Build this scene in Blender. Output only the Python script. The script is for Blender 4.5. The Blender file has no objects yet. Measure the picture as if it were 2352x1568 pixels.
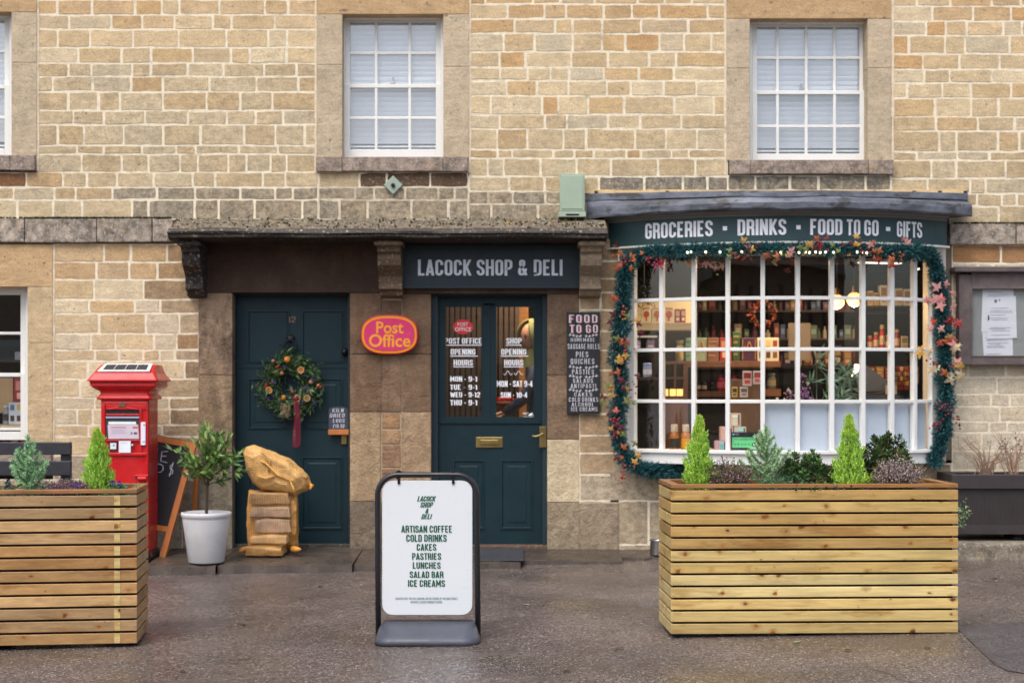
import bpy, bmesh, math, random
import numpy as np
from mathutils import Vector, Matrix, noise as mnoise
R = math.radians
C = bpy.context.scene.collection
sc = bpy.context.scene

# ------------------------------------------------------------------ camera, sky, sun, exposure
CAMD, CAMH, FPX = 12.37, 1.38, 3500.0          # distance to the facade, eye height, focal length (photo units, 2352 wide)
cam_d = bpy.data.cameras.new('camera'); cam = bpy.data.objects.new('camera', cam_d); C.objects.link(cam)
cam.location = (0, -CAMD, CAMH); cam.rotation_euler = (R(90), 0, 0)
cam_d.lens = FPX / 2352 * 36; cam_d.sensor_width = 36; cam_d.shift_y = 106 / 2352
cam_d.clip_start = 0.1; cam_d.clip_end = 1000
cam_d.dof.use_dof = True; cam_d.dof.focus_distance = 8.5; cam_d.dof.aperture_fstop = 2.8
sc.camera = cam
W_ = bpy.data.worlds.new("World"); sc.world = W_; W_.use_nodes = True
wn = W_.node_tree
SUN_EL, SUN_AZ = 58, 205                        # degrees; behind and to one side of the camera
sky = wn.nodes.new('ShaderNodeTexSky'); sky.sky_type = 'NISHITA'; sky.sun_disc = False
sky.sun_elevation = R(SUN_EL); sky.sun_rotation = R(SUN_AZ); sky.dust_density = 4.0; sky.air_density = 1.0; sky.ozone_density = 1.0
hs = wn.nodes.new('ShaderNodeHueSaturation'); hs.inputs['Saturation'].default_value = 0.8; hs.inputs['Value'].default_value = 1.0
bg = wn.nodes['Background']; bg.inputs['Strength'].default_value = 0.15
wn.links.new(sky.outputs[0], hs.inputs['Color']); wn.links.new(hs.outputs[0], bg.inputs['Color'])
sd = bpy.data.lights.new('sun', 'SUN'); so = bpy.data.objects.new('sun', sd); C.objects.link(so)
sd.energy = 0.9; sd.angle = R(40); sd.color = (1, 0.98, 0.95)
_el, _az = R(SUN_EL), R(SUN_AZ)
_dir = Vector((math.sin(_az) * math.cos(_el), math.cos(_az) * math.cos(_el), math.sin(_el)))
so.rotation_euler = _dir.to_track_quat('Z', 'Y').to_euler()
sc.view_settings.view_transform = 'Standard'; sc.view_settings.look = 'None'
sc.view_settings.exposure = 0.70; sc.view_settings.gamma = 1

# ------------------------------------------------------------------ helpers
def lin(v):
    v = v / 255.0
    return v / 12.92 if v <= 0.04045 else ((v + 0.055) / 1.055) ** 2.4
def s(r, g, b, k=1.0):
    return (lin(r) * k, lin(g) * k, lin(b) * k)
def jit(c, a, rng=random):
    f = 1 + rng.uniform(-a, a)
    return tuple(max(0.0, min(1.0, x * f)) for x in c[:3]) + tuple(c[3:])
def Wp(px, py, Y=0.0):
    d = (Y + CAMD) / FPX
    return ((px - 1176) * d, Y, CAMH + (890 - py) * d)
def PX(px, Y=0.0): return (px - 1176) * (Y + CAMD) / FPX
def PZ(py, Y=0.0): return CAMH + (890 - py) * (Y + CAMD) / FPX
def GZ(x): return 0.012 * max(-6, min(6, x))   # the street climbs a little to one side
ORG = {}

class MB:
    def __init__(self): self.v = []; self.f = []; self.c = []; self.m = []
    def add(self, verts, faces, col=(1, 1, 1), mi=0):
        b = len(self.v); self.v.extend(tuple(p) for p in verts)
        for f in faces:
            self.f.append(tuple(i + b for i in f)); self.c.append(col); self.m.append(mi)
        return self
    def quad(self, a, b, c, d, col=(1, 1, 1), mi=0): return self.add([a, b, c, d], [(0, 1, 2, 3)], col, mi)
    def box(self, x0, x1, y0, y1, z0, z1, col=(1, 1, 1), mi=0):
        v = [(x0, y0, z0), (x1, y0, z0), (x1, y1, z0), (x0, y1, z0), (x0, y0, z1), (x1, y0, z1), (x1, y1, z1), (x0, y1, z1)]
        return self.add(v, [(0, 3, 2, 1), (4, 5, 6, 7), (0, 1, 5, 4), (1, 2, 6, 5), (2, 3, 7, 6), (3, 0, 4, 7)], col, mi)
    def pbox(self, px0, px1, py0, py1, Y, depth, col=(1, 1, 1), mi=0):
        """box whose front face, at depth Y, covers the given photo rectangle"""
        return self.box(PX(px0, Y), PX(px1, Y), Y, Y + depth, PZ(py1, Y), PZ(py0, Y), col, mi)
    def obox(self, c, ax, ay, az, hx, hy, hz, col=(1, 1, 1), mi=0):
        c, ax, ay, az = Vector(c), Vector(ax), Vector(ay), Vector(az)
        v = [c + ax * hx * i + ay * hy * j + az * hz * k for k in (-1, 1) for (i, j) in ((-1, -1), (1, -1), (1, 1), (-1, 1))]
        return self.add(v, [(0, 3, 2, 1), (4, 5, 6, 7), (0, 1, 5, 4), (1, 2, 6, 5), (2, 3, 7, 6), (3, 0, 4, 7)], col, mi)
    def bar(self, a, b, w, h, up=(0, 0, 1), col=(1, 1, 1), mi=0):
        a, b = Vector(a), Vector(b); t = (b - a); L = t.length; t.normalize()
        sd_ = t.cross(Vector(up)); sd_.normalize(); u = sd_.cross(t)
        return self.obox((a + b) / 2, t, sd_, u, L / 2, w / 2, h / 2, col, mi)
    def prism(self, poly, p0, p1, col=(1, 1, 1), mi=0):
        """poly: list of 2D points; p0/p1: functions (u,v)->3D of the two ends"""
        n = len(poly); v = [p0(u, w) for u, w in poly] + [p1(u, w) for u, w in poly]
        f = [tuple(range(n)), tuple(range(2 * n - 1, n - 1, -1))] + [(i, i + n, (i + 1) % n + n, (i + 1) % n) for i in range(n)]
        return self.add(v, f, col, mi)
    def loft(self, rows, col=(1, 1, 1), mi=0, closed=False, caps=False):
        n = len(rows[0]); v = [p for r in rows for p in r]; f = []
        for i in range(len(rows) - 1):
            for j in range(n if closed else n - 1):
                k = (j + 1) % n
                f.append((i * n + j, i * n + k, (i + 1) * n + k, (i + 1) * n + j))
        if caps: f.append(tuple(range(n - 1, -1, -1))); f.append(tuple((len(rows) - 1) * n + j for j in range(n)))
        return self.add(v, f, col, mi)
    def lathe(self, prof, c=(0, 0, 0), n=24, col=(1, 1, 1), mi=0, caps=True, sx=1, sy=1):
        rows = [[(c[0] + r * sx * math.cos(2 * math.pi * j / n), c[1] + r * sy * math.sin(2 * math.pi * j / n), c[2] + z) for j in range(n)] for r, z in prof]
        return self.loft(rows, col, mi, True, caps)
    def tube(self, pts, r, n=8, col=(1, 1, 1), mi=0):
        pts = [Vector(p) for p in pts]; m = len(pts); rr = r if isinstance(r, (list, tuple)) else [r] * m
        rows = []; prev = None
        for i, p in enumerate(pts):
            t = (pts[min(i + 1, m - 1)] - pts[max(i - 1, 0)]).normalized()
            a = prev if prev is not None else (Vector((1, 0, 0)) if abs(t.x) < .9 else Vector((0, 1, 0)))
            u = (a - t * a.dot(t)).normalized(); w = t.cross(u); prev = u
            rows.append([p + u * rr[i] * math.cos(2 * math.pi * j / n) + w * rr[i] * math.sin(2 * math.pi * j / n) for j in range(n)])
        return self.loft(rows, col, mi, True, True)
    def ball(self, c, r, n=10, col=(1, 1, 1), mi=0, sc_=(1, 1, 1)):
        k = max(4, n // 2 + 1)
        rows = [[(c[0] + r * sc_[0] * math.sin(math.pi * max(.02, min(.98, i / k))) * math.cos(2 * math.pi * j / n),
                  c[1] + r * sc_[1] * math.sin(math.pi * max(.02, min(.98, i / k))) * math.sin(2 * math.pi * j / n),
                  c[2] + r * sc_[2] * math.cos(math.pi * i / k)) for j in range(n)] for i in range(k + 1)]
        return self.loft(rows, col, mi, True, True)
    def leaves(self, P, D, L, Wd, cols, rng, fold=.25, mi=0):
        P = np.asarray(P, float); n = len(P)
        if n == 0: return self
        D = np.asarray(D, float); D = D / (np.linalg.norm(D, axis=1, keepdims=True) + 1e-9)
        L = np.broadcast_to(np.asarray(L, float), (n,))[:, None]; Wd = np.broadcast_to(np.asarray(Wd, float), (n,))[:, None]
        rv = rng.normal(size=(n, 3)); S = np.cross(D, rv); S /= (np.linalg.norm(S, axis=1, keepdims=True) + 1e-9); N = np.cross(S, D)
        mid = P + D * L * .45 + N * fold * Wd
        V = np.stack([P, mid + S * Wd / 2, P + D * L, mid - S * Wd / 2], 1).reshape(-1, 3)
        b = len(self.v); self.v.extend(map(tuple, V.tolist()))
        cl = np.asarray(cols, float)
        for i in range(n):
            k = b + 4 * i; self.f.append((k, k + 1, k + 2)); self.f.append((k, k + 2, k + 3))
            c = tuple(cl[i]) if cl.ndim == 2 else tuple(cl)
            self.c.append(c); self.c.append(c); self.m.append(mi); self.m.append(mi)
        return self
    def xform(self, fn, i0=0):
        for i in range(i0, len(self.v)): self.v[i] = tuple(fn(Vector(self.v[i])))
        return self
    def build(self, name, mats, parent=None, smooth=False, bevel=0, loc=None, auto=False):
        V = np.array(self.v, float)
        if parent is not None: o0 = ORG[parent.name]
        elif loc is not None: o0 = Vector(loc)
        else:
            lo, hi = V.min(0), V.max(0); o0 = Vector(((lo[0] + hi[0]) / 2, (lo[1] + hi[1]) / 2, lo[2]))
        V = V - np.array(o0)
        me = bpy.data.meshes.new(name); me.from_pydata(V.tolist(), [], self.f)
        if not isinstance(mats, (list, tuple)): mats = [mats]
        for m in mats: me.materials.append(m)
        me.polygons.foreach_set('material_index', self.m)
        ca = me.color_attributes.new('Col', 'FLOAT_COLOR', 'CORNER')
        cc = np.array([tuple(c[:3]) + ((c[3] if len(c) > 3 else 1.0),) for c in self.c], float)
        cnt = np.array([len(f) for f in self.f]); ca.data.foreach_set('color', np.repeat(cc, cnt, 0).ravel())
        if smooth: me.polygons.foreach_set('use_smooth', [True] * len(self.f))
        if not smooth or auto:
            bm = bmesh.new(); bm.from_mesh(me); bmesh.ops.recalc_face_normals(bm, faces=bm.faces); bm.to_mesh(me); bm.free()
        me.update()
        o = bpy.data.objects.new(name, me); C.objects.link(o)
        if parent is not None: o.parent = parent
        else: o.location = o0
        ORG[o.name] = Vector(o0)
        if bevel:
            b = o.modifiers.new('bevel', 'BEVEL'); b.width = bevel; b.segments = 2; b.limit_method = 'ANGLE'; b.angle_limit = R(40)
        return o

def tag(o, label=None, cat=None, group=None, kind=None):
    if label: o['label'] = label
    if cat: o['category'] = cat
    if group: o['group'] = group
    if kind: o['kind'] = kind
    return o
def thing(name, label, cat, loc, group=None):
    o = bpy.data.objects.new(name, None); C.objects.link(o); o.location = loc; o.empty_display_size = .1
    ORG[o.name] = Vector(loc); return tag(o, label, cat, group)
def dup(o, loc, label=None, cat=None, rotz=None):
    def cp(a, par):
        c = a.copy(); C.objects.link(c)
        if par is not None: c.parent = par
        ORG[c.name] = Vector(loc)
        for ch in list(a.children): cp(ch, c)
        return c
    c = cp(o, None); c.location = loc
    if rotz is not None: c.rotation_euler.z = rotz
    if label: c['label'] = label
    return c

# ------------------------------------------------------------------ materials
class NT:
    def __init__(self, name):
        self.m = bpy.data.materials.new(name); self.m.use_nodes = True; self.t = self.m.node_tree
        self.b = self.t.nodes['Principled BSDF']; self._c = None
    def n(self, typ, **kw):
        x = self.t.nodes.new(typ)
        for k, v in kw.items():
            if k in x.inputs: x.inputs[k].default_value = v
            else: setattr(x, k, v)
        return x
    def l(self, a, b): self.t.links.new(a, b); return self
    def co(self):
        if self._c is None: self._c = self.n('ShaderNodeTexCoord').outputs['Object']
        return self._c
    def scaled(self, sx, sy, sz, src=None):
        m = self.n('ShaderNodeMapping'); m.inputs['Scale'].default_value = (sx, sy, sz); self.l(src or self.co(), m.inputs[0]); return m.outputs[0]
    def noise(self, scale, detail=3, rough=.55, vec=None):
        x = self.n('ShaderNodeTexNoise', Scale=scale, Detail=detail, Roughness=rough); self.l(vec or self.co(), x.inputs['Vector']); return x.outputs['Fac']
    def vor(self, scale, vec=None, feature='F1', out='Distance'):
        x = self.n('ShaderNodeTexVoronoi', Scale=scale); x.feature = feature; self.l(vec or self.co(), x.inputs['Vector']); return x.outputs[out]
    def ramp(self, fac, lo, hi, a=0.0, b=1.0):
        x = self.n('ShaderNodeMapRange'); x.inputs[1].default_value = lo; x.inputs[2].default_value = hi; x.inputs[3].default_value = a; x.inputs[4].default_value = b
        self.l(fac, x.inputs[0]); return x.outputs[0]
    def math(self, op, a, b=None, c=None):
        x = self.n('ShaderNodeMath'); x.operation = op
        for i, v in enumerate((a, b, c)):
            if v is None: continue
            if isinstance(v, (int, float)): x.inputs[i].default_value = v
            else: self.l(v, x.inputs[i])
        return x.outputs[0]
    def mix(self, fac, a, b, mode='MIX'):
        x = self.n('ShaderNodeMix'); x.data_type = 'RGBA'; x.blend_type = mode
        for i, v in ((0, fac), (6, a), (7, b)):
            if isinstance(v, (int, float)): x.inputs[i].default_value = v
            elif isinstance(v, tuple): x.inputs[i].default_value = v + (1,) if len(v) == 3 else v
            else: self.l(v, x.inputs[i])
        return x.outputs[2]
    def attr(self):
        x = self.n('ShaderNodeAttribute'); x.attribute_name = 'Col'; return x
    def bump(self, h, strength=.3, dist=.01):
        x = self.n('ShaderNodeBump', Strength=strength, Distance=dist); self.l(h, x.inputs['Height']); self.l(x.outputs[0], self.b.inputs['Normal'])
    def base(self, c):
        if isinstance(c, tuple): self.b.inputs['Base Color'].default_value = c + (1,)
        else: self.l(c, self.b.inputs['Base Color'])
    def rough(self, r):
        if isinstance(r, (int, float)): self.b.inputs['Roughness'].default_value = r
        else: self.l(r, self.b.inputs['Roughness'])

def mat(name, col=None, rough=.6, metal=0, var=.1, vs=7, bump=0, bs=80, coat=0, spec=None, grain=None, emit=None, alpha=None, trans=0, rvar=.1):
    """col None = the mesh's own colour attribute; var = blotchy tint variation"""
    t = NT(name); c = t.attr().outputs['Color'] if col is None else t.mix(0.0, col, col)
    v = t.scaled(*grain) if grain else None
    n1 = t.noise(vs, 4, .6, v)
    f = t.ramp(n1, .25, .75, 1 - var, 1 + var)
    x = t.n('ShaderNodeVectorMath'); x.operation = 'SCALE'; t.l(c, x.inputs[0]); t.l(f, x.inputs['Scale']); t.base(x.outputs[0])
    t.rough(t.ramp(t.noise(vs * 2.3, 3), .3, .7, max(0, rough - rvar), min(1, rough + rvar))) if rvar else t.rough(rough)
    t.b.inputs['Metallic'].default_value = metal
    if coat: t.b.inputs['Coat Weight'].default_value = coat; t.b.inputs['Coat Roughness'].default_value = .15
    if spec is not None: t.b.inputs['Specular IOR Level'].default_value = spec
    if bump: t.bump(t.noise(bs, 3, .6, v), bump, .005)
    if emit: t.b.inputs['Emission Color'].default_value = emit[0] + (1,); t.b.inputs['Emission Strength'].default_value = emit[1]
    if alpha: t.b.inputs['Alpha'].default_value = alpha
    if trans: t.b.inputs['Subsurface Weight'].default_value = 0
    return t.m

def stone_mat():
    t = NT('weathered_stone'); a = t.attr(); c = a.outputs['Color']
    big = t.ramp(t.noise(5, 4, .6), .3, .7, .86, 1.12); band = t.ramp(t.noise(9, 3, .6, t.scaled(.6, 1, 5)), .3, .7, .9, 1.09)
    fine = t.ramp(t.noise(95, 4, .75), .3, .7, .74, 1.22)
    f = t.math('MULTIPLY', t.math('MULTIPLY', big, fine), band)
    x = t.n('ShaderNodeVectorMath'); x.operation = 'SCALE'; t.l(c, x.inputs[0]); t.l(f, x.inputs['Scale'])
    # orange iron streaks
    iron = t.ramp(t.noise(3.2, 5, .65, t.scaled(1, 1, 2.2)), .58, .76, 0, .26)
    c1 = t.mix(iron, x.outputs[0], t.mix(1.0, x.outputs[0], (1.02, .82, .56), 'MULTIPLY'))
    pits = t.ramp(t.noise(24, 3, .6), .64, .72, 0, .75)
    c2 = t.mix(pits, c1, s(96, 88, 76))
    # lichen and grime where the stone's own alpha is low
    g = t.math('SUBTRACT', 1.0, a.outputs['Alpha'])
    gn = t.ramp(t.noise(16, 5, .75), .38, .62, 0, 1); gm = t.math('MULTIPLY', g, gn)
    c3 = t.mix(gm, c2, s(72, 66, 58))
    sp = t.math('MULTIPLY', g, t.ramp(t.noise(42, 3, .7), .58, .66, 0, 1)); c4 = t.mix(sp, c3, s(190, 184, 170))
    ye = t.math('MULTIPLY', g, t.ramp(t.noise(13, 4, .6, t.scaled(1, 1, 1.3)), .63, .70, 0, .75)); c5 = t.mix(ye, c4, s(178, 142, 62))
    t.base(c5); t.rough(.82); t.b.inputs['Specular IOR Level'].default_value = .3
    t.bump(t.math('ADD', t.noise(60, 4, .7), t.math('MULTIPLY', t.noise(9, 3), 2.0)), .55, .012)
    return t.m
def dressed_mat():
    """smooth dressed stone round the doors: large brown water stains over a buff ground, soft edged"""
    t = NT('stained_dressed_stone'); at = t.attr(); c = at.outputs['Color']
    n1 = t.noise(2.6, 6, .62, t.scaled(1.5, 1, .75)); st = t.ramp(n1, .44, .66, 0, 1)
    fine = t.ramp(t.noise(70, 4, .7), .3, .7, .84, 1.14); x = t.n('ShaderNodeVectorMath'); x.operation = 'SCALE'; t.l(c, x.inputs[0]); t.l(fine, x.inputs['Scale'])
    lite = t.mix(1.0, x.outputs[0], (1.62, 1.66, 1.70), 'MULTIPLY'); c1 = t.mix(st, x.outputs[0], lite)
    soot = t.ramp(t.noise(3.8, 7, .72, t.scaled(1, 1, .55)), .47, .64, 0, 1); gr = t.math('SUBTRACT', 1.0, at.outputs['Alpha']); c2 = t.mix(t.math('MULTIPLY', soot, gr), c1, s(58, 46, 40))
    sc_ = t.ramp(t.noise(5, 4, .6, t.scaled(1, 1, 9)), .68, .73, 0, .35); c3 = t.mix(sc_, c2, s(190, 168, 138))
    t.base(c3); t.rough(.75); t.b.inputs['Specular IOR Level'].default_value = .3; t.bump(t.math('ADD', t.noise(50, 4, .7), t.math('MULTIPLY', t.noise(7, 5, .65), 3.5)), .6, .018); return t.m
def mortar_mat():
    t = NT('lime_mortar'); a = t.attr()
    f = t.ramp(t.noise(20, 4, .7), .3, .7, .8, 1.12); x = t.n('ShaderNodeVectorMath'); x.operation = 'SCALE'
    t.l(a.outputs['Color'], x.inputs[0]); t.l(f, x.inputs['Scale'])
    g = t.math('SUBTRACT', 1.0, a.outputs['Alpha'])
    dirt = t.ramp(t.noise(6, 5, .7), .55, .68, 0, .5)
    d2 = t.math('MAXIMUM', dirt, t.math('MULTIPLY', g, t.ramp(t.noise(14, 4, .7), .38, .62, .2, .9)))
    t.base(t.mix(d2, x.outputs[0], s(120, 106, 86))); t.rough(.95); t.bump(t.noise(90, 3, .7), .5, .006); return t.m
def deck_mat():
    """treated softwood boards: long grain, round knots, a tint of its own per board (alpha shifts the pattern)"""
    t = NT('planter_timber'); a = t.attr()
    off = t.n('ShaderNodeCombineXYZ'); t.l(t.math('MULTIPLY', a.outputs['Alpha'], 37.0), off.inputs[0]); t.l(t.math('MULTIPLY', a.outputs['Alpha'], 53.0), off.inputs[1]); t.l(t.math('MULTIPLY', a.outputs['Alpha'], 71.0), off.inputs[2])
    ad = t.n('ShaderNodeVectorMath'); ad.operation = 'ADD'; t.l(t.co(), ad.inputs[0]); t.l(off.outputs[0], ad.inputs[1]); v = ad.outputs[0]
    kv = t.n('ShaderNodeTexVoronoi', Scale=13.0); kn_ = t.noise(30, 2, .5, v); kw = t.n('ShaderNodeVectorMath'); kw.operation = 'MULTIPLY_ADD'; kw.inputs[1].default_value = (.03, .03, .03); kc = t.n('ShaderNodeCombineXYZ'); t.l(kn_, kc.inputs[0]); t.l(kn_, kc.inputs[2]); t.l(kc.outputs[0], kw.inputs[0]); t.l(t.scaled(.8, 1, 1.15, v), kw.inputs[2]); t.l(kw.outputs[0], kv.inputs['Vector'])
    ks = t.n('ShaderNodeSeparateColor'); t.l(kv.outputs['Color'], ks.inputs[0]); kd = t.math('DIVIDE', kv.outputs['Distance'], t.ramp(t.math('POWER', ks.outputs[0], 1.6), 0, 1, .25, 1.35)); ky = t.ramp(kd, .0, .45, 1, 0)
    warp = t.n('ShaderNodeCombineXYZ'); t.l(t.math('MULTIPLY', t.math('POWER', ky, 2.0), .035), warp.inputs[2]); t.l(t.math('MULTIPLY', t.math('POWER', ky, 2.0), .03), warp.inputs[1])
    wa = t.n('ShaderNodeVectorMath'); wa.operation = 'ADD'; t.l(v, wa.inputs[0]); t.l(warp.outputs[0], wa.inputs[1])
    g1 = t.noise(1, 3, .6, t.scaled(1.6, 60, 60, wa.outputs[0])); g2 = t.noise(1, 2, .5, t.scaled(5, 220, 220, wa.outputs[0]))
    blot = t.noise(3.0, 3, .6, t.scaled(1, 2, 2, v))
    f = t.math('MULTIPLY', t.ramp(g1, .3, .7, .80, 1.12), t.ramp(g2, .3, .7, .92, 1.06)); f = t.math('MULTIPLY', f, t.ramp(blot, .3, .7, .85, 1.13))
    x = t.n('ShaderNodeVectorMath'); x.operation = 'SCALE'; t.l(a.outputs['Color'], x.inputs[0]); t.l(f, x.inputs['Scale'])
    c1 = t.mix(t.ramp(kd, .13, .34, .5, 0), x.outputs[0], s(150, 98, 40))
    c2 = t.mix(t.ramp(kd, .10, .165, 1, 0), c1, t.mix(t.ramp(ks.outputs[1], .3, .7), s(98, 52, 22), s(140, 84, 38)))
    wet = t.ramp(t.noise(4.5, 4, .65, t.scaled(.5, 1, 2.5, v)),   .54, .66, 0, .75)
    c3 = t.mix(wet, c2, t.mix(1.0, c2, (.62, .48, .34), 'MULTIPLY'))
    t.base(c3); t.rough(t.ramp(blot, .3, .7, .28, .5)); t.bump(t.math('ADD', g1, g2), .18, .004); return t.m
def tarmac_mat(name, tint, pale, wetbias=0.0):
    t = NT(name)
    cell = t.vor(100, out='Color'); sep = t.n('ShaderNodeSeparateColor'); t.l(cell, sep.inputs[0])
    base = t.mix(t.ramp(sep.outputs[0], 0, 1), tuple(x * .4 for x in tint), tuple(min(1, x * 1.65) for x in tint))
    c1 = t.mix(t.ramp(sep.outputs[1], .91, .94, 0, .6), base, pale)
    vc = t.vor(30, out='Color'); vs_ = t.n('ShaderNodeSeparateColor'); t.l(vc, vs_.inputs[0]); c1b = t.mix(t.math('MULTIPLY', t.ramp(t.vor(30), .09, .17, 1, 0), t.ramp(vs_.outputs[0], .62, .66)), c1, tuple(min(1, x * 1.5) for x in pale))
    dirt = t.ramp(t.noise(1.1, 6, .65), .4, .62, .74, 1.1); x = t.n('ShaderNodeVectorMath'); x.operation = 'SCALE'; t.l(c1b, x.inputs[0]); t.l(dirt, x.inputs['Scale'])
    ol = t.ramp(t.noise(.9, 4, .6, t.scaled(1, 1.6, 1)), .52, .66, 0, .5); c2 = t.mix(ol, x.outputs[0], t.mix(1.0, x.outputs[0], (.85, .82, .58), 'MULTIPLY'))
    cd_ = t.n('ShaderNodeTexVoronoi', Scale=.42); cd_.feature = 'DISTANCE_TO_EDGE'; cw = t.n('ShaderNodeVectorMath'); cw.operation = 'MULTIPLY_ADD'; cw.inputs[1].default_value = (.35, .35, 0); cn_ = t.n('ShaderNodeTexNoise', Scale=2.2, Detail=5.0); t.l(t.co(), cn_.inputs['Vector']); t.l(cn_.outputs['Color'], cw.inputs[0]); t.l(t.co(), cw.inputs[2]); t.l(cw.outputs[0], cd_.inputs['Vector'])
    crk = t.math('MULTIPLY', t.ramp(cd_.outputs['Distance'], .0015, .005, .6, 0), t.ramp(t.noise(.5, 3), .48, .6)); c2 = t.mix(crk, c2, s(40, 36, 34))
    t.base(c2)
    wet = t.ramp(t.noise(.7, 5, .6), .38, .60, 0, 1)
    t.rough(t.ramp(wet, 0, 1, .46 - wetbias, .2)); t.b.inputs['Specular IOR Level'].default_value = .55
    h = t.math('MULTIPLY', t.vor(100), t.ramp(wet, 0, 1, 1, .3)); t.bump(h, .8, .007); return t.m
def glass_mat(name, tint=(1, 1, 1), refl=1.0):
    m = bpy.data.materials.new(name); m.use_nodes = True; nt = m.node_tree; nt.nodes.clear()
    out = nt.nodes.new('ShaderNodeOutputMaterial'); tr = nt.nodes.new('ShaderNodeBsdfTransparent'); gl = nt.nodes.new('ShaderNodeBsdfGlossy')
    tr.inputs[0].default_value = tint + (1,); gl.inputs['Roughness'].default_value = .01; gl.inputs[0].default_value = (refl, refl, refl, 1)
    fr = nt.nodes.new('ShaderNodeFresnel'); ge = nt.nodes.new('ShaderNodeNewGeometry'); mr = nt.nodes.new('ShaderNodeMapRange'); mr.inputs[3].default_value = 1.85; mr.inputs[4].default_value = 1 / 1.85
    nt.links.new(ge.outputs['Backfacing'], mr.inputs[0]); nt.links.new(mr.outputs[0], fr.inputs[0])
    n = nt.nodes.new('ShaderNodeTexNoise'); n.inputs['Scale'].default_value = 3.0; bp = nt.nodes.new('ShaderNodeBump'); bp.inputs['Strength'].default_value = .05; bp.inputs['Distance'].default_value = .02
    tc = nt.nodes.new('ShaderNodeTexCoord'); nt.links.new(tc.outputs['Object'], n.inputs[0]); nt.links.new(n.outputs[0], bp.inputs['Height']); nt.links.new(bp.outputs[0], gl.inputs['Normal'])
    mx = nt.nodes.new('ShaderNodeMixShader'); nt.links.new(fr.outputs[0], mx.inputs[0]); nt.links.new(tr.outputs[0], mx.inputs[1]); nt.links.new(gl.outputs[0], mx.inputs[2]); nt.links.new(mx.outputs[0], out.inputs[0])
    return m
def leaf_mat(name, rough=.45, tr=.25):
    t = NT(name); a = t.attr(); f = t.ramp(t.noise(40, 2), .3, .7, .85, 1.15); x = t.n('ShaderNodeVectorMath'); x.operation = 'SCALE'
    t.l(a.outputs['Color'], x.inputs[0]); t.l(f, x.inputs['Scale']); t.base(x.outputs[0]); t.rough(rough)
    d = t.n('ShaderNodeBsdfTranslucent'); t.l(x.outputs[0], d.inputs[0]); mx = t.n('ShaderNodeMixShader'); mx.inputs[0].default_value = tr
    o = t.t.nodes['Material Output']; t.l(t.b.outputs[0], mx.inputs[1]); t.l(d.outputs[0], mx.inputs[2]); t.l(mx.outputs[0], o.inputs[0]); return t.m
def net_mat():
    """orange woven log net: fine criss-cross threads over a mottled tone"""
    t = NT('orange_netting'); a = t.attr()
    w1 = t.n('ShaderNodeTexWave', Scale=22.0, Distortion=1.5); w1.bands_direction = 'X'; t.l(t.co(), w1.inputs[0])
    w2 = t.n('ShaderNodeTexWave', Scale=22.0, Distortion=1.5); w2.bands_direction = 'Z'; t.l(t.co(), w2.inputs[0])
    th = t.math('MAXIMUM', w1.outputs['Fac'], w2.outputs['Fac']); f = t.math('MULTIPLY', t.ramp(th, .2, .9, .76, 1.08), t.ramp(t.noise(11, 5, .65), .3, .7, .68, 1.15))
    x = t.n('ShaderNodeVectorMath'); x.operation = 'SCALE'; t.l(a.outputs['Color'], x.inputs[0]); t.l(f, x.inputs['Scale']); t.base(x.outputs[0]); t.rough(.5)
    t.bump(t.math('ADD', th, t.math('MULTIPLY', t.noise(14, 3), 2.5)), .35, .01); return t.m

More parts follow.
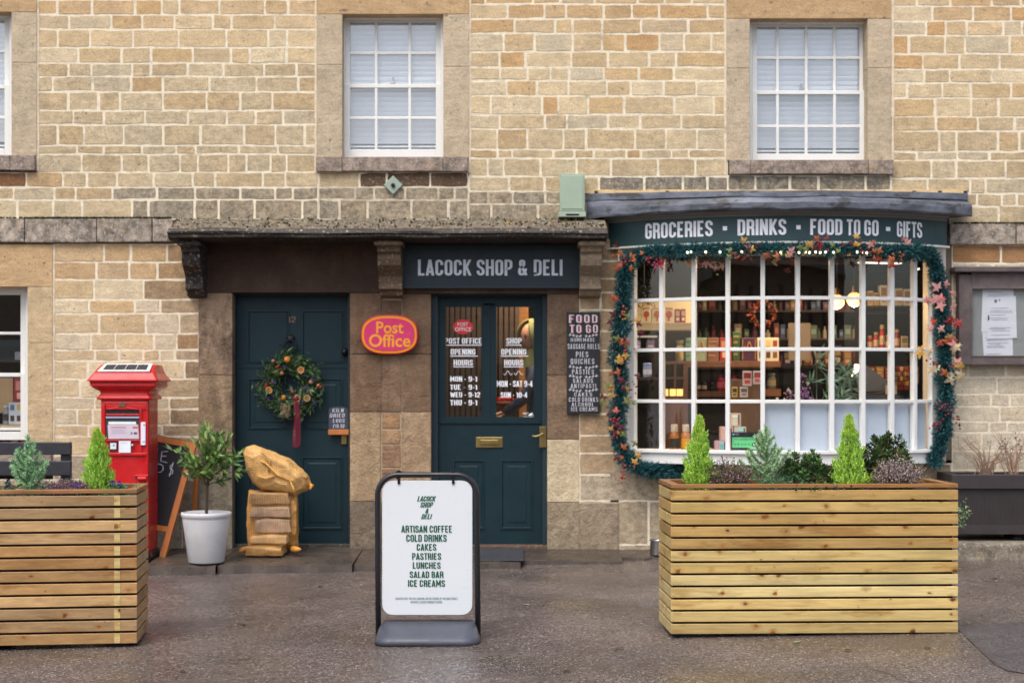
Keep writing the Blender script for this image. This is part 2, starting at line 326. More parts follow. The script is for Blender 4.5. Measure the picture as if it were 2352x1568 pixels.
M = dict(
    stone=stone_mat(), dressed=dressed_mat(), mortar=mortar_mat(), deck=deck_mat(), net=net_mat(),
    ground=tarmac_mat('wet_tarmac', s(97, 86, 81), s(176, 168, 162)), patch=tarmac_mat('grey_tarmac_patch', s(76, 73, 76), s(120, 116, 116)),
    slab=mat('wet_stone_slab', None, .35, var=.35, vs=5, bump=.5, bs=40, rvar=.15),
    white=mat('white_painted_timber', s(226, 226, 222), .35, var=.04, bump=.05), cream=mat('cream_painted_timber', s(222, 214, 200), .4, var=.05, bump=.05),
    green=mat('dark_green_paint', s(16, 42, 49), .5, spec=.3, var=.12, vs=5, bump=.08, bs=50), sign_green=mat('slate_green_signboard', s(38, 66, 68), .5, var=.06),
    navy=mat('dark_navy_signboard', s(20, 38, 46), .5, var=.08), letter=mat('off_white_lettering', s(245, 246, 250), .5, var=.03), grey_letter=mat('grey_white_lettering', s(218, 222, 232), .5, var=.03),
    lead=None, glass=glass_mat('window_glass'), blind=mat('white_blind_slats', s(240, 247, 255), .5, var=.04), frost=mat('frosted_film', s(190, 202, 215), .55, var=.06, vs=1.5),
    black=mat('black_painted_steel', s(22, 24, 30), .35, var=.15, bump=.08, bs=120, coat=.2), rubber=mat('grey_moulded_base', s(70, 74, 84), .42, var=.2, vs=6, bump=.2, bs=200),
    red=mat('red_gloss_paint', s(192, 16, 22), .36, var=.16, vs=5, bump=.06, bs=30, coat=.25), col=mat('painted_colour', None, .5, var=.08), matte=mat('matte_colour', None, .85, var=.12, bump=.15), shiny=mat('glossy_colour', None, .2, var=.05),
    chalkboard=mat('chalkboard_black', s(26, 27, 33), .6, var=.15), chalk=mat('chalk_lettering', s(216, 216, 222), .9, var=.1),
    orange_wood=mat('orange_stained_timber', s(186, 112, 56), .45, var=.18, vs=4, grain=(6, 6, 1.2)), wood=mat('brown_shelf_timber', None, .55, var=.2, vs=4, grain=(1, 6, 10)),
    grey_wood=mat('weathered_grey_oak', s(94, 83, 82), .8, var=.32, vs=5, grain=(2.5, 4, 2.5), bump=.35, bs=60), bench=mat('dark_stained_bench_timber', s(44, 44, 50), .45, var=.2, grain=(2, 8, 8)),
    brass=mat('aged_brass', s(150, 130, 84), .4, .9, var=.15), steel=mat('brushed_steel', s(170, 172, 176), .28, .95, var=.08), iron=mat('black_iron', s(20, 22, 26), .45, .3),
    plastic=mat('white_glazed_pot', s(206, 206, 206), .5, var=.16, vs=4, bump=.08, bs=30), trough=mat('dark_plastic_trough', s(54, 48, 48), .5, var=.15), soil=mat('dark_soil', s(48, 36, 28), .9, var=.4, vs=30, bump=.8, bs=50),
    box=mat('pale_green_metal', s(156, 172, 152), .5, var=.08), leaf=leaf_mat('leaf'), needle=leaf_mat('needle', .55, .2), waxy=leaf_mat('waxy_leaf', .3, .15), stem=mat('stem_bark', None, .8, var=.2, vs=20),
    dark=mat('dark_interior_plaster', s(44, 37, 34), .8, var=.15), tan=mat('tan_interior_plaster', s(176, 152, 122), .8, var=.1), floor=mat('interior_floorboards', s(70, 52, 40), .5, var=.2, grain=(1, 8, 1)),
    skin=mat('skin', s(178, 126, 100), .55, var=.06), cloth=mat('jacket_cloth', None, .85, var=.15, vs=12), ribbon=mat('burgundy_velvet', s(98, 8, 34), .6, var=.15), paper=mat('white_paper', s(226, 230, 236), .7, var=.03),
    pane=glass_mat('door_glass'), solar=mat('solar_cells', s(40, 44, 56), .25, var=.2, vs=30), fairy=mat('fairy_light_glow', (1, .9, .7), .5, emit=((1, .86, .6), 2.5)),
    bulb=mat('lit_bulb_glow', (1, .8, .5), .5, emit=((1, .62, .25), 3.0)), lamp=mat('lit_strip_glow', (1, .95, .85), .5, emit=((1, .93, .8), 1.3)), amber=mat('amber_glow', (1, .6, .2), .5, emit=((1, .55, .15), .9)))
def lead_mat():
    t = NT('weathered_lead'); n = t.noise(4, 5, .65, t.scaled(1, 1, 2.5)); c = t.mix(t.ramp(n, .35, .65), s(76, 81, 90), s(118, 123, 134))
    pat = t.ramp(t.noise(6, 5, .7, t.scaled(.7, 1, 1.8)), .50, .60, 0, .85); t.base(t.mix(pat, c, s(58, 56, 54))); t.rough(.5); t.b.inputs['Metallic'].default_value = .15; t.bump(t.noise(12, 4), .4, .02); return t.m
M['lead'] = lead_mat()

# ------------------------------------------------------------------ lettering
_TC = {}
def text_geo(t, bold=0.0, shear=0.0, space=1.0):
    k = (t, bold, shear, space)
    if k not in _TC:
        cu = bpy.data.curves.new('tmp', 'FONT'); cu.body = t; cu.offset = bold; cu.shear = shear; cu.space_character = space; cu.resolution_u = 3; cu.fill_mode = 'FRONT'
        o = bpy.data.objects.new('tmp', cu); C.objects.link(o)
        dg = bpy.context.evaluated_depsgraph_get(); dg.update()
        me = o.evaluated_get(dg).to_mesh()
        V = np.array([v.co[:2] for v in me.vertices]); F = [tuple(p.vertices) for p in me.polygons]
        o.evaluated_get(dg).to_mesh_clear(); bpy.data.objects.remove(o); bpy.data.curves.remove(cu)
        lo, hi = V.min(0), V.max(0); _TC[k] = ((V - lo) / np.maximum(hi - lo, 1e-6), F)
    return _TC[k]

# a condensed poster alphabet drawn with strokes: (centre line points; a third value rounds that corner)
_q, _p, _l, _h, _m, _r = .075, .325, .075, .925, .5, .17
GL = {
 'A': (.40, [[(.055, 0), (.2, 1), (.345, 0)], [(.10, .235), (.30, .235)]]), 'B': (.40, [[(_q, _l), (_q, _h), (_p - .01, _h, .15), (_p - .01, .52, .15), (_q, .52)], [(_q, .515), (_p, .515, .15), (_p, _l, .15), (_q, _l)]]),
 'C': (.40, [[(_p, .66), (_p, _h, _r), (_q, _h, _r), (_q, _l, _r), (_p, _l, _r), (_p, .34)]]), 'D': (.40, [[(_q, _l), (_q, _h), (_p, _h, _r), (_p, _l, _r), (_q, _l), (_q, .2)]]), 'E': (.36, [[(_p - .0, _h), (_q, _h), (_q, _l), (_p, _l)], [(_q, _m), (.28, _m)]]),
 'F': (.35, [[(_p, _h), (_q, _h), (_q, 0)], [(_q, _m), (.28, _m)]]), 'G': (.40, [[(_p, .66), (_p, _h, _r), (_q, _h, _r), (_q, _l, _r), (_p, _l, _r), (_p, .47), (.21, .47)]]), 'H': (.41, [[(_q, 0), (_q, 1)], [(.335, 0), (.335, 1)], [(_q, _m), (.335, _m)]]), 'I': (.15, [[(_q, 0), (_q, 1)]]),
 'J': (.28, [[(.205, 1), (.205, _l, .12), (.03, _l)]]), 'K': (.41, [[(_q, 0), (_q, 1)], [(.34, 1), (.12, .44)], [(.15, .56), (.35, 0)]]), 'L': (.34, [[(_q, 1), (_q, _l), (.32, _l)]]), 'M': (.53, [[(_q, 0), (_q, 1), (.265, .28), (.455, 1), (.455, 0)]]), 'N': (.42, [[(_q, 0), (_q, 1), (.345, 0), (.345, 1)]]),
 'O': (.40, [[(.2, _h), (_q, _h, _r), (_q, _l, _r), (_p, _l, _r), (_p, _h, _r), (.199, _h)]]), 'P': (.39, [[(_q, 0), (_q, _h), (_p, _h, _r), (_p, .43, _r), (_q, .43)]]), 'Q': (.40, [[(.2, _h), (_q, _h, _r), (_q, _l, _r), (_p, _l, _r), (_p, _h, _r), (.199, _h)], [(.22, .2), (.36, -.03)]]), 'R': (.40, [[(_q, 0), (_q, _h), (_p, _h, .15), (_p, .48, .12), (_q, .48)], [(.2, .48), (_p, .44, .08), (.335, 0)]]),
 'S': (.39, [[(_p, .69), (_p, _h, .15), (_q, _h, .15), (_q, .58, .12), (_p, .41, .12), (_p, _l, .15), (_q, _l, .15), (_q, .31)]]), 'T': (.36, [[(0, _h), (.36, _h)], [(.18, _h), (.18, 0)]]), 'U': (.40, [[(_q, 1), (_q, _l, _r), (_p, _l, _r), (_p, 1)]]), 'V': (.40, [[(.055, 1), (.2, 0), (.345, 1)]]), 'W': (.58, [[(.055, 1), (.16, 0), (.29, .8), (.42, 0), (.525, 1)]]),
 'X': (.40, [[(.05, 1), (.35, 0)], [(.05, 0), (.35, 1)]]), 'Y': (.40, [[(.05, 1), (.2, .42), (.35, 1)], [(.2, .45), (.2, 0)]]), 'Z': (.36, [[(.02, _h), (.29, _h), (.07, _l), (.34, _l)]]),
 '0': (.40, [[(.2, _h), (_q, _h, _r), (_q, _l, _r), (_p, _l, _r), (_p, _h, _r), (.199, _h)]]), '1': (.24, [[(.02, .82), (.16, .90), (.16, 0)]]), '2': (.38, [[(_q, .68), (_q, _h, .15), (_p, _h, .15), (_p, .58, .1), (_q, .22, .1), (_q, _l), (.35, _l)]]), '3': (.38, [[(_q, .72), (_q, _h, .15), (_p, _h, .15), (_p, .52, .12), (.18, .52)], [(.18, .515), (_p, .515, .12), (_p, _l, .15), (_q, _l, .15), (_q, .28)]]),
 '4': (.40, [[(.27, 0), (.27, 1), (.05, .27), (.38, .27)]]), '5': (.38, [[(.33, _h), (_q, _h), (_q, .55), (_p, .55, .14), (_p, _l, .15), (_q, _l, .15), (_q, .26)]]), '9': (.39, [[(_p, .46), (_q, .46, .14), (_q, _h, .15), (_p, _h, .15), (_p, _l, .15), (_q, _l, .15), (_q, .25)]]),
 '&': (.44, [[(.40, .03), (.12, .66), (.12, _h, .13), (.28, _h, .13), (.28, .64, .06), (_q, .40, .08), (_q, _l, .15), (.30, _l, .15), (.37, .44)]]), '-': (.22, [[(.03, .43), (.19, .43)]]), '.': (.14, [[(.07, 0), (.07, .14)]]), ',': (.14, [[(.09, .13), (.05, -.1)]]), '£': (.38, [[(.33, .72), (.33, _h, .14), (.12, _h, .14), (.12, _l, .02), (.35, _l)], [(.03, .45), (.26, .45)]])}
def _round(pl):
    out = []
    for i, p in enumerate(pl):
        if len(p) < 3 or i in (0, len(pl) - 1): out.append((p[0], p[1])); continue
        P, A, B = Vector(p[:2]), Vector(pl[i - 1][:2]), Vector(pl[i + 1][:2]); u, w = (A - P), (B - P); r = min(p[2], u.length * .5, w.length * .5) if i not in (1, len(pl) - 2) else min(p[2], u.length, w.length)
        u.normalize(); w.normalize(); S, E = P + u * r, P + w * r
        for k in range(6): t = k / 5; q = S * (1 - t) ** 2 + P * (2 * t * (1 - t) * .86) + (S + E) * .5 * (2 * t * (1 - t) * .14) + E * t * t; out.append((q.x, q.y))
    o2 = [out[0]]
    for q in out[1:]:
        if abs(q[0] - o2[-1][0]) + abs(q[1] - o2[-1][1]) > 1e-4: o2.append(q)
    return o2
def stroke_geo(t, th=.15, shear=0.0, gap=.055):
    k = ('stroke', t, th, shear, gap)
    if k in _TC: return _TC[k]
    V, F, x, lay = [], [], 0.0, 0
    for ch in t:
        if ch == ' ': x += .19; continue
        w, sl_ = GL[ch]
        parts_ = []
        for pl in sl_:
            q = [Vector(p) for p in _round(pl)]; st_ = [q[0]]
            for i in range(1, len(q)):
                st_.append(q[i])
                if i < len(q) - 1 and (q[i] - q[i - 1]).normalized().dot((q[i + 1] - q[i]).normalized()) < -.3: parts_.append(st_); st_ = [q[i]]
            parts_.append(st_)
        for q in parts_:
            n = len(q); b0 = len(V)
            for i in range(n):
                d0 = (q[i] - q[i - 1]).normalized() if i else None; d1 = (q[i + 1] - q[i]).normalized() if i < n - 1 else None
                d0 = d0 or d1; d1 = d1 or d0; n0, n1 = Vector((-d0.y, d0.x)), Vector((-d1.y, d1.x)); m = n0 + n1
                m = n0 if m.length < .05 else m.normalized(); ml = min(1.9, 1 / max(.2, m.dot(n0))) * th / 2
                for sg in (1, -1): z = q[i] + m * ml * sg; V.append((x + z.x, min(1.0, max(-.12 if ch in ',Q' else 0, z.y)), lay))
            for i in range(n - 1): F.append((b0 + 2 * i, b0 + 2 * i + 1, b0 + 2 * i + 3, b0 + 2 * i + 2))
            lay = (lay + 1) % 4
        x += w + gap
    V = np.array(V, float); V[:, 0] += shear * V[:, 1]; lo, hi = V[:, 0].min(), V[:, 0].max(); V[:, 0] = (V[:, 0] - lo) / (hi - lo); _TC[k] = (V, F); return _TC[k]
def letters(mb, t, fn, bold=0.0, shear=0.0, space=1.0, col=(1, 1, 1), mi=0):
    V, F = text_geo(t, bold, shear, space); return mb.add([fn(u, v) for u, v in V], F, col, mi)
def poster(mb, t, fn, th=.15, shear=0.0, gap=.055, col=(1, 1, 1), mi=0):
    V, F = stroke_geo(t, th, shear, gap); return mb.add([fn(u, v, w * .00025) for u, v, w in V], F, col, mi)
def btext(mb, t, px0, px1, py0, py1, Y, bold=.02, shear=0.0, col=(1, 1, 1), mi=0, space=1.0):
    x0, x1, z0, z1 = PX(px0, Y), PX(px1, Y), PZ(py1, Y), PZ(py0, Y)
    return letters(mb, t, lambda u, v: (x0 + u * (x1 - x0), Y, z0 + v * (z1 - z0)), bold, shear, space, col, mi)
def ptext(mb, t, px0, px1, py0, py1, Y, th=.15, shear=0.0, col=(1, 1, 1), mi=0, gap=.055):
    x0, x1, z0, z1 = PX(px0, Y), PX(px1, Y), PZ(py1, Y), PZ(py0, Y)
    return poster(mb, t, lambda u, v, o: (x0 + u * (x1 - x0), Y - o, z0 + v * (z1 - z0)), th, shear, gap, col, mi)
def lines(parent, mt, items, Y, th=.15, shear=0.0, col=(1, 1, 1), gap=.055, name='lettering'):
    """each printed line its own child"""
    for it in items:
        t, p, q_, c, d = it[:5]; m = MB(); ptext(m, t, p, q_, c, d, Y, it[5] if len(it) > 5 else th, it[6] if len(it) > 6 else shear, it[7] if len(it) > 7 else col, 0, gap); m.build(name, mt, parent)

# ================================================================== the setting
rng = np.random.default_rng(5); random.seed(5)
g = MB(); xs = [-150, -6, 6, 150]; ys = [-150, -14, 0.6, 150]
g.loft([[(x, y, GZ(x)) for x in xs] for y in ys]); tag(g.build('ground', M['ground']), kind='structure')
# grey repair patch of tarmac, an irregular sheet just above the street
pt = [(2085, 1568 + 30), (2150, 1540), (2185, 1505), (2215, 1475), (2240, 1455), (2262, 1449), (2420, 1437), (2480, 1436), (2560, 1640), (2200, 1720)]
pt = [(2192, 1434), (2360, 1427), (2620, 1420), (2660, 1560), (2400, 1546), (2352, 1541), (2318, 1536), (2290, 1524), (2262, 1500), (2240, 1478)]
pv = []
for (a, b) in pt:
    d = 1.34 * FPX / (b - 890); x = (a - 1176) * d / FPX; pv.append((x, d - CAMD, GZ(x) + .004))
tag(MB().add(pv, [tuple(range(len(pv)))]).build('road_patch', M['patch']), kind='structure')

# stone paving slabs along the foot of the wall, in front of the two doors
sl = MB(); edge = []
for k, (a, b, f) in enumerate([(395, 545, -.90), (545, 835, -.84), (835, 1010, -.80), (1010, 1195, -.74), (1195, 1420, -.52), (1420, 1560, -.30)]):
    x0, x1 = PX(a), PX(b) - .003; zt = .088; n = 8; col = jit(s(76, 67, 60), .12)
    rows = []
    fr = [f + random.uniform(-.02, .02) for _ in range(n + 1)]
    top_f = [(x0 + (x1 - x0) * i / n, fr[i], zt - .054 + random.uniform(-.006, .006)) for i in range(n + 1)]
    sl.loft([[(x0 + (x1 - x0) * i / n, .2, zt) for i in range(n + 1)], [(p[0], p[1] + .03, p[2] + .008) for p in top_f], top_f, [(p[0], p[1] - .012, -.06) for p in top_f]], col)
tag(sl.build('pavement_slabs', M['slab']), kind='structure')

# ================================================================== the shop building
BL = (0, 0, 0)
bld = thing('stone_shop_building', 'honey coloured stone village building with sash windows, two green doors and a bow shop window', 'building', BL)
wall = MB()
def stone_col(px, py):
    pal = [(215, 193, 155, 4), (210, 187, 148, 4), (218, 199, 164, 3), (206, 180, 139, 3), (206, 176, 131, 1.4), (208, 192, 162, 1.4), (204, 181, 144, 1.4), (204, 166, 117, .5)]
    r = random.choices(pal, [p[3] for p in pal])[0]; c = [r[0], r[1], r[2]]; al = .86
    def blend(t, k):
        for i in range(3): c[i] = c[i] * (1 - k) + t[i] * k
    up = py < 505
    if up:
        if py < 120: blend((190, 140, 88), max(0, .42 * (1 - py / 120)) * random.uniform(.2, 1.2))
        if py > 250: blend((188, 168, 134), .35 * min(1, (py - 250) / 120)); al = .72
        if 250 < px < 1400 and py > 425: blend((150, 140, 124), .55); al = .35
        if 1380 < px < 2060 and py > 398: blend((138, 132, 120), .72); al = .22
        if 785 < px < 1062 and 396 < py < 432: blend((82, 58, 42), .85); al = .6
        if px < 60 and 392 < py < 430: blend((120, 72, 40), .75)
        if 90 < px < 720 and 140 < py < 400: blend((192, 172, 138), .34); al = .68
    else:
        if px < 460:
            if px > 385: blend((120, 92, 68), .5 * random.uniform(.4, 1.2)); al = .6
            if py < 640: blend((176, 128, 78), .35)
            if py > 1035: blend((178, 168, 150), .7); al = .6
        elif px > 2150:
            if py < 610: blend((150, 100, 58), .7)
            else: blend((212, 202, 182), .75); al = .78
        elif px < 1420 and py < 1100: blend((164, 132, 100), .6); al = .6
        else: blend((184, 170, 150), .6); al = .5
    return jit(s(*c), .04) + (al,)
def stone(px0, px1, py0, py1):
    """one squared rubble block: wavy outline, slightly pillowed face, edges set back into the mortar"""
    m = 1.75
    x0, x1, z0, z1 = PX(px0 + m * random.uniform(.6, 1.35)), PX(px1 - m * random.uniform(.6, 1.35)), PZ(py1 - m * random.uniform(.5, 1.3)), PZ(py0 + m * random.uniform(.5, 1.3))
    if x1 - x0 < .03 or z1 - z0 < .02: return
    w, h = x1 - x0, z1 - z0; r = min(.008, h * .12); pts = []
    nx = max(2, int(w / .06)); tilt = random.uniform(-.006, .006)
    def J(): return random.uniform(-.0042, .0042)
    for i in range(nx + 1): pts.append((x0 + r + (w - 2 * r) * i / nx, z0 + J() + tilt * (i / nx - .5)))
    pts.append((x1 - r * .3, z0 + r * .4 + tilt)); 
    pts.append((x1 + J(), z0 + h * .5 + J()))
    pts.append((x1 - r * .3, z1 - r * .4 + tilt))
    for i in range(nx + 1): pts.append((x1 - r - (w - 2 * r) * i / nx, z1 + J() + tilt * (.5 - i / nx)))
    pts.append((x0 + r * .3, z1 - r * .4 - tilt)); pts.append((x0 + J(), z0 + h * .5 + J())); pts.append((x0 + r * .3, z0 + r * .4 - tilt))
    cx, cz = (x0 + x1) / 2, (z0 + z1) / 2; pr = random.uniform(.001, .004); n = len(pts)
    ins = [(cx + (p[0] - cx) * (1 - .008 / w), cz + (p[1] - cz) * (1 - .008 / h)) for p in pts]
    V = [(p[0], .004, p[1]) for p in pts] + [(p[0], -pr, p[1]) for p in ins]
    F = [tuple(range(n, 2 * n))] + [(i, (i + 1) % n, n + (i + 1) % n, n + i) for i in range(n)]
    wall.add(V, F, stone_col((px0 + px1) / 2, (py0 + py1) / 2), 0)
def course_fill(a, b, y0, y1, wmul=1.0):
    c = s(236, 224, 198) + ((.35 if (y0 > 430 and y0 < 505 and 250 < (a + b) / 2 < 1500) else .9),)
    wall.quad((PX(a), 0, PZ(y1)), (PX(b), 0, PZ(y1)), (PX(b), 0, PZ(y0)), (PX(a), 0, PZ(y0)), c, 1)
    h = y1 - y0; x = a
    while x < b - 1:
        w = (random.uniform(58, 112) if random.random() < .82 else random.uniform(34, 56)) * wmul * (.8 + .2 * h / 34)
        if b - (x + w) < 30: w = b - x
        if w > 165: w = w / 2
        stone(x, x + w, y0, y1); x += w
def section(a, b, lines, ex=(), wmul=1.0):
    for y0, y1 in zip(lines[:-1], lines[1:]):
        iv = [(a, b)]
        for (e0, e1, f0, f1) in ex:
            if min(y1, f1) - max(y0, f0) > .35 * (y1 - y0):
                nv = []
                for (p, q) in iv:
                    if e1 <= p or e0 >= q: nv.append((p, q)); continue
                    if e0 - p > 8: nv.append((p, e0))
                    if q - e1 > 8: nv.append((e1, q))
                iv = nv
        for p, q in iv: course_fill(p, q, y0, y1, wmul)
up = [-330, -290, -255, -215, -182, -140, -104, -66, -36, 0, 34.5, 67.5, 109.5, 145.5, 176, 211, 254, 286.5, 334, 354, 395.6, 430.5, 459, 505]
upx = lambda d, d2=0: [y + d for y in up[:-1]] + [505 + d2]
section(-660, 731, up, [(-400, 86, -60, 396)])
section(731, 1076, up, [(728, 1078, -60, 397)])
section(1076, 1672, upx(9.5, 0), [(728, 1078, -60, 397), (1290, 1345, 900, 901)])
section(1672, 2046, upx(7, 0), [(1669, 2048, -60, 402), (1400, 2180, 470, 560)])
section(2046, 3016, upx(14.5, 10), [(1400, 2180, 470, 560)])
low = [560, 602, 642, 688, 720, 766, 803, 828, 870, 912, 939, 975, 1002, 1045, 1100, 1180, 1290, 1325]
section(-660, 458, low, [(-400, 122, 560, 1110)])
section(1330, 1421, [550, 600, 640, 672, 712, 760, 805, 850, 905, 950, 1000, 1040, 1090, 1150, 1250, 1320])
section(1402, 2186, [1063, 1150, 1250, 1320], wmul=1.3)
section(2186, 3016, [563, 605, 640, 690, 740, 790, 835, 866, 905, 932, 968, 992, 1035, 1079, 1130, 1200, 1300])
# large plain stretches behind trim
for (a, b, y0, y1) in [(458, 1330, 500, 562), (2166, 2190, 500, 1300), (1394, 1422, 500, 1300), (1394, 2190, 1056, 1090), (-660, 400, 500, 562), (2180, 3016, 510, 566)]:
    wall.quad((PX(a), .006, PZ(y1)), (PX(b), .006, PZ(y1)), (PX(b), .006, PZ(y0)), (PX(a), .006, PZ(y0)), s(120, 106, 88) + (.5,), 1)
wall.build('rubble_wall', [M['stone'], M['mortar']], bld)

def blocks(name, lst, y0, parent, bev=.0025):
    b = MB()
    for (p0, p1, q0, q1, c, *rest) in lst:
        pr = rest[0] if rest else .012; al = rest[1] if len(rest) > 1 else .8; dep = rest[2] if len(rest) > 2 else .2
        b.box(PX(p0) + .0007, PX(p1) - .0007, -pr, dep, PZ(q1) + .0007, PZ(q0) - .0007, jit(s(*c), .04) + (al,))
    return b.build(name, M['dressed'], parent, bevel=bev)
# string courses
for grp in ([(-660, 60, 503, 557), (61, 225, 504, 558), (226, 352, 503, 557), (353, 400, 505, 556)], [(2178, 2330, 515, 563), (2331, 2600, 516, 563), (2601, 3016, 515, 563)]):
    b = MB()
    for (a, bb, q0, q1) in grp: b.box(PX(a), PX(bb) - .002, -.045, .1, PZ(q1), PZ(q0), jit(s(182, 168, 152), .1) + (.2,))
    b.build('string_course', M['stone'], bld, bevel=.008)
ms = MB()                                                     # moss along the ledge
P, D, cl = [], [], []
for _ in range(900):
    x = random.choice([random.uniform(PX(-100), PX(395)), random.uniform(PX(60), PX(395)), random.uniform(PX(2190), PX(2400))]); P.append((x, random.uniform(-.05, -.005), PZ(503 if x < 0 else 515) - .004)); D.append((random.uniform(-.6, .6), random.uniform(-.8, .1), 1)); cl.append(jit(random.choice([s(70, 72, 44), s(96, 92, 66), s(60, 56, 44)]), .3))
ms.leaves(P, D, .022, .02, cl, rng); ms.build('moss', M['leaf'], bld)['kind'] = 'stuff'

# ---------------------------------------------------------------- sash windows
def sash_window(op, cols, rows, meet, surround, sillr, shut=True, extra_bars=(), Yw=.13, lintel=None, sur_col=(196, 178, 150), fw=11):
    x0, x1, y0, y1 = op
    f = MB()
    P = lambda a, b, c, d, Y, dep: f.pbox(a, b, c, d, Y, dep)
    P(x0 - 8, x0 + 6, y0 - 4, y1 + 2, Yw - .02, .09); P(x1 - 6, x1 + 8, y0 - 4, y1 + 2, Yw - .02, .09); P(x0 + 6, x1 - 6, y0 - 4, y0 + 8, Yw - .02, .09)
    my = meet
    for (s0, s1, Y, bot) in ((y0 + 8, my + 4, Yw + .03, 8), (my - 5, y1, Yw - .01, 19)):     # upper sash behind, lower sash in front
        P(x0 + 6, x0 + 6 + fw, s0, s1, Y, .035); P(x1 - 6 - fw, x1 - 6, s0, s1, Y, .035)
        P(x0 + 6 + fw, x1 - 6 - fw, s0, s0 + 9, Y + .001, .033); P(x0 + 6 + fw, x1 - 6 - fw, s1 - bot, s1, Y + .001, .033)
        for cx in cols: P(cx - 3.2, cx + 3.2, s0 + 9, s1 - bot, Y + .004, .026)
        for ry in rows:
            if s0 + 12 < ry < s1 - 12: P(x0 + 6 + fw, x1 - 6 - fw, ry - 3.2, ry + 3.2, Y + .006, .022)
    w = f.build('window', M['white'], bld, bevel=.003)
    gl = MB(); gl.pbox(x0 + 8, x1 - 8, y0 + 8, my, Yw + .046, .003); gl.pbox(x0 + 8, x1 - 8, my, y1 - 4, Yw + .006, .003); gl.build('pane', M['glass'], w)
    if shut:
        bl = MB(); Yb = Yw + .085; zt, zb = PZ(y0, Yb), PZ(y1 - 27, Yb); n = int((zt - zb) / .042)
        for i in range(n):
            z = zt - (i + .5) * .042 - .01
            bl.obox((PX((x0 + x1) / 2, Yb), Yb, z), (1, 0, 0), (0, math.cos(R(56)), -math.sin(R(56))), (0, math.sin(R(56)), math.cos(R(56))), PX(x1, Yb) / 2 - PX(x0, Yb) / 2, .025, .0012)
        bl.pbox(x0 + 4, x1 - 4, y1 - 27, y1 - 23.5, Yb, .02)
        bl.build('blind', M['blind'], w)
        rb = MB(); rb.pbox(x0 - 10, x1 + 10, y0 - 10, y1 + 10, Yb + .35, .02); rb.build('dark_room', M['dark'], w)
    sx0, sx1, sy0, sy1 = surround
    so_ = MB()
    def B(p0, p1, q0, q1, c, pr, al=.85, dep=.2): so_.box(PX(p0) + .001, PX(p1) - .001, -pr, dep, PZ(q1) + .001, PZ(q0) - .001, jit(s(*c), .04) + (al,))
    lt = lintel if lintel is not None else y0 - 1
    B(sx0, sx1, sy0, lt, (196, 164, 122), .012)
    hh = (sillr[2] - lt)
    for (p0, p1) in ((sx0, x0), (x1, sx1)):
        k = random.uniform(.28, .4); B(p0, p1, lt, lt + hh * k, sur_col, .012); B(p0, p1, lt + hh * k, sillr[2], sur_col, .012, .8)
    so_.build('stone_surround', M['stone'], w, bevel=.004)
    sb = MB(); a, c, q0, q1 = sillr; n = 3
    for i, (p0, p1) in enumerate(((a, x0), (x0, x1), (x1, c))):
        sb.box(PX(p0) + .001, PX(p1) - .001, -.05 + .004 * (i % 2), .14, PZ(q1 - (1 if i == 1 else 0)), PZ(q0), jit(s(168, 150, 136), .08) + (.3,))
    sb.build('sill', M['stone'], w, bevel=.006)
    return w
w1 = sash_window((787, 1018, 35, 362), (864, 941), (122, 271), 198, (727, 1078, -70, 397), (727, 1076, 362, 396))
w2 = sash_window((1722, 1992, 45, 372), (1786, 1852, 1917), (133, 290), 213, (1668, 2047, -70, 402), (1674, 2050, 369, 402))
w0 = sash_window((-205, 27, 30, 360), (-128, -51), (118, 270), 200, (-270, 86, -70, 395), (-270, 84, 358, 393))
sash_window((-195, 64, 660, 1010), (-110, -25), (765, 985), 861, (-260, 122, 561, 1040), (-260, 122, 1040, 1075), shut=False, sur_col=(200, 176, 138))
for (w_, px, py) in ((w1, 903, 192), (w2, 1841, 207)):
    k_ = MB(); k_.pbox(px - 5, px + 5, py - 4, py + 1, .125, .02); k_.pbox(px - 2, px + 2, py - 16, py - 4, .13, .01); k_.build('sash_catch', M['steel'], w_, bevel=.002)
# mortar fillets beside the surrounds
mf = MB()
for (px, q0, q1) in ((726, -60, 397), (1079, -60, 397), (2050, 0, 402), (1666, -60, 402), (87, -60, 393), (123, 561, 1040)):
    for k in range(18):
        a = q0 + (q1 - q0) * k / 18; c = q0 + (q1 - q0) * (k + 1) / 18; w_ = random.uniform(2.0, 4.2)
        mf.box(PX(px - w_), PX(px + w_), -.006, .05, PZ(c), PZ(a), s(224, 208, 182) + (.9,))
mf.build('mortar_fillet', M['mortar'], bld)

# ---------------------------------------------------------------- stone dressings round the doors
dk = (84, 62, 48); br = (128, 98, 74)
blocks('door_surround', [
    (456, 872, 556, 672, (70, 54, 44), .012, .6), (456, 534, 673, 860, (136, 114, 92), .011, .1), (456, 534, 861, 1045, (142, 120, 94), .012, .35), (456, 534, 1046, 1290, (128, 118, 102), .012, .5),  # lintel base colour holds brown staining plus painted canopy shade
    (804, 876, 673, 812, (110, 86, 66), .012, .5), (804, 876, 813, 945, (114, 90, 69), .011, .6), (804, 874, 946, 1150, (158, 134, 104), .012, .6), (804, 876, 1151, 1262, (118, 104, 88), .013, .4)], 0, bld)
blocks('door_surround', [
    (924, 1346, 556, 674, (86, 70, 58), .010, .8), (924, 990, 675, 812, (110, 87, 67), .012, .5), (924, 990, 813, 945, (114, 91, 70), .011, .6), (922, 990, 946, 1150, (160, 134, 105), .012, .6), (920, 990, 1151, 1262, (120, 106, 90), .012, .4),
    (1257, 1330, 675, 860, (108, 87, 69), .012, .5), (1257, 1330, 861, 1008, (124, 101, 80), .011, .6), (1257, 1330, 1009, 1152, (196, 178, 146), .009, .7), (1257, 1330, 1153, 1262, (146, 130, 106), .012, .5), (1331, 1420, 1155, 1262, (144, 128, 106), .014, .5)], 0, bld)
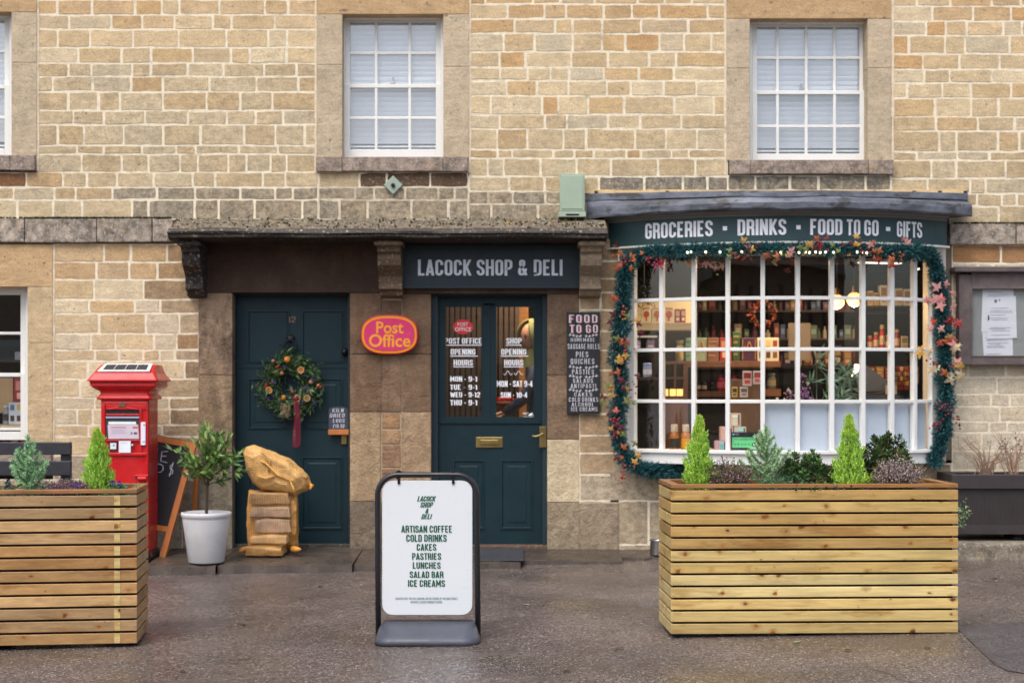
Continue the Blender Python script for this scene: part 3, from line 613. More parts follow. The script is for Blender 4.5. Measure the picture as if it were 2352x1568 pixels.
blocks('pillar_masonry', [(876, 922, 690, 770, (104, 82, 64), .008), (876, 922, 771, 945, (112, 89, 69), .010), (878, 918, 949, 983, (150, 116, 84), .006), (877, 919, 987, 1018, (158, 126, 94), .007), (878, 920, 1022, 1072, (146, 114, 88), .006), (877, 919, 1076, 1118, (138, 106, 82), .006), (878, 918, 1122, 1150, (146, 120, 94), .007), (877, 919, 1151, 1262, (120, 106, 90), .010)], 0, bld)
mq = MB(); mq.quad((PX(872), .003, PZ(1270)), (PX(926), .003, PZ(1270)), (PX(926), .003, PZ(560)), (PX(872), .003, PZ(560)), s(196, 176, 148) + (.8,)); mq.build('mortar_joint', M['mortar'], bld)

# ---------------------------------------------------------------- canopy over the doors and its carved brackets
cn = MB(); N = 60; xa, xb = PX(385, -.43), PX(1395, -.43)
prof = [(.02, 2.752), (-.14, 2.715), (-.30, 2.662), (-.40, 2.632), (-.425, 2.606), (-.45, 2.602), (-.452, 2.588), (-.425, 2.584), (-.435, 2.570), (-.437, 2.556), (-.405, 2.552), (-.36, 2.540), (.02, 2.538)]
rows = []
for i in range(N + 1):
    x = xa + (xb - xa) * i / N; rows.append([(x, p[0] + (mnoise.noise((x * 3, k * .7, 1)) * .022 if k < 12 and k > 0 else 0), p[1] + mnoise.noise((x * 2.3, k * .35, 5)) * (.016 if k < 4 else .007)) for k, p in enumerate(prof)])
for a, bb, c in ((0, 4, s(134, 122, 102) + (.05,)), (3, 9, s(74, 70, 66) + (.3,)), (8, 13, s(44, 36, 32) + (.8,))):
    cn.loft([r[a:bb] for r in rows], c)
for r in (rows[0], rows[-1]): cn.add(r, [tuple(range(len(r)))], s(70, 60, 50) + (.5,))
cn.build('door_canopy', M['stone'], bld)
ms = MB(); P, D, cl = [], [], []
for _ in range(380):
    x = random.uniform(xa, xb); k = random.random() ** .8; y = -.02 - .38 * k; z = 2.747 - .118 * k; P.append((x, y, z)); D.append((random.uniform(-.7, .7), random.uniform(-.9, .2), .8)); cl.append(jit(random.choice([s(92, 88, 58), s(74, 72, 48), s(132, 122, 90), s(62, 54, 44), s(150, 140, 118)]), .3))
ms.leaves(P, D, .024, .022, cl, rng); ms.build('moss', M['leaf'], bld)['kind'] = 'stuff'
def console(px0, px1, c):
    pr = [(.02, 2.545), (-.36, 2.545), (-.37, 2.50), (-.33, 2.485), (-.33, 2.455), (-.29, 2.44), (-.30, 2.40), (-.28, 2.35), (-.22, 2.31), (-.17, 2.27), (-.16, 2.21), (-.17, 2.17), (-.12, 2.155), (-.1, 2.12), (.02, 2.10)]
    x0, x1 = PX(px0, -.25), PX(px1, -.25)
    k = MB(); k.prism(pr, lambda u, v: (x0, u, v), lambda u, v: (x1, u, v), s(*c) + (.6,)); k.box(x0 - .02, x1 + .02, -.385, .01, 2.50, 2.53, s(*c) + (.5,))
    return k.build('bracket', M['stone'], bld, bevel=.006)
console(420, 462, (48, 42, 40)); console(868, 922, (104, 84, 66)); console(1333, 1382, (150, 132, 108))

# ---------------------------------------------------------------- doors
def panel_mould(mb, a, b, c, d, Y, raised=True):
    x0, x1, z0, z1 = PX(a, Y), PX(b, Y), PZ(d, Y), PZ(c, Y)
    ring = lambda e, y: [(x0 + e, y, z0 + e), (x1 - e, y, z0 + e), (x1 - e, y, z1 - e), (x0 + e, y, z1 - e)]
    prf = [(0, 0), (0, -.006), (.012, -.007), (.02, .003), (.028, .007), (.034, .007)] + ([(.06, -.001)] if raised else [])
    rr = [ring(e, Y + o) for e, o in prf]
    for r0, r1 in zip(rr[:-1], rr[1:]):
        for i in range(4): mb.quad(r0[i], r0[(i + 1) % 4], r1[(i + 1) % 4], r1[i])
    mb.quad(*rr[-1])
Yd = .15
d1 = MB(); d1.pbox(538, 803, 676, 1250, Yd, .045)
for r_ in ((568, 664, 712, 833), (693, 790, 712, 833)): panel_mould(d1, *r_, Yd - .002, False)
for r_ in ((570, 664, 868, 985), (693, 787, 868, 985), (570, 664, 1048, 1215), (693, 787, 1048, 1215)): panel_mould(d1, *r_, Yd - .002)
d1.pbox(548, 796, 838, 845, Yd - .006, .01)
door1 = d1.build('door', M['green'], bld)
fr = MB()
for (a, b_, c, d) in ((533, 541, 672, 1252), (799, 806, 672, 1252), (541, 799, 670, 679)): fr.pbox(a, b_, c, d, Yd - .05, .12, s(32, 36, 40))
fr.build('door_frame', M['col'], door1, bevel=.004)
n = MB(); ptext(n, '12', 660, 680, 726, 741, Yd - .006, .15, col=s(104, 88, 76)); n.build('door_number', M['col'], door1)
kn = MB(); kn.lathe([(.0, -.01), (.03, -.01), (.034, .0), (.026, .01), (0, .012)], n=16); kn.xform(lambda v: Vector((PX(668, Yd) + v.x, Yd - .004 - v.z - .01, PZ(776, Yd) + v.y * .8)))
kn.tube([(PX(668, Yd) + .05 * math.sin(t), Yd - .04, PZ(782, Yd) - .055 + .06 * math.cos(t)) for t in np.linspace(-2.6, 2.6, 20)], .008, 8); kn.ball((PX(668, Yd), Yd - .035, PZ(803, Yd)), .015, 10); kn.build('door_knocker', M['iron'], door1, smooth=True)
kn = MB(); kn.ball((PX(793, Yd), Yd - .045, PZ(808, Yd)), .028, 14); kn.lathe([(.03, 0), (.03, .02), (.012, .03), (.012, .05)], (0, 0, 0), 14); i0 = len(kn.v) - 56
kn.xform(lambda v: Vector((PX(793, Yd) + v.x, Yd - v.z, PZ(808, Yd) + v.y)), i0); kn.build('door_knob', M['iron'], door1, smooth=True)
kn = MB(); kn.pbox(784, 797, 996, 1020, Yd - .02, .03); kn.build('lock', M['brass'], door1, bevel=.004)

d2 = MB()
for (a, b_, c, d) in ((1006, 1020, 697, 1250), (1110, 1136, 697, 962), (1230, 1246, 697, 1250), (1020, 1230, 680, 701), (1006, 1020, 680, 697), (1230, 1246, 680, 697), (1020, 1230, 962, 1250)): d2.pbox(a, b_, c, d, Yd, .045)
for r_ in ((1040, 1112, 1055, 1215), (1150, 1224, 1055, 1215)): panel_mould(d2, *r_, Yd - .002)
d2.pbox(1010, 1242, 962, 972, Yd - .014, .012); d2.pbox(1120, 1126, 700, 975, Yd - .008, .01)
for (a, b_) in ((1020, 1110), (1136, 1230)):
    for (p, q, c, d) in ((a, a + 4, 701, 962), (b_ - 4, b_, 701, 962), (a + 4, b_ - 4, 701, 705), (a + 4, b_ - 4, 957, 962)): d2.pbox(p, q, c, d, Yd - .006, .02)
door2 = d2.build('door', M['green'], bld)
fr = MB()
for (a, b_, c, d) in ((990, 1006, 672, 1254), (1246, 1258, 672, 1254), (1006, 1246, 672, 680)): fr.pbox(a, b_, c, d, Yd - .05, .12, s(24, 48, 56))
fr.build('door_frame', M['col'], door2, bevel=.004)
gp = MB(); gp.pbox(1021, 1109, 702, 961, Yd + .02, .004); gp.pbox(1137, 1229, 702, 961, Yd + .02, .004); gp.build('pane', M['pane'], door2)
YL = Yd + .014
lines(door2, M['letter'], [('POST OFFICE', 1022, 1106, 776, 789.5), ('OPENING', 1035, 1092, 801, 814.5), ('HOURS', 1042, 1086, 826, 839), ('MON -', 1034, 1070, 864, 876), ('9-1', 1076, 1096, 864, 876), ('TUE', 1034, 1058, 883, 895), ('-', 1064, 1070, 888, 891), ('9-1', 1076, 1096, 883, 895),
                         ('WED -', 1034, 1070, 900, 912), ('9-12', 1076, 1103, 900, 912), ('THU -', 1034, 1070, 918, 930.5), ('9-1', 1076, 1096, 918, 930.5), ('SHOP', 1163, 1198, 776, 789.5), ('OPENING', 1151, 1209, 801, 814.5), ('HOURS', 1158, 1202, 826, 839), ('MON - SAT 9-4', 1141, 1223, 874, 888), ('SUN - 10-4', 1150, 1211, 900.5, 913)], YL, .145, gap=.06)
lt = MB()
for (a, b_, c) in ((1022, 1106, 791.5), (1034, 1097, 816.5), (1041, 1087, 841), (1162, 1198, 791.5), (1150, 1213, 816.5), (1157, 1203, 841)): lt.pbox(a, b_, c, c + 2, YL, .0005)
for (a, b_, c, d) in ((1201, 1214, 947, 948.2), (1201, 1211, 950, 951.2), (1202, 1226, 956.2, 958), (1202, 1226, 959, 960)): lt.pbox(a, b_, c, d, YL, .0005)
lt.prism([(1212, 953.5), (1217, 949.5), (1224, 946.5), (1222, 950), (1226, 952.5), (1218, 954.5)], lambda u, v: (PX(u, YL), YL, PZ(v, YL)), lambda u, v: (PX(u, YL), YL + .0005, PZ(v, YL)))
# a small scroll ornament
for sgn in (-1, 1):
    pts = [(1179 + sgn * (2 + 20 * t), YL, 856 + 4.5 * math.sin(t * 9)) for t in np.linspace(0, 1, 16)]
    lt.tube([(PX(p[0], YL), YL, PZ(p[2], YL)) for p in pts], .0025, 5, s(210, 190, 130))
lt.build('window_underlines', M['letter'], door2)
st = MB(); st.prism([(1063.6 + 23 * math.cos(t), 750.5 + 17 * math.sin(t)) for t in np.linspace(0, 2 * math.pi, 33)[:-1]], lambda u, v: (PX(u, YL), YL, PZ(v, YL)), lambda u, v: (PX(u, YL), YL + .001, PZ(v, YL)), s(214, 48, 54))
btext(st, 'POST', 1051, 1075, 740.5, 749, YL - .001, .012, col=s(240, 225, 225)); btext(st, 'OFFICE', 1045, 1082, 751.5, 760.5, YL - .001, .012, col=s(240, 225, 225)); st.build('round_sticker', M['col'], door2)
lp = MB(); x0, x1, z0, z1 = PX(1093, Yd), PX(1155, Yd), PZ(1028, Yd), PZ(1003, Yd)
for e, y in ((0, -.004), (.006, -.016), (.02, -.018)): pass
lp.box(x0, x1, Yd - .012, Yd, z0, z1); lp.box(x0 + .035, x1 - .035, Yd - .02, Yd - .01, z0 + .026, z1 - .022); lp.build('letter_plate', M['brass'], door2, bevel=.006)
hd = MB(); hd.pbox(1239, 1255, 979, 1027, Yd - .065, .01); hp = PX(1246, Yd - .07), PZ(996, Yd - .07)
hd.tube([(hp[0], Yd - .065, hp[1]), (hp[0], Yd - .11, hp[1]), (hp[0] - .03, Yd - .115, hp[1] - .012), (hp[0] - .06, Yd - .115, hp[1] - .02), (hp[0] - .085, Yd - .115, hp[1] - .014)], [.009, .009, .008, .008, .006], 10); hd.build('door_handle', M['brass'], door2, bevel=.002)
th = MB(); th.pbox(536, 806, 1250, 1262, .06, .14, s(70, 66, 62) + (.6,)); th.pbox(988, 1260, 1252, 1264, .06, .14, s(110, 84, 66) + (.7,)); th.build('threshold', M['stone'], bld, bevel=.005)

# ---------------------------------------------------------------- bow window
BCX, BCY, RG = 2.23, 1.595, 2.065
def arc(a, r, z=None):
    p = (BCX + r * math.sin(a), BCY - r * math.cos(a)); return p if z is None else (p[0], p[1], z)
def px_ang(px, r):
    lo, hi = R(-60), R(60)
    for _ in range(50):
        m = (lo + hi) / 2; x, y = arc(m, r)
        if 1176 + x * FPX / (y + CAMD) < px: lo = m
        else: hi = m
    return (lo + hi) / 2
def arc_strip(mb, a0, a1, r0, r1, z0, z1, n=32, col=(1, 1, 1), mi=0):
    rows = []
    for i in range(n + 1):
        a = a0 + (a1 - a0) * i / n
        rows.append([arc(a, r0, z0), arc(a, r1, z0), arc(a, r1, z1), arc(a, r0, z1)])
    return mb.loft(rows, col, mi, closed=True, caps=True)
bars = [R(v) for v in (-37.5, -30, -22.5, -15, -7.5, 0, 7.5, 14.7, 21.9, 28.2, 34)]
f = MB(); ZB, ZT = .888, 2.47
for i, a in enumerate(bars):
    hw = .017 / RG if 0 < i < 10 else .03 / RG
    arc_strip(f, a - hw, a + hw, RG - .03, RG + .018, ZB, ZT, 1)
for z in (2.081, 1.681, 1.272):
    for a0, a1 in zip(bars[:-1], bars[1:]): arc_strip(f, a0 + .017 / RG, a1 - .017 / RG, RG - .025, RG + .014, z - .0135, z + .0135, 4)
arc_strip(f, bars[0] - .05, bars[-1] + .04, RG - .05, RG + .04, ZT, ZT + .07, 30)
arc_strip(f, bars[0] - .05, bars[-1] + .045, RG - .06, RG + .03, .776, .862, 30); arc_strip(f, bars[0] - .06, bars[-1] + .055, RG - .06, RG + .055, .862, .888, 30)
bay = f.build('bow_window', M['white'], bld, bevel=.003)
gl = MB(); gl.loft([[arc(bars[0] + (bars[-1] - bars[0]) * i / 60, RG - .008, z) for i in range(61)] for z in (ZB, ZT)]); gl.build('pane', M['glass'], bay, smooth=True)
fl = MB(); a0, a1 = px_ang(1754, RG - .03), bars[-1] - .03 / RG
fl.loft([[arc(a0 + (a1 - a0) * i / 24, RG - .045, z) for i in range(25)] for z in (ZB, 1.262)]); fl.build('frosted_panel', M['frost'], bay, smooth=True)
def fan(mb, r, z, yb, col, a0=bars[0] - .05, a1=bars[-1] + .04, n=30):
    for i in range(n):
        p, q = a0 + (a1 - a0) * i / n, a0 + (a1 - a0) * (i + 1) / n; A, B = arc(p, r), arc(q, r)
        mb.quad((A[0], A[1], z), (B[0], B[1], z), (B[0], yb, z), (A[0], yb, z), col)
lg = MB(); fan(lg, RG - .05, .87, .42, s(190, 170, 140)); fan(lg, RG - .02, .79, .02, s(150, 140, 130)); lg.build('window_ledge', M['matte'], bay)
ce = MB(); fan(ce, RG - .05, 2.475, .30, s(186, 158, 126)); ce.build('soffit', M['matte'], bay)
for (px, z0, z1, sg) in ((1418, .78, 2.5, 1), (2168, .78, 2.5, -1)):
    jb = MB(); jb.box(min(PX(px), PX(px) + sg * .09), max(PX(px), PX(px) + sg * .09), -.06, .30, z0, z1); jb.build('window_jamb', M['cream'], bay, bevel=.004)
jb = MB(); jb.box(PX(2132, .1), PX(2160, .1), -.02, .24, .89, 2.46); jb.build('inner_lining', M['cream'], bay, bevel=.004)
# lead roof
hd = MB(); rows = []
for i in range(49):
    t = i / 48; a = R(-45) + R(84) * t; xw = .604 + (3.68 - .604) * t; F = arc(a, 2.30); wob = mnoise.noise((t * 9, 0, 3)) * .012
    def L(k, z): return (xw + (F[0] - xw) * k, 0 + (F[1]) * k, z)
    w2_ = mnoise.noise((t * 23, 2, 8)) * .008; sg_ = .016 * math.sin(t * 3.0)
    rows.append([(xw, .01, 2.962), L(.02, 2.958), L(.34, 2.948 + wob * .4), L(.37, 2.942 + wob * .4), L(.375, 2.892 + wob + sg_ * .5), L(.33, 2.884 + wob + sg_ * .5), L(.36, 2.880 + sg_ * .5), L(.93, 2.846 + wob), L(.985, 2.832 + wob), L(1.0, 2.80 + w2_), L(.992, 2.758 + wob + w2_), L(.96, 2.744 + wob + w2_), L(.9, 2.75), (arc(a, 2.1)[0], arc(a, 2.1)[1], 2.752)])
hd.loft(rows)
for r_ in (rows[0], rows[-1]): hd.add(r_, [tuple(range(len(r_)))])
roof = hd.build('lead_roof', M['lead'], bld)
fm = MB()
for k in range(60):
    a, c = 1340 + (2220 - 1340) * k / 60, 1340 + (2220 - 1340) * (k + 1) / 60; fm.box(PX(a), PX(c), -.012, .02, PZ(444 + random.uniform(-1, 1)), PZ(436.5 + random.uniform(-1.2, 1.2)), s(220, 190, 142) + (.95,))
fm.build('mortar_flashing', M['mortar'], roof)
for px in (1369, 1532, 1676, 1776, 1888, 2007, 2157, 2098, 2236 - 20):
    c = MB(); c.box(PX(px - 4), PX(px + 4), -.03, .01, PZ(447), PZ(439), s(40, 40, 42)); c.build('lead_clip', M['col'], roof, bevel=.003)
# trims above and below the curved fascia
tr = MB(); A0, A1 = px_ang(1396, 2.145), px_ang(2174, 2.145)
arc_strip(tr, A0, A1, 2.08, 2.155, 2.712, 2.752, 40, s(124, 122, 118)); arc_strip(tr, A0, A1, 2.08, 2.175, 2.735, 2.7535, 40, s(140, 138, 132)); tr.build('fascia_moulding', M['col'], bay, bevel=.003)
tr = MB(); arc_strip(tr, A0 - .01, A1 + .006, 2.08, 2.17, 2.497, 2.514, 40, s(206, 206, 198)); tr.build('drip_moulding', M['col'], bay, bevel=.003)

# ---------------------------------------------------------------- shell and shop room behind the facade
sh = MB(); X0, X1, Y1, Z1 = PX(-660), PX(3016), 7.0, 5.6
sh.quad((X0, .02, -.1), (X0, Y1, -.1), (X0, Y1, Z1), (X0, .02, Z1), s(180, 156, 122)); sh.quad((X1, .02, -.1), (X1, .02, Z1), (X1, Y1, Z1), (X1, Y1, -.1), s(180, 156, 122)); sh.quad((X0, Y1, -.1), (X1, Y1, -.1), (X1, Y1, Z1), (X0, Y1, Z1), s(180, 156, 122))
sh.build('side_wall', M['matte'], bld)
rf = MB(); rf.quad((X0 - .2, -.25, Z1), (X1 + .2, -.25, Z1), (X1 + .2, 3.6, 8.0), (X0 - .2, 3.6, 8.0), s(110, 100, 88)); rf.quad((X0 - .2, Y1 + .2, Z1), (X1 + .2, Y1 + .2, Z1), (X1 + .2, 3.6, 8.0), (X0 - .2, 3.6, 8.0), s(110, 100, 88)); rf.build('roof', M['matte'], bld)
rm = MB(); RX0, RX1, RY = -.72, 4.35, 4.4
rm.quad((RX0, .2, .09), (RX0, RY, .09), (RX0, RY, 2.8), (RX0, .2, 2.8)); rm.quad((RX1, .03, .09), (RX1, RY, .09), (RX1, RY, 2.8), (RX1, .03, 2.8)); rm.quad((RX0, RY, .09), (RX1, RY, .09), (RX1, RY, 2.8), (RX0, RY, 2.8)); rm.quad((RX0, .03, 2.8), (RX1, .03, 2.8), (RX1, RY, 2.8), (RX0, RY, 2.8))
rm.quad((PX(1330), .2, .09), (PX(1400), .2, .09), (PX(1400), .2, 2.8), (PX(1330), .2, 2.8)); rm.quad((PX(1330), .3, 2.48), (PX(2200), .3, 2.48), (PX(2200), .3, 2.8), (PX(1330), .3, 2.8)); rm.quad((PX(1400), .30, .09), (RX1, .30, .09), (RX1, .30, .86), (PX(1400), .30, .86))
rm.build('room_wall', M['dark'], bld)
rm = MB(); rm.box(RX0, RX1, .2, RY, .05, .092); rm.build('room_floor', M['floor'], bld)
bmz = MB()
for y in (.9, 1.9, 2.9): bmz.box(RX0, RX1, y, y + .16, 2.62, 2.8, s(60, 42, 30))
bmz.build('ceiling_beam', M['wood'], bld)
bx = MB()                                                      # the little room behind the window beside the letter box
a0, a1, z0, z1 = PX(-230), PX(110), PZ(1030), PZ(640)
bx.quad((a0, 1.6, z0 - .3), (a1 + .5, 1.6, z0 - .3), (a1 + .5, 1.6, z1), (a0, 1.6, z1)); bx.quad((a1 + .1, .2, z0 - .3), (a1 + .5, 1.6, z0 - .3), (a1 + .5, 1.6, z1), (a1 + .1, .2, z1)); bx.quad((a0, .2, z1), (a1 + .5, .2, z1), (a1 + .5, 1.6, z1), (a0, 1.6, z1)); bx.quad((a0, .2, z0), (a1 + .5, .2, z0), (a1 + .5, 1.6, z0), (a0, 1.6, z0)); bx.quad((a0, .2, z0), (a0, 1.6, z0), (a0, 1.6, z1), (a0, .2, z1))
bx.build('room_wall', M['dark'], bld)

# ================================================================== signs and fittings on the facade
def rrect2(cx, cz, hx, hz, r, n=6):
    out = []
    for (sx, sz, a0) in ((1, 1, 0), (-1, 1, 90), (-1, -1, 180), (1, -1, 270)):
        for i in range(n + 1):
            t = R(a0 + 90 * i / n); out.append((cx + sx * (hx - r) + r * math.cos(t), cz + sz * (hz - r) + r * math.sin(t)))
    return out
def plate(mb, poly, Y, dep, col=(1, 1, 1), mi=0):
    return mb.prism(poly, lambda u, v: (u, Y, v), lambda u, v: (u, Y + dep, v), col, mi)
# shop name board over the glazed door
Ys = -.075
sg = thing('sign_board', 'flat dark board with grey capital letters under the stone canopy over the glazed door', 'sign', (PX(1127), Ys, PZ(662)))
b = MB(); b.pbox(922, 1333, 562, 662, Ys, .06); b.pbox(922, 1333, 657, 662, Ys - .008, .008); b.pbox(1328, 1333, 562, 657, Ys - .008, .008); b.pbox(922, 927, 562, 657, Ys - .008, .008); b.build('board', M['navy'], sg, bevel=.002)
lines(sg, M['grey_letter'], [('LACOCK', 960, 1083, 596, 633), ('SHOP', 1095, 1177, 596, 633), ('&', 1190, 1212, 596, 633), ('DELI', 1226, 1292, 596, 633)], Ys - .004, .135)
# curved fascia of the bow window
cs = thing('sign_board', 'curved slate green board with white capitals along the top of the bow window', 'sign', (BCX, BCY - 2.2, 2.51))
b = MB(); arc_strip(b, A0, A1, 2.09, 2.148, 2.514, 2.712, 48); b.build('board', M['sign_green'], cs)
def cur(px0, px1, z0, z1, r=2.152):
    p, q = px_ang(px0, r), px_ang(px1, r); return lambda u, v, o=0: arc(p + u * (q - p), r + o, z0 + v * (z1 - z0))
for t, p, q in (('GROCERIES', 1482, 1637), ('DRINKS', 1694, 1806), ('FOOD', 1861, 1935), ('TO', 1945, 1976), ('GO', 1985, 2018), ('GIFTS', 2060, 2118)): b = MB(); poster(b, t, cur(p, q, 2.563, 2.688), .145, gap=.06); b.build('lettering', M['letter'], cs)
for p in (1665, 1834, 2040):
    b = MB(); fn = cur(p - 5, p + 5, 2.606, 2.638); b.add([fn(0, 0), fn(1, 0), fn(1, 1), fn(0, 1)], [(0, 1, 2, 3)]); b.build('square_dot', M['letter'], cs)
# oval counter sign between the doors
os_ = thing('oval_sign', 'pink oval sign with yellow rim and yellow lettering on the stone pillar between the doors', 'sign', (PX(894.5), -.07, PZ(815)))
cx, cz, hx, hz = PX(894.5, -.06), PZ(768.5, -.06), .232, .160
def sup(k, n=48, e=2.6): return [(cx + hx * k * math.copysign(abs(math.cos(t)) ** (2 / e), math.cos(t)), cz + (hz - hx * (1 - k)) * math.copysign(abs(math.sin(t)) ** (2 / e), math.sin(t))) for t in np.linspace(0, 2 * math.pi, n + 1)[:-1]]
b = MB(); plate(b, sup(1.0), -.07, .055, s(178, 34, 44)); b.build('sign_back', M['col'], os_, smooth=False, bevel=.006)
b = MB(); plate(b, sup(.955), -.0735, .003, s(236, 146, 40)); plate(b, sup(.88), -.077, .003, s(206, 62, 108)); b.build('sign_face', M['shiny'], os_)
b = MB(); btext(b, 'Post', 864, 927, 738, 766, -.079, .022, col=s(236, 150, 40)); btext(b, 'Office', 847, 943, 767, 797, -.079, .022, col=s(236, 150, 40)); b.build('lettering', M['col'], os_)
# hanging menu chalkboard
mb_ = thing('menu_board', 'tall narrow black board with white hand lettering hung right of the glazed door', 'sign', (PX(1340), -.04, PZ(950)))
Yc = -.045
b = MB(); b.pbox(1302, 1378, 717, 950, Yc, .022); b.build('board', M['chalkboard'], mb_, bevel=.002)
lines(mb_, M['chalk'], [('FOOD', 1307, 1371, 722, 741, .075), ('TO GO', 1308, 1372, 745, 764, .075), ('HOMEMADE', 1311, 1366, 776, 784.5), ('SAUSAGE ROLLS', 1304, 1377, 789, 801.5), ('PIES', 1323, 1351, 807, 820), ('QUICHES', 1311, 1365, 823, 836), ('PASTIES', 1314, 1364, 848, 859.5), ('SALADS', 1316, 1362, 869, 879), ('ANTIPASTI', 1311, 1369, 881, 891),
    ('CAKES', 1319, 1360, 901, 910), ('COLD DRINKS', 1307, 1374, 912, 922.5), ('ALCOHOL', 1313, 1364, 924, 932.6), ('ICE CREAMS', 1312, 1372, 934.5, 944)], Yc - .003, .085, gap=.14)
b = MB()
for y in (770.5, 843, 864.5, 896):
    for sgn in (-1, 1):
        pts = [(1340 + sgn * (3 + 31 * t), y + 1.8 * math.sin(t * 5.5)) for t in np.linspace(0, 1, 9)]
        b.tube([(PX(p, Yc), Yc - .003, PZ(q, Yc)) for p, q in pts], .0016, 4)
        for p, q in pts[1::2]: b.pbox(p - 1.0, p + 1.2, q - 3.0, q - .8, Yc - .003, .001); b.pbox(p - 2, p + .3, q + .8, q + 2.8, Yc - .003, .001)
b.build('leaf_ornament', M['chalk'], mb_)
lines(mb_, M['col'], [('FOOD', 1308.8, 1372.6, 723, 742), ('TO GO', 1309.8, 1373.6, 746, 765)], Yc - .0018, .12, col=s(206, 128, 134), gap=.13, name='pink_shadow')
# slate price tag on the plain door
Yt = Yd - .045
ks = thing('slate_tag', 'small slate tag with chalk capitals on a wooden foot, hung on the plain green door', 'sign', (PX(777), Yt, PZ(998)))
b = MB(); pl = [(755, 986), (799, 985)] + [(777 + 22 * math.cos(t), 941 - 8 * math.sin(t)) for t in np.linspace(0, math.pi, 11)]
b.prism(pl, lambda u, v: (PX(u, Yt), Yt, PZ(v, Yt)), lambda u, v: (PX(u, Yt), Yt + .012, PZ(v, Yt)), s(58, 64, 80)); b.build('slate', M['col'], ks)
b = MB(); b.pbox(754, 801, 986, 998, Yt - .015, .035); b.build('wooden_foot', M['orange_wood'], ks, bevel=.003)
lines(ks, M['chalk'], [('KILN', 763, 790, 937.5, 946.5), ('DRIED', 757, 792, 949, 958.5), ('LOGS', 764.5, 792, 961.5, 970), ('£10.90', 765, 791, 973.5, 982.5)], Yt - .003, .095, .1, gap=.12)
# pale green box, tie plate
b = MB(); b.pbox(1286, 1343, 399, 485, -.12, .12); b.pbox(1283, 1346, 486, 498, -.135, .135); b.pbox(1290, 1339, 403, 480, -.126, .007); eb = thing('meter_box', 'pale green metal box fixed to the stone wall above the canopy end', 'box', (PX(1315), -.06, PZ(499))); b.build('casing', M['box'], eb, bevel=.008)
b = MB(); b.pbox(1300, 1330, 491, 495, -.137, .003); b.build('vent', M['iron'], eb)
tp = thing('tie_plate', 'small pale green diamond shaped tie plate bolted to the wall under the middle window', 'tie plate', (PX(903), -.02, PZ(447)))
b = MB(); plate(b, [(PX(903 + 22 * a, -.03), PZ(425 + 22 * c, -.03)) for a, c in ((1, 0), (0, -1), (-1, 0), (0, 1))], -.032, .03, s(150, 164, 150)); b.build('plate', M['col'], tp, bevel=.006)
b = MB(); b.lathe([(.018, 0), (.018, .014), (.0, .015)], n=6); b.xform(lambda v: Vector((PX(903, -.03) + v.x, -.032 - v.z, PZ(426, -.03) + v.y))); b.build('bolt', M['iron'], tp)

# notice board beside the bow window
Yn = -.11
nb = thing('notice_board', 'weathered grey wooden notice case with white papers on the wall beside the trough', 'notice board', (PX(2335), -.05, PZ(840)))
b = MB()
for (p, q, c, d, y) in ((2203, 2232, 630, 838, Yn), (2448, 2477, 630, 838, Yn), (2232, 2448, 622, 664, Yn), (2232, 2448, 818, 838, Yn), (2194, 2486, 612, 624, Yn - .05)): b.pbox(p, q, c, d, y, .10 if y == Yn else .16)
for (p, q, c, d) in ((2229, 2234, 660, 822), (2446, 2451, 660, 822), (2234, 2446, 658, 664), (2234, 2446, 816, 820)): b.pbox(p, q, c, d, Yn - .006, .02)
b.build('frame', M['grey_wood'], nb, bevel=.006)
b = MB(); b.pbox(2230, 2450, 660, 822, Yn + .045, .01, s(150, 156, 154)); b.build('backing', M['matte'], nb)
for (pl, dy) in (([(2257, 653 + 8), (2328, 661), (2328, 760), (2254, 762)], .040), ([(2256, 760), (2325, 762), (2327, 819), (2260, 820)], .043), ([(2264, 682), (2333, 680), (2336, 776), (2268, 778)], .036)):
    b = MB(); y = Yn + dy; b.prism(pl, lambda u, v: (PX(u, y), y, PZ(v, y)), lambda u, v: (PX(u, y), y + .001, PZ(v, y))); 
    pp = b.build('paper', M['paper'], nb)
    t = MB(); u0, u1, v0, v1 = pl[0][0] + 7, pl[1][0] - 7, min(p[1] for p in pl) + 9, max(p[1] for p in pl) - 7; v = v0
    if dy == .036: t.pbox(2284, 2290, 688, 695, y - .002, .001, s(110, 125, 140)); t.pbox(2294, 2297, 688, 691, y - .002, .001, s(50, 55, 60)); t.pbox(2269, 2272, 724, 736, y - .002, .001, s(60, 66, 76)); v = v0 + 12
    while v < v1:
        if random.random() < .8: t.pbox(u0 + random.uniform(0, 9), u1 - random.uniform(0, 20), v, v + 1.0, y - .002, .001, s(150, 158, 172))
        v += random.choice([3, 4, 6])
    t.build('printed_lines', M['col'], pp)
b = MB(); b.pbox(2228, 2452, 658, 824, Yn + .02, .003); b.build('pane', M['pane'], nb)
b = MB(); b.tube([(PX(2372), -.04, PZ(845)), (PX(2372), -.06, PZ(856)), (PX(2366), -.07, PZ(860))], .006, 6); tag(b.build('hook', M['iron']), 'small rusty hook in the wall under the notice case', 'hook')

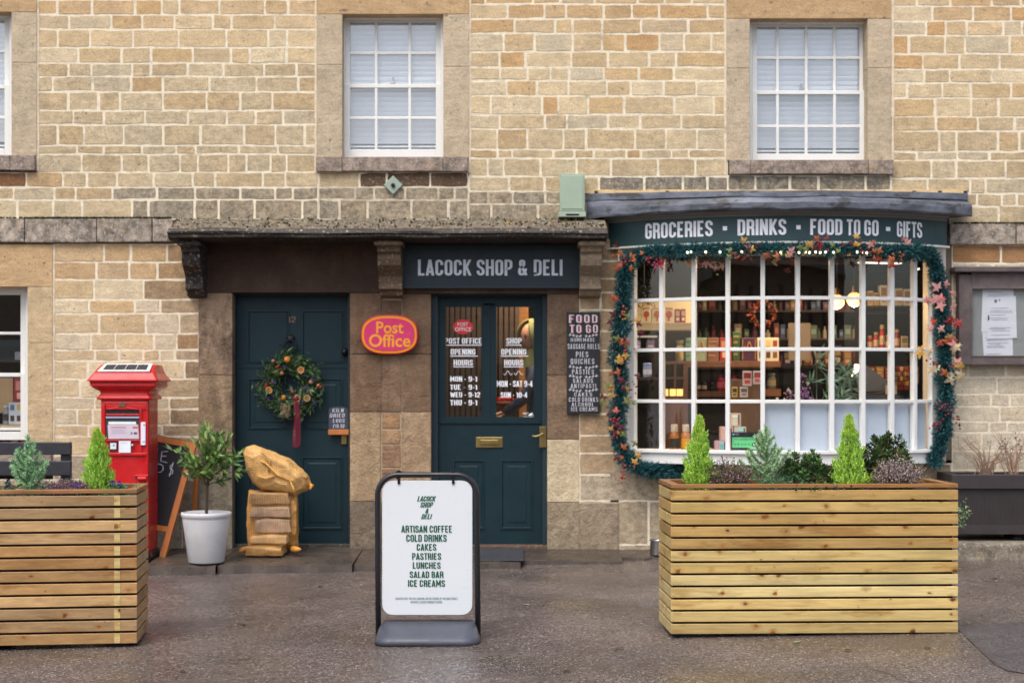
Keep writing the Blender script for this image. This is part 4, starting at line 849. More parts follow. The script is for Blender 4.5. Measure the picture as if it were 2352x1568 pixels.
# ================================================================== planters
def planter(name, label, xl, xr, yl, yr, depth, H, zb, cols, batten=None, nsl=12):
    """slatted box; front corners (xl,yl) and (xr,yr); sides run straight back"""
    fx = Vector((xr - xl, yr - yl, 0)); Lf = fx.length; fx.normalize(); bk = Vector((-fx.y, fx.x, 0))
    o = Vector((xl, yl, zb)); pt = thing(name, label, 'planter', ((xl + xr) / 2, (yl + yr) / 2 + depth / 2, zb - .02))
    P = lambda u, v, w: o + fx * u + bk * v + Vector((0, 0, w))
    b = MB(); pitch = (H - .022) / nsl; hs_ = pitch - .0115
    for k in range(nsl):
        z = k * pitch
        for side in range(4):
            c = jit(random.choice(cols), .18) + (random.random(),)
            e = .001
            if side == 0: a0, b0, vv = (0, Lf, .0), None, None; b.obox(P(Lf / 2, .011, z + hs_ / 2), fx, bk, (0, 0, 1), Lf / 2, .011, hs_ / 2, c)
            if side == 1: b.obox(P(Lf / 2, depth - .011, z + hs_ / 2), fx, bk, (0, 0, 1), Lf / 2, .011, hs_ / 2, c)
            if side == 2: b.obox(P(.011, depth / 2, z + hs_ / 2), fx, bk, (0, 0, 1), .011, depth / 2 - .023, hs_ / 2, c)
            if side == 3: b.obox(P(Lf - .011, depth / 2, z + hs_ / 2), fx, bk, (0, 0, 1), .011, depth / 2 - .023, hs_ / 2, c)
    b.build('slats', M['deck'], pt, bevel=.003)
    r_ = MB(); z = H - .011; w = .05
    for (uu, vv, hx_, hy_) in ((Lf / 2, w / 2, Lf / 2, w / 2), (Lf / 2, depth - w / 2, Lf / 2, w / 2), (w / 2, depth / 2, w / 2, depth / 2 - w - .001), (Lf - w / 2, depth / 2, w / 2, depth / 2 - w - .001)):
        r_.obox(P(uu, vv, z), fx, bk, (0, 0, 1), hx_, hy_, .011, jit(s(150, 106, 62), .1) + (random.random(),))
    r_.build('rim', M['deck'], pt, bevel=.003)
    l_ = MB(); l_.obox(P(Lf / 2, depth / 2, H / 2 - .06), fx, bk, (0, 0, 1), Lf / 2 - .026, depth / 2 - .026, H / 2 - .075, s(20, 18, 16)); l_.build('liner', M['matte'], pt)
    s_ = MB(); n = 14
    s_.loft([[P(.03 + (Lf - .06) * i / n, .03 + (depth - .06) * j / 5, H - .055 + .02 * mnoise.noise((i * .6, j * .8, 1))) for i in range(n + 1)] for j in range(6)]); s_.build('soil', M['soil'], pt, smooth=True)
    for uu in (.1, Lf / 2, Lf - .1):
        for vv in (.06, depth - .06):
            f_ = MB(); f_.obox(P(uu, vv, -.012), fx, bk, (0, 0, 1), .05, .035, .014, s(30, 26, 24)); f_.build('foot', M['matte'], pt)
    if batten:
        k_ = MB(); 
        for k in range(nsl): k_.obox(P(Lf + batten, -.0015, k * pitch + hs_ / 2), fx, bk, (0, 0, 1), .016, .001, hs_ / 2 - .003, jit(s(206, 182, 122), .08) + (random.random(),))
        k_.build('pale_stripe', M['deck'], pt)
    return P, Lf
woodR = [s(202, 176, 114), s(194, 164, 100), s(208, 186, 128), s(178, 144, 86), s(200, 172, 110)]
woodL = [s(178, 138, 88), s(168, 126, 76), s(188, 152, 104), s(172, 140, 98)]
y0r = 8.33 - CAMD; y1r = 8.39 - CAMD
PR, LR = planter('slatted_planter', 'yellowish slatted timber planter standing whole in front of the bow window', .869, 2.457, y0r, y1r, .5, .818, .034, woodR)
PL, LL = planter('slatted_planter', 'browner slatted timber planter with a pale stripe, in front of the red letter box', -3.62, -2.035, 8.27 - .19 - CAMD, 8.27 - CAMD, .52, .835, -.005, woodL, batten=-.105)

# ---------------------------------------------------------------- plant builders
def conifer(name, label, base, H, Rm, seed, lean=0):
    r = np.random.default_rng(seed); t = thing(name, label, 'conifer', base); B = np.array(base)
    P, D, L, Wd, cl = [], [], [], [], []
    n = 1500
    for i in range(n):
        u = r.random() ** 1.25; z = u * H; prof = Rm * (min(1, .62 + u * 2.4) if u < .18 else 1) * (1 - u) ** .74 * 1.0 * (1 + .16 * math.sin(u * 31 + seed)); a = r.random() * 2 * math.pi; prof *= 1 + .17 * math.sin(3 * a + seed * 2 + u * 11); rad = prof * (.25 + .78 * r.random() ** .5) * (1.14 if r.random() < .12 else 1)
        p = B + np.array([rad * math.cos(a) + lean * u, rad * math.sin(a), z * .96])
        d = np.array([math.cos(a) * .30, math.sin(a) * .30, 1.0]) + r.normal(size=3) * .12
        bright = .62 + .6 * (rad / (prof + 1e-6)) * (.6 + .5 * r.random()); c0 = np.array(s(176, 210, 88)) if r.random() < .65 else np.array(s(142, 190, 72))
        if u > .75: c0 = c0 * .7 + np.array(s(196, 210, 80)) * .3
        sl_ = H * .115 * (1 - .4 * u)
        for k in range(7):
            q = p + d * sl_ * (k / 7.0); side = r.normal(size=3) * .40
            P.append(q); D.append(d + side); L.append(sl_ * (.6 - .045 * k)); Wd.append(.0055); cl.append(np.clip(c0 * bright * (.85 + .3 * r.random()), 0, 1))
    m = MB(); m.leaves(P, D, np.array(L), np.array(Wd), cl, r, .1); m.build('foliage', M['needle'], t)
    m = MB(); m.tube([B + np.array([0, 0, -.05]), B + np.array([lean * .5, 0, H * .5]), B + np.array([lean, 0, H * .93])], [.010, .007, .002], 6, s(84, 60, 40)); m.build('trunk', M['stem'], t)
def bottlebrush(m, pts, nl, dens, col, r, w=.0042):
    pts = [np.array(p) for p in pts]
    for a, b_ in zip(pts[:-1], pts[1:]):
        ax = b_ - a; ln = np.linalg.norm(ax); ax = ax / (ln + 1e-9); n = max(4, int(ln * dens)); P = [a + (b_ - a) * r.random() for _ in range(n)]
        D = [ax * .9 + r.normal(size=3) * .75 for _ in range(n)]; m.leaves(P, D, nl * r.uniform(.6, 1.1, n), w, [np.clip(np.array(col) * r.uniform(.6, 1.35), 0, 1) for _ in range(n)], r, .05)
def pine(name, label, base, H, spread, seed, col):
    r = np.random.default_rng(seed); t = thing(name, label, 'conifer', base); B = np.array(base); m = MB(); st = MB()
    top = B + np.array([.004, 0, H]); bottlebrush(m, [B + np.array([0, 0, .03]), B + np.array([.01, 0, H * .5]), top], .030, 2600, col, r)
    st.tube([B + np.array([0, 0, -.04]), B + np.array([.01, 0, H * .5]), top], [.007, .005, .003], 6, s(90, 74, 56))
    for k in range(22):
        u = .06 + .76 * k / 22 + r.random() * .04; z = H * u; a = k * 2.4 + r.random(); ln = spread * (1.05 - u * .9) * (.75 + .4 * r.random())
        p = B + np.array([0, 0, z]); q = p + np.array([math.cos(a) * ln * .6, math.sin(a) * ln * .6, ln * .35]); e = p + np.array([math.cos(a) * ln, math.sin(a) * ln, ln * .95])
        bottlebrush(m, [p, q, e], .026, 2500, col, r); st.tube([p, q, e], [.004, .003, .002], 5, s(90, 74, 56))
    m.build('foliage', M['needle'], t); st.build('trunk', M['stem'], t)
def heather(name, label, base, Rx, Ry, H, seed, stemc, flowerc, n=260, ff=.7):
    r = np.random.default_rng(seed); t = thing(name, label, 'heather', base); B = np.array(base); m = MB(); fl = MB(); P, D, cl = [], [], []; FP, FD, FC = [], [], []
    for i in range(n):
        a = r.random() * 6.283; rr = r.random() ** .5; d = np.array([math.cos(a) * rr * Rx * .75, math.sin(a) * rr * Ry * .75, H * 1.22 * (1.0 - .35 * rr ** 2) * (.7 + .4 * r.random())])
        b0 = B + np.array([math.cos(a) * rr * Rx * .4, math.sin(a) * rr * Ry * .4, -.02]); 
        for k in range(13):
            u = .15 + .85 * k / 13; p = b0 + d * u
            if u > .5 and r.random() < ff:
                for _ in range(2): FP.append(p + r.normal(size=3) * .0035); FD.append(r.normal(size=3)); FC.append(np.clip(np.array(flowerc[r.integers(len(flowerc))]) * r.uniform(.7, 1.25), 0, 1))
            for _ in range(2): P.append(p); D.append(d / H + r.normal(size=3) * .6); cl.append(np.clip(np.array(stemc[r.integers(len(stemc))]) * r.uniform(.7, 1.3), 0, 1))
    m.leaves(P, D, .016, .0042, cl, r, .1); m.build('foliage', M['leaf'], t); fl.leaves(FP, FD, .009, .008, FC, r, .4); fl.build('flowers', M['leaf'], t)
def rosette_bush(name, label, base, Rx, Ry, H, seed, cols, n=60, ll=.042, lw=.016, cat='shrub'):
    r = np.random.default_rng(seed); t = thing(name, label, cat, base); B = np.array(base); m = MB(); st = MB(); P, D, L, cl = [], [], [], []
    for i in range(n):
        a = r.random() * 6.283; rr = r.random() ** .55; h = H * (.45 + .55 * r.random()) * (1 - .3 * rr ** 2); tip = B + np.array([math.cos(a) * rr * Rx, math.sin(a) * rr * Ry, h])
        b0 = B + np.array([math.cos(a) * rr * Rx * .3, math.sin(a) * rr * Ry * .3, -.03]); mid = (tip + b0) / 2 + r.normal(size=3) * .01
        st.tube([b0, mid, tip], [.004, .003, .0022], 5, s(104, 84, 62)); c0 = np.array(cols[r.integers(len(cols))])
        for k in range(16):
            an = k * 2.4; el = .15 + .85 * (k / 16); p = tip - np.array([0, 0, 1]) * .045 * (1 - k / 16) + (b0 - tip) * .03; d = np.array([math.cos(an) * (1.1 - el * .6), math.sin(an) * (1.1 - el * .6), el * .9])
            P.append(p); D.append(d); L.append(ll * (1.0 - .35 * el) * r.uniform(.8, 1.2)); cl.append(np.clip(c0 * (.75 + .5 * el) * r.uniform(.8, 1.2), 0, 1))
    m.leaves(P, D, np.array(L), lw, cl, r, .18); m.build('foliage', M['waxy'], t); st.build('stems', M['stem'], t)
def sprig(name, label, base, Rr, H, seed, cols, n=120, ll=.02, lw=.012, cat='plant', mt='leaf', flower=None):
    r = np.random.default_rng(seed); B = np.array(base); t = thing(name, label, cat, base); m = MB(); P = B + r.normal(size=(n, 3)) * np.array([Rr, Rr * .7, H * .4]) * .55 + np.array([0, 0, H * .45])
    P[:, 2] = np.maximum(P[:, 2], B[2]); D = r.normal(size=(n, 3)) + np.array([0, -.3, .5]); m.leaves(P, D, ll * r.uniform(.6, 1.3, n), lw, [np.clip(np.array(cols[r.integers(len(cols))]) * r.uniform(.7, 1.3), 0, 1) for _ in range(n)], r, .2); m.build('foliage', M[mt], t)
    if flower:
        f = MB()
        for c, k in flower:
            for _ in range(k):
                p = B + np.array([r.normal() * Rr * .6, -Rr * .5 + r.normal() * .01, H * r.uniform(.6, 1.15)])
                for j in range(5): a = j * 1.2566; f.leaves([p], [(math.cos(a), -.25, math.sin(a))], .016, .015, [np.clip(np.array(c) * r.uniform(.8, 1.2), 0, 1)], r, .1)
                f.ball(p - np.array([0, .003, 0]), .0025, 6, s(220, 190, 60))
        f.build('flowers', M['leaf'], t)
ZR = .034 + .818 - .05; ZL = -.005 + .835 - .05
def atR(px, v=.2): p = PR(0, v, 0); d = (p.y + CAMD); x = (px - 1176) * (d + .01) / FPX; return (x, p.y + .01, ZR)
def atL(px, v=.2):
    lo, hi = 0.0, LL
    for _ in range(40):
        m = (lo + hi) / 2; p = PL(m, v, 0)
        if 1176 + p.x * FPX / (p.y + CAMD) < px: lo = m
        else: hi = m
    return (p.x, p.y, ZL)
hR = lambda py, v=.2: CAMH + (890 - py) * (8.36 + v) / FPX - ZR
hL = lambda py, v=.2: CAMH + (890 - py) * (8.3 + v) / FPX - ZL
PINK = [s(204, 140, 176), s(216, 168, 190), s(180, 110, 156)]; PALE = [s(214, 188, 192), s(190, 160, 168), s(224, 206, 206)]; HG = [s(92, 104, 58), s(118, 120, 78), s(80, 74, 52)]; DKL = [s(60, 92, 48), s(76, 108, 54), s(48, 74, 44), s(98, 130, 70)]
conifer('lime_conifer', 'lime green cone shaped conifer at the end of the whole planter, under the glass bottles', atR(1603, .17), hR(957, .17), .083, 3, .01)
conifer('lime_conifer', 'lime green cone shaped conifer between the two dark leaved shrubs of the whole planter', atR(1953, .13), hR(955, .13), .086, 4, -.006)
conifer('lime_conifer', 'lime green cone shaped conifer touching the red letter box', atL(228, .22), hL(985, .22), .088, 6, -.012)
pine('blue_pine', 'grey green young pine leaning over the rating sticker', atR(1757, .22), hR(980, .22), .15, 7, s(178, 210, 164))
pine('blue_pine', 'grey green young pine in front of the dark bench', atL(62, .2), hL(1002, .2), .13, 8, s(166, 206, 158))
heather('heather', 'dark green heather with a few pink flowers beside the pine in the whole planter', atR(1672, .15), .13, .10, hR(1062, .15) + .01, 9, HG, PINK, 240, .22)
heather('heather', 'straggly pale pink heather at the far end of the whole planter', atR(2062, .15), .145, .11, hR(1052, .15), 10, HG + [s(110, 92, 84)], PALE, 210, .6)
heather('heather', 'low purple pink heather beside the red letter box planter conifer', atL(152, .18), .16, .12, hL(1100, .18), 11, HG, PINK + [s(120, 84, 130)], 300, .8)
rosette_bush('skimmia_shrub', 'dark glossy leaved shrub between the pine and the lime conifer', atR(1855, .25), .175, .13, hR(1030, .25), 12, DKL, 66, .042, .017)
rosette_bush('skimmia_shrub', 'tall dark evergreen shrub behind the pale pink heather', atR(2035, .36), .15, .1, hR(985, .36), 13, [s(40, 64, 34), s(56, 84, 40), s(84, 100, 48)], 92, .04, .015)
sprig('low_foliage', 'yellow and green variegated sprig behind the pale heather', atR(2010, .3), .07, .12, 14, [s(150, 168, 60), s(90, 130, 52), s(190, 190, 80)], 160)
sprig('low_foliage', 'soft grey green foliage spilling round the foot of the pine', atR(1790, .14), .12, .10, 15, [s(96, 140, 112), s(70, 118, 80), s(90, 150, 96)], 260, .03, .006)
sprig('low_foliage', 'dark leaves crowded low in front of the glossy shrub', atR(1880, .1), .14, .07, 16, DKL, 200, .03, .014)
sprig('pansy', 'low pansies with purple flowers at the end of the browner planter', atL(280, .17), .06, .07, 17, [s(70, 120, 84), s(90, 140, 100)], 170, .024, .014, 'flower', flower=[(s(70, 50, 150), 4)])
sprig('pansy', 'violet pansy blooming among the purple pink heather', atL(175, .14), .05, .07, 18, [s(80, 130, 90), s(70, 116, 84)], 60, .024, .014, 'flower', flower=[(s(90, 60, 160), 3)])
sprig('pansy', 'dark blue pansy at the foot of the pine before the bench', atL(22, .14), .06, .08, 19, [s(60, 110, 80), s(80, 130, 96)], 90, .024, .014, 'flower', flower=[(s(40, 40, 90), 3)])
sprig('low_foliage', 'soft green leaves round the foot of the pine before the bench', atL(95, .17), .08, .08, 20, [s(84, 140, 100), s(70, 120, 84)], 200, .026, .01)
sprig('low_foliage', 'bright green leaves round the foot of the letter box conifer', atL(235, .17), .07, .05, 21, [s(84, 150, 90), s(110, 160, 70)], 160, .026, .008)
sprig('weed_tuft', 'pale green weed growing against the dark trough', (PX(2207, -.6), -.6, GZ(2.9) + .26), .05, .22, 22, [s(120, 146, 104), s(150, 170, 128), s(90, 120, 76)], 130, .026, .016)

# ================================================================== swinging pavement sign
Yp = 8.36 - CAMD
ps = thing('pavement_sign', 'white swinging pavement sign with green lettering on a black tube frame', 'sign', (PX(983, Yp), Yp, GZ(-.45)))
X = lambda p: PX(p, Yp); Z = lambda p: PZ(p, Yp)
b = MB(); pts = [(X(869), Yp, Z(1462)), (X(868), Yp, Z(1300)), (X(867.5), Yp, Z(1136))] + [(X(913 - 45.5 * math.cos(t)), Yp, Z(1136 - 46 * math.sin(t))) for t in np.linspace(.15, math.pi / 2, 8)] + [(X(1049 + 45.5 * math.sin(t)), Yp, Z(1136 - 46 * math.cos(t))) for t in np.linspace(0, math.pi / 2 - .15, 8)] + [(X(1094.5), Yp, Z(1136)), (X(1096.5), Yp, Z(1300)), (X(1098), Yp, Z(1462))]
b.tube(pts, .0155, 12); b.build('frame', M['black'], ps, smooth=True)
b = MB()
for p in (916, 1041): b.tube([(X(p) + .018 * math.cos(t), Yp, Z(1090) + .019 * math.sin(t)) for t in np.linspace(.6, 5.2, 12)], .006, 6); b.pbox(p - 3, p + 3, 1096, 1111, Yp - .012, .024)
b.build('hook', M['iron'], ps)
ppan = MB(); pol = rrect2((X(878) + X(1085)) / 2, (Z(1103) + Z(1411)) / 2, (X(1085) - X(878)) / 2, (Z(1103) - Z(1411)) / 2, .058); plate(ppan, pol, Yp - .005, .010); ppan.build('panel', mat('white_sign_panel', s(216, 221, 224), .35, var=.015), ps, bevel=.0015)
yy = Yp - .0075; GRN = s(16, 84, 58)
lines(ps, M['col'], [('LACOCK', 958, 1002, 1138.5, 1150.5, .145, .22), ('SHOP', 965, 995, 1152.5, 1164.5, .145, .22), ('&', 976.5, 984.5, 1167, 1178, .145, .22), ('DELI', 967, 993, 1179.5, 1191, .145, .22), ('ARTISAN COFFEE', 921.5, 1037.5, 1206, 1222), ('COLD DRINKS', 933, 1026, 1227, 1243), ('CAKES', 957, 1002, 1248, 1263.5), ('PASTRIES', 946.5, 1013, 1269, 1284.5), ('LUNCHES', 948, 1012, 1290, 1305), ('SALAD BAR', 941, 1018.5, 1311, 1326), ('ICE CREAMS', 937, 1022, 1331, 1346.5)], yy, .135, 0, GRN)
lines(ps, M['col'], [('LOCATED PAST THE RED LION PUB, ON THE CENTRE OF THE HIGH STREET,', 908, 1052, 1371, 1376), ('OPPOSITE LACOCK PRIMARY SCHOOL', 943, 1016, 1379, 1384)], yy, .12, 0, s(120, 140, 136))
b = MB(); cx_, gz = X(984), GZ(-.45)
def brow(hx, hy, z, cy=0, r=.09): return [(p[0], p[1], z) for p in rrect2(cx_, Yp + cy, hx, hy, r, 6)]
b.loft([brow(.284, .20, gz), brow(.286, .202, gz + .022), brow(.278, .19, gz + .04), brow(.268, .14, gz + .075, .02, .08), brow(.255, .085, gz + .098, .03, .06), brow(.235, .06, gz + .102, .03, .05)], closed=True, caps=True)
b.build('base', M['rubber'], ps, smooth=True)

# ================================================================== red letter box
Yb = 11.72 - CAMD; D_ = 11.72
pbx = thing('letter_box', 'red pillar letter box with a solar panel on its sloping cap, behind the browner planter', 'letter box', (PX(293, Yb), Yb + .215, -.04))
cx_, cy_ = PX(286, Yb), Yb + .16
def ring(hx, hy, z, r=.03, dy=0): return [(p[0], p[1], z) for p in rrect2(cx_, cy_ + dy, hx, hy, r, 4)]
b = MB(); b.loft([ring(.186, .158, .12, .02), ring(.186, .158, 1.285, .02), ring(.210, .182, 1.290, .02), ring(.214, .186, 1.302, .02), ring(.188, .162, 1.335, .02), ring(.194, .168, 1.352, .02), ring(.232, .196, 1.375, .02), ring(.246, .206, 1.385, .02), ring(.246, .206, 1.392, .02)], closed=True, caps=True); b.build('body', M['red'], pbx, bevel=.003)
b = MB(); b.loft([ring(.254, .214, 1.392, .015), ring(.254, .214, 1.405, .015), ring(.248, .208, 1.407, .015), ring(.248, .208, 1.425, .015), ring(.272, .232, 1.430, .015), ring(.272, .232, 1.440, .015), ring(.262, .222, 1.452, .015), ring(.236, .190, 1.492, .015), ring(.215, .11, 1.556, .015, .06), ring(.1, .05, 1.558, .015, .06)], closed=True, caps=True)
for k in range(24): b.box(cx_ - .252 + k * .0215, cx_ - .252 + k * .0215 + .012, cy_ - .217, cy_ - .206, 1.406, 1.426)
b.build('cap', M['red'], pbx, bevel=.003)
b = MB(); q = lambda u, k, h: (cx_ + u * (.212 - .014 * k), cy_ - .195 + .145 * k - h * .42, 1.492 + .0655 * k + h * .90)
b.add([q(-.96, .08, .003), q(.94, .08, .003), q(.97, .98, .003), q(-.88, .98, .003), q(-.96, .08, .012), q(.94, .08, .012), q(.97, .98, .012), q(-.88, .98, .012)], [(0, 1, 2, 3), (4, 5, 6, 7), (0, 1, 5, 4), (1, 2, 6, 5), (2, 3, 7, 6), (3, 0, 4, 7)]); sp = b.build('solar_panel', M['white'], pbx)
b = MB()
for k in range(4): u0, u1 = -.80 + k * .41, -.80 + k * .41 + .385; b.add([q(u0, .22, .0135), q(u1, .22, .0135), q(u1 + .02, .84, .0135), q(u0 + .02, .84, .0135)], [(0, 1, 2, 3)])
b.build('solar_cells', M['solar'], sp)
b = MB(); b.loft([ring(.198, .172, -.06, .02), ring(.198, .172, .10, .02), ring(.19, .164, .12, .02)], closed=True, caps=True); b.build('plinth', M['black'], pbx, bevel=.004)
yf = cy_ - .1585
def fb(p, q_, c, d, y, dep, col, mt, nm, bev=.002):
    m = MB(); m.pbox(p, q_, c, d, y, dep, col); return m.build(nm, M[mt], pbx, bevel=bev)
m = MB(); m.pbox(233, 339, 923, 929, yf - .012, .013); 
for (p, q_, c, d, y) in ((233, 241, 929, 1128, .012), (336, 340, 929, 1128, .012), (243, 336, 929, 940, .010), (243, 336, 1040, 1046, .016), (320, 326, 940, 1040, .010), (243, 320, 950, 954, .018), (243, 320, 1009, 1013, .02)): m.pbox(p, q_, c, d, yf - y, y + .001)
m.prism([(243, 940), (282, 931), (320, 940)], lambda u, v: (PX(u, yf), yf - .016, PZ(v, yf)), lambda u, v: (PX(u, yf), yf, PZ(v, yf))); m.build('door', M['red'], pbx, bevel=.003)
fb(243, 320, 940.5, 949.5, yf - .006, .007, s(8, 8, 10), 'col', 'posting_slot')
fb(243, 320, 955, 1008.5, yf - .004, .005, s(52, 52, 54), 'col', 'recess')
m = MB(); m.pbox(243, 320, 956, 960, yf - .014, .008, s(170, 166, 190)); m.pbox(249, 312, 968, 974, yf - .014, .008, s(232, 240, 240)); m.prism([(248, 975), (318, 974), (320, 1007), (250, 1007)], lambda u, v: (PX(u, yf), yf - .012, PZ(v, yf)), lambda u, v: (PX(u, yf), yf - .006, PZ(v, yf)), s(206, 192, 204))
m.pbox(254, 290, 980, 982, yf - .0135, .001, s(196, 110, 120)); m.pbox(305, 316, 979.5, 983, yf - .0135, .001, s(190, 70, 50))
for v in (986, 990, 994): m.pbox(256, 292 - (v % 7), v, v + 1.2, yf - .0135, .001, s(182, 172, 186))
m.pbox(300, 304, 992, 997, yf - .0135, .001, s(110, 110, 120)); m.pbox(307, 315, 992, 997, yf - .0135, .001, s(80, 80, 90)); m.build('notice_plate', M['col'], pbx)
m = MB(); m.pbox(251, 269, 1015, 1034, yf - .012, .012, s(20, 22, 26)); m.pbox(253, 267, 1016.5, 1031, yf - .0135, .002, s(214, 226, 232)); m.pbox(260, 263, 1021, 1024, yf - .0145, .001, s(40, 44, 50)); m.build('tablet_frame', M['col'], pbx)
m = MB(); m.pbox(273, 300, 1011, 1039, yf - .020, .012, s(228, 232, 238)); m.pbox(279, 293, 1016, 1017, yf - .0212, .001, s(180, 186, 196)); m.build('white_label', M['col'], pbx)
m = MB(); m.prism(rrect2(PX(330, yf), PZ(995, yf), .0175, .089, .006, 3), lambda u, v: (u, yf - .018, v), lambda u, v: (u, yf - .009, v), s(222, 224, 236)); m.pbox(329, 333, 974, 977, yf - .0195, .001, s(200, 70, 80)); m.pbox(327, 335, 1013, 1015, yf - .0195, .001, s(150, 150, 165)); m.build('white_label', M['col'], pbx)
m = MB(); m.ball((PX(306, yf), yf - .022, PZ(1022, yf)), .012, 12); m.build('lock', M['steel'], pbx, smooth=True)
m = MB(); m.pbox(272, 289, 925, 934, yf - .020, .012, s(110, 74, 54)); m.pbox(277, 284, 923, 927, yf - .022, .012, s(124, 92, 62)); m.build('emblem', M['col'], pbx, bevel=.002)
m = MB(); m.pbox(308, 340, 1090, 1095, yf - .02, .02); m.tube([(PX(318, yf), yf - .02, PZ(1098, yf)), (PX(338, yf), yf - .02, PZ(1098, yf))], .016, 10); m.build('hinge', M['red'], pbx, bevel=.003)

# ================================================================== chalkboard A-frame behind the letter box
TRc, BRc, TLc, BLc = [Vector(v) for v in ((-2.535, -.20, .945), (-2.750, -.47, -.03), (-3.03, .0 - .06, 1.03), (-3.13, -.36, .0))]
ab = thing('chalk_a_board', 'chalkboard with orange wooden frame leaning between the red letter box and the white pot', 'sign', (-2.8, -.3, -.03))
b = MB(); nr = (TRc - BRc).cross(TLc - TRc).normalized()
b.bar(TRc, BRc, .05, .028, nr); b.bar(TLc, BLc, .05, .028, nr); b.bar(TRc - (TRc - BRc) * .03, TLc - (TLc - BLc) * .03, .05, .026, nr); k = .70; b.bar(TRc + (BRc - TRc) * k, TLc + (BLc - TLc) * k, .045, .026, nr)
bq = Vector((-2.62, -.03, .0)); b.bar(TRc + Vector((.02, .02, -.12)), bq + Vector((.03, .0, .1)), .035, .025, nr); b.build('frame', M['orange_wood'], ab, bevel=.003)
b = MB(); i_ = .02; pa = [TRc, TRc + (BRc - TRc) * .70, TLc + (BLc - TLc) * .70, TLc]; off = nr * .004
b.add([p + off for p in pa] + [p - off for p in pa], [(0, 1, 2, 3), (7, 6, 5, 4), (0, 1, 5, 4), (1, 2, 6, 5), (2, 3, 7, 6), (3, 0, 4, 7)]); b.build('board', M['chalkboard'], ab)
b = MB(); fr_ = -1 if nr.y > 0 else 1
def onb(px, py):
    """point of the board plane seen at a photo position"""
    o = Vector((0, -CAMD, CAMH)); d = Vector(((px - 1176) / FPX, 1, (890 - py) / FPX)); q_ = TRc + nr * .006 * fr_; t = (q_ - o).dot(nr) / d.dot(nr); return o + d * t
def stroke(ps_): b.tube([onb(*p) for p in ps_], .0035, 5)
stroke([(386, 1036), (372, 1037), (369, 1058), (384, 1062)]); stroke([(370, 1047), (382, 1047)])
stroke([(361, 1064), (360, 1084), (369, 1084), (375, 1078), (374, 1069), (367, 1065), (361, 1066)])
stroke([(398, 1066), (391, 1069), (391, 1076), (397, 1079), (396, 1087), (388, 1089)]); stroke([(398, 1061), (389, 1094)]); stroke([(362, 1030), (359, 1052)])
b.build('lettering', M['chalk'], ab)

# ================================================================== potted bay tree
Yq = 11.62 - CAMD; pot_c = (PX(474, Yq), Yq, .052)
pot = thing('plant_pot', 'white round tapered pot on the paving beside the plain green door', 'pot', pot_c)
hP = PZ(1176, Yq) - .052; r1, r0 = (531 - 417) / 2 * 11.62 / FPX, (515 - 433) / 2 * 11.62 / FPX
b = MB(); b.lathe([(r0 * .95, 0), (r0, .006), (r0 + (r1 - r0) * .80, hP * .86), (r1 * .95, hP * .9), (r1 * .975, hP * .91), (r1, hP * .955), (r1, hP), (r1 * .93, hP + .003), (r1 * .90, hP - .03), (r1 * .86, hP - .06)], pot_c, 36); b.build('pot_body', M['plastic'], pot, smooth=True)
b = MB(); b.lathe([(r1 * .88, 0), (.02, .012)], (pot_c[0], pot_c[1], pot_c[2] + hP - .05), 20); b.build('soil', M['soil'], pot)
r = np.random.default_rng(31); tz = pot_c[2] + hP - .05; tb = thing('bay_tree', 'small bushy evergreen with green pointed leaves growing in the white pot', 'shrub', (pot_c[0], pot_c[1], tz)); b = MB()
B = np.array((pot_c[0], pot_c[1], tz)); fk = B + np.array([.012, 0, .33]); b.tube([B, B + np.array([.004, 0, .17]), fk], [.013, .011, .009], 7, s(74, 60, 44)); ctr = np.array([PX(483, Yq), Yq, PZ(1062, Yq)])
P, Dv, L, cl = [], [], [], []
for k in range(46):
    d = r.normal(size=3); d /= np.linalg.norm(d); d[2] = d[2] * .9 + .12; tip = ctr + d * np.array([.315, .2, .25]) * r.uniform(.45, 1.06); st0 = fk + np.array([0, 0, r.uniform(-.1, .15)]); md = (st0 + tip) / 2 + r.normal(size=3) * .02
    b.tube([st0, md, tip], [.005, .0038, .0022], 5, s(84, 74, 48)); 
    for j in range(14):
        u = r.uniform(.35, 1.03); p = st0 * (1 - u) ** 2 + 2 * md * u * (1 - u) + tip * u * u; dd = (tip - st0); dd = dd / np.linalg.norm(dd) + r.normal(size=3) * .75 + np.array([0, 0, .25]); P.append(p); Dv.append(dd); L.append(r.uniform(.05, .095))
        c0 = np.array([s(112, 146, 72), s(88, 122, 60), s(140, 168, 88), s(94, 128, 78)][r.integers(4)]); cl.append(np.clip(c0 * r.uniform(.7, 1.25), 0, 1))
b.build('trunk', M['stem'], tb); m = MB(); m.leaves(P, Dv, np.array(L), .026, cl, r, .16); m.build('foliage', M['waxy'], tb)

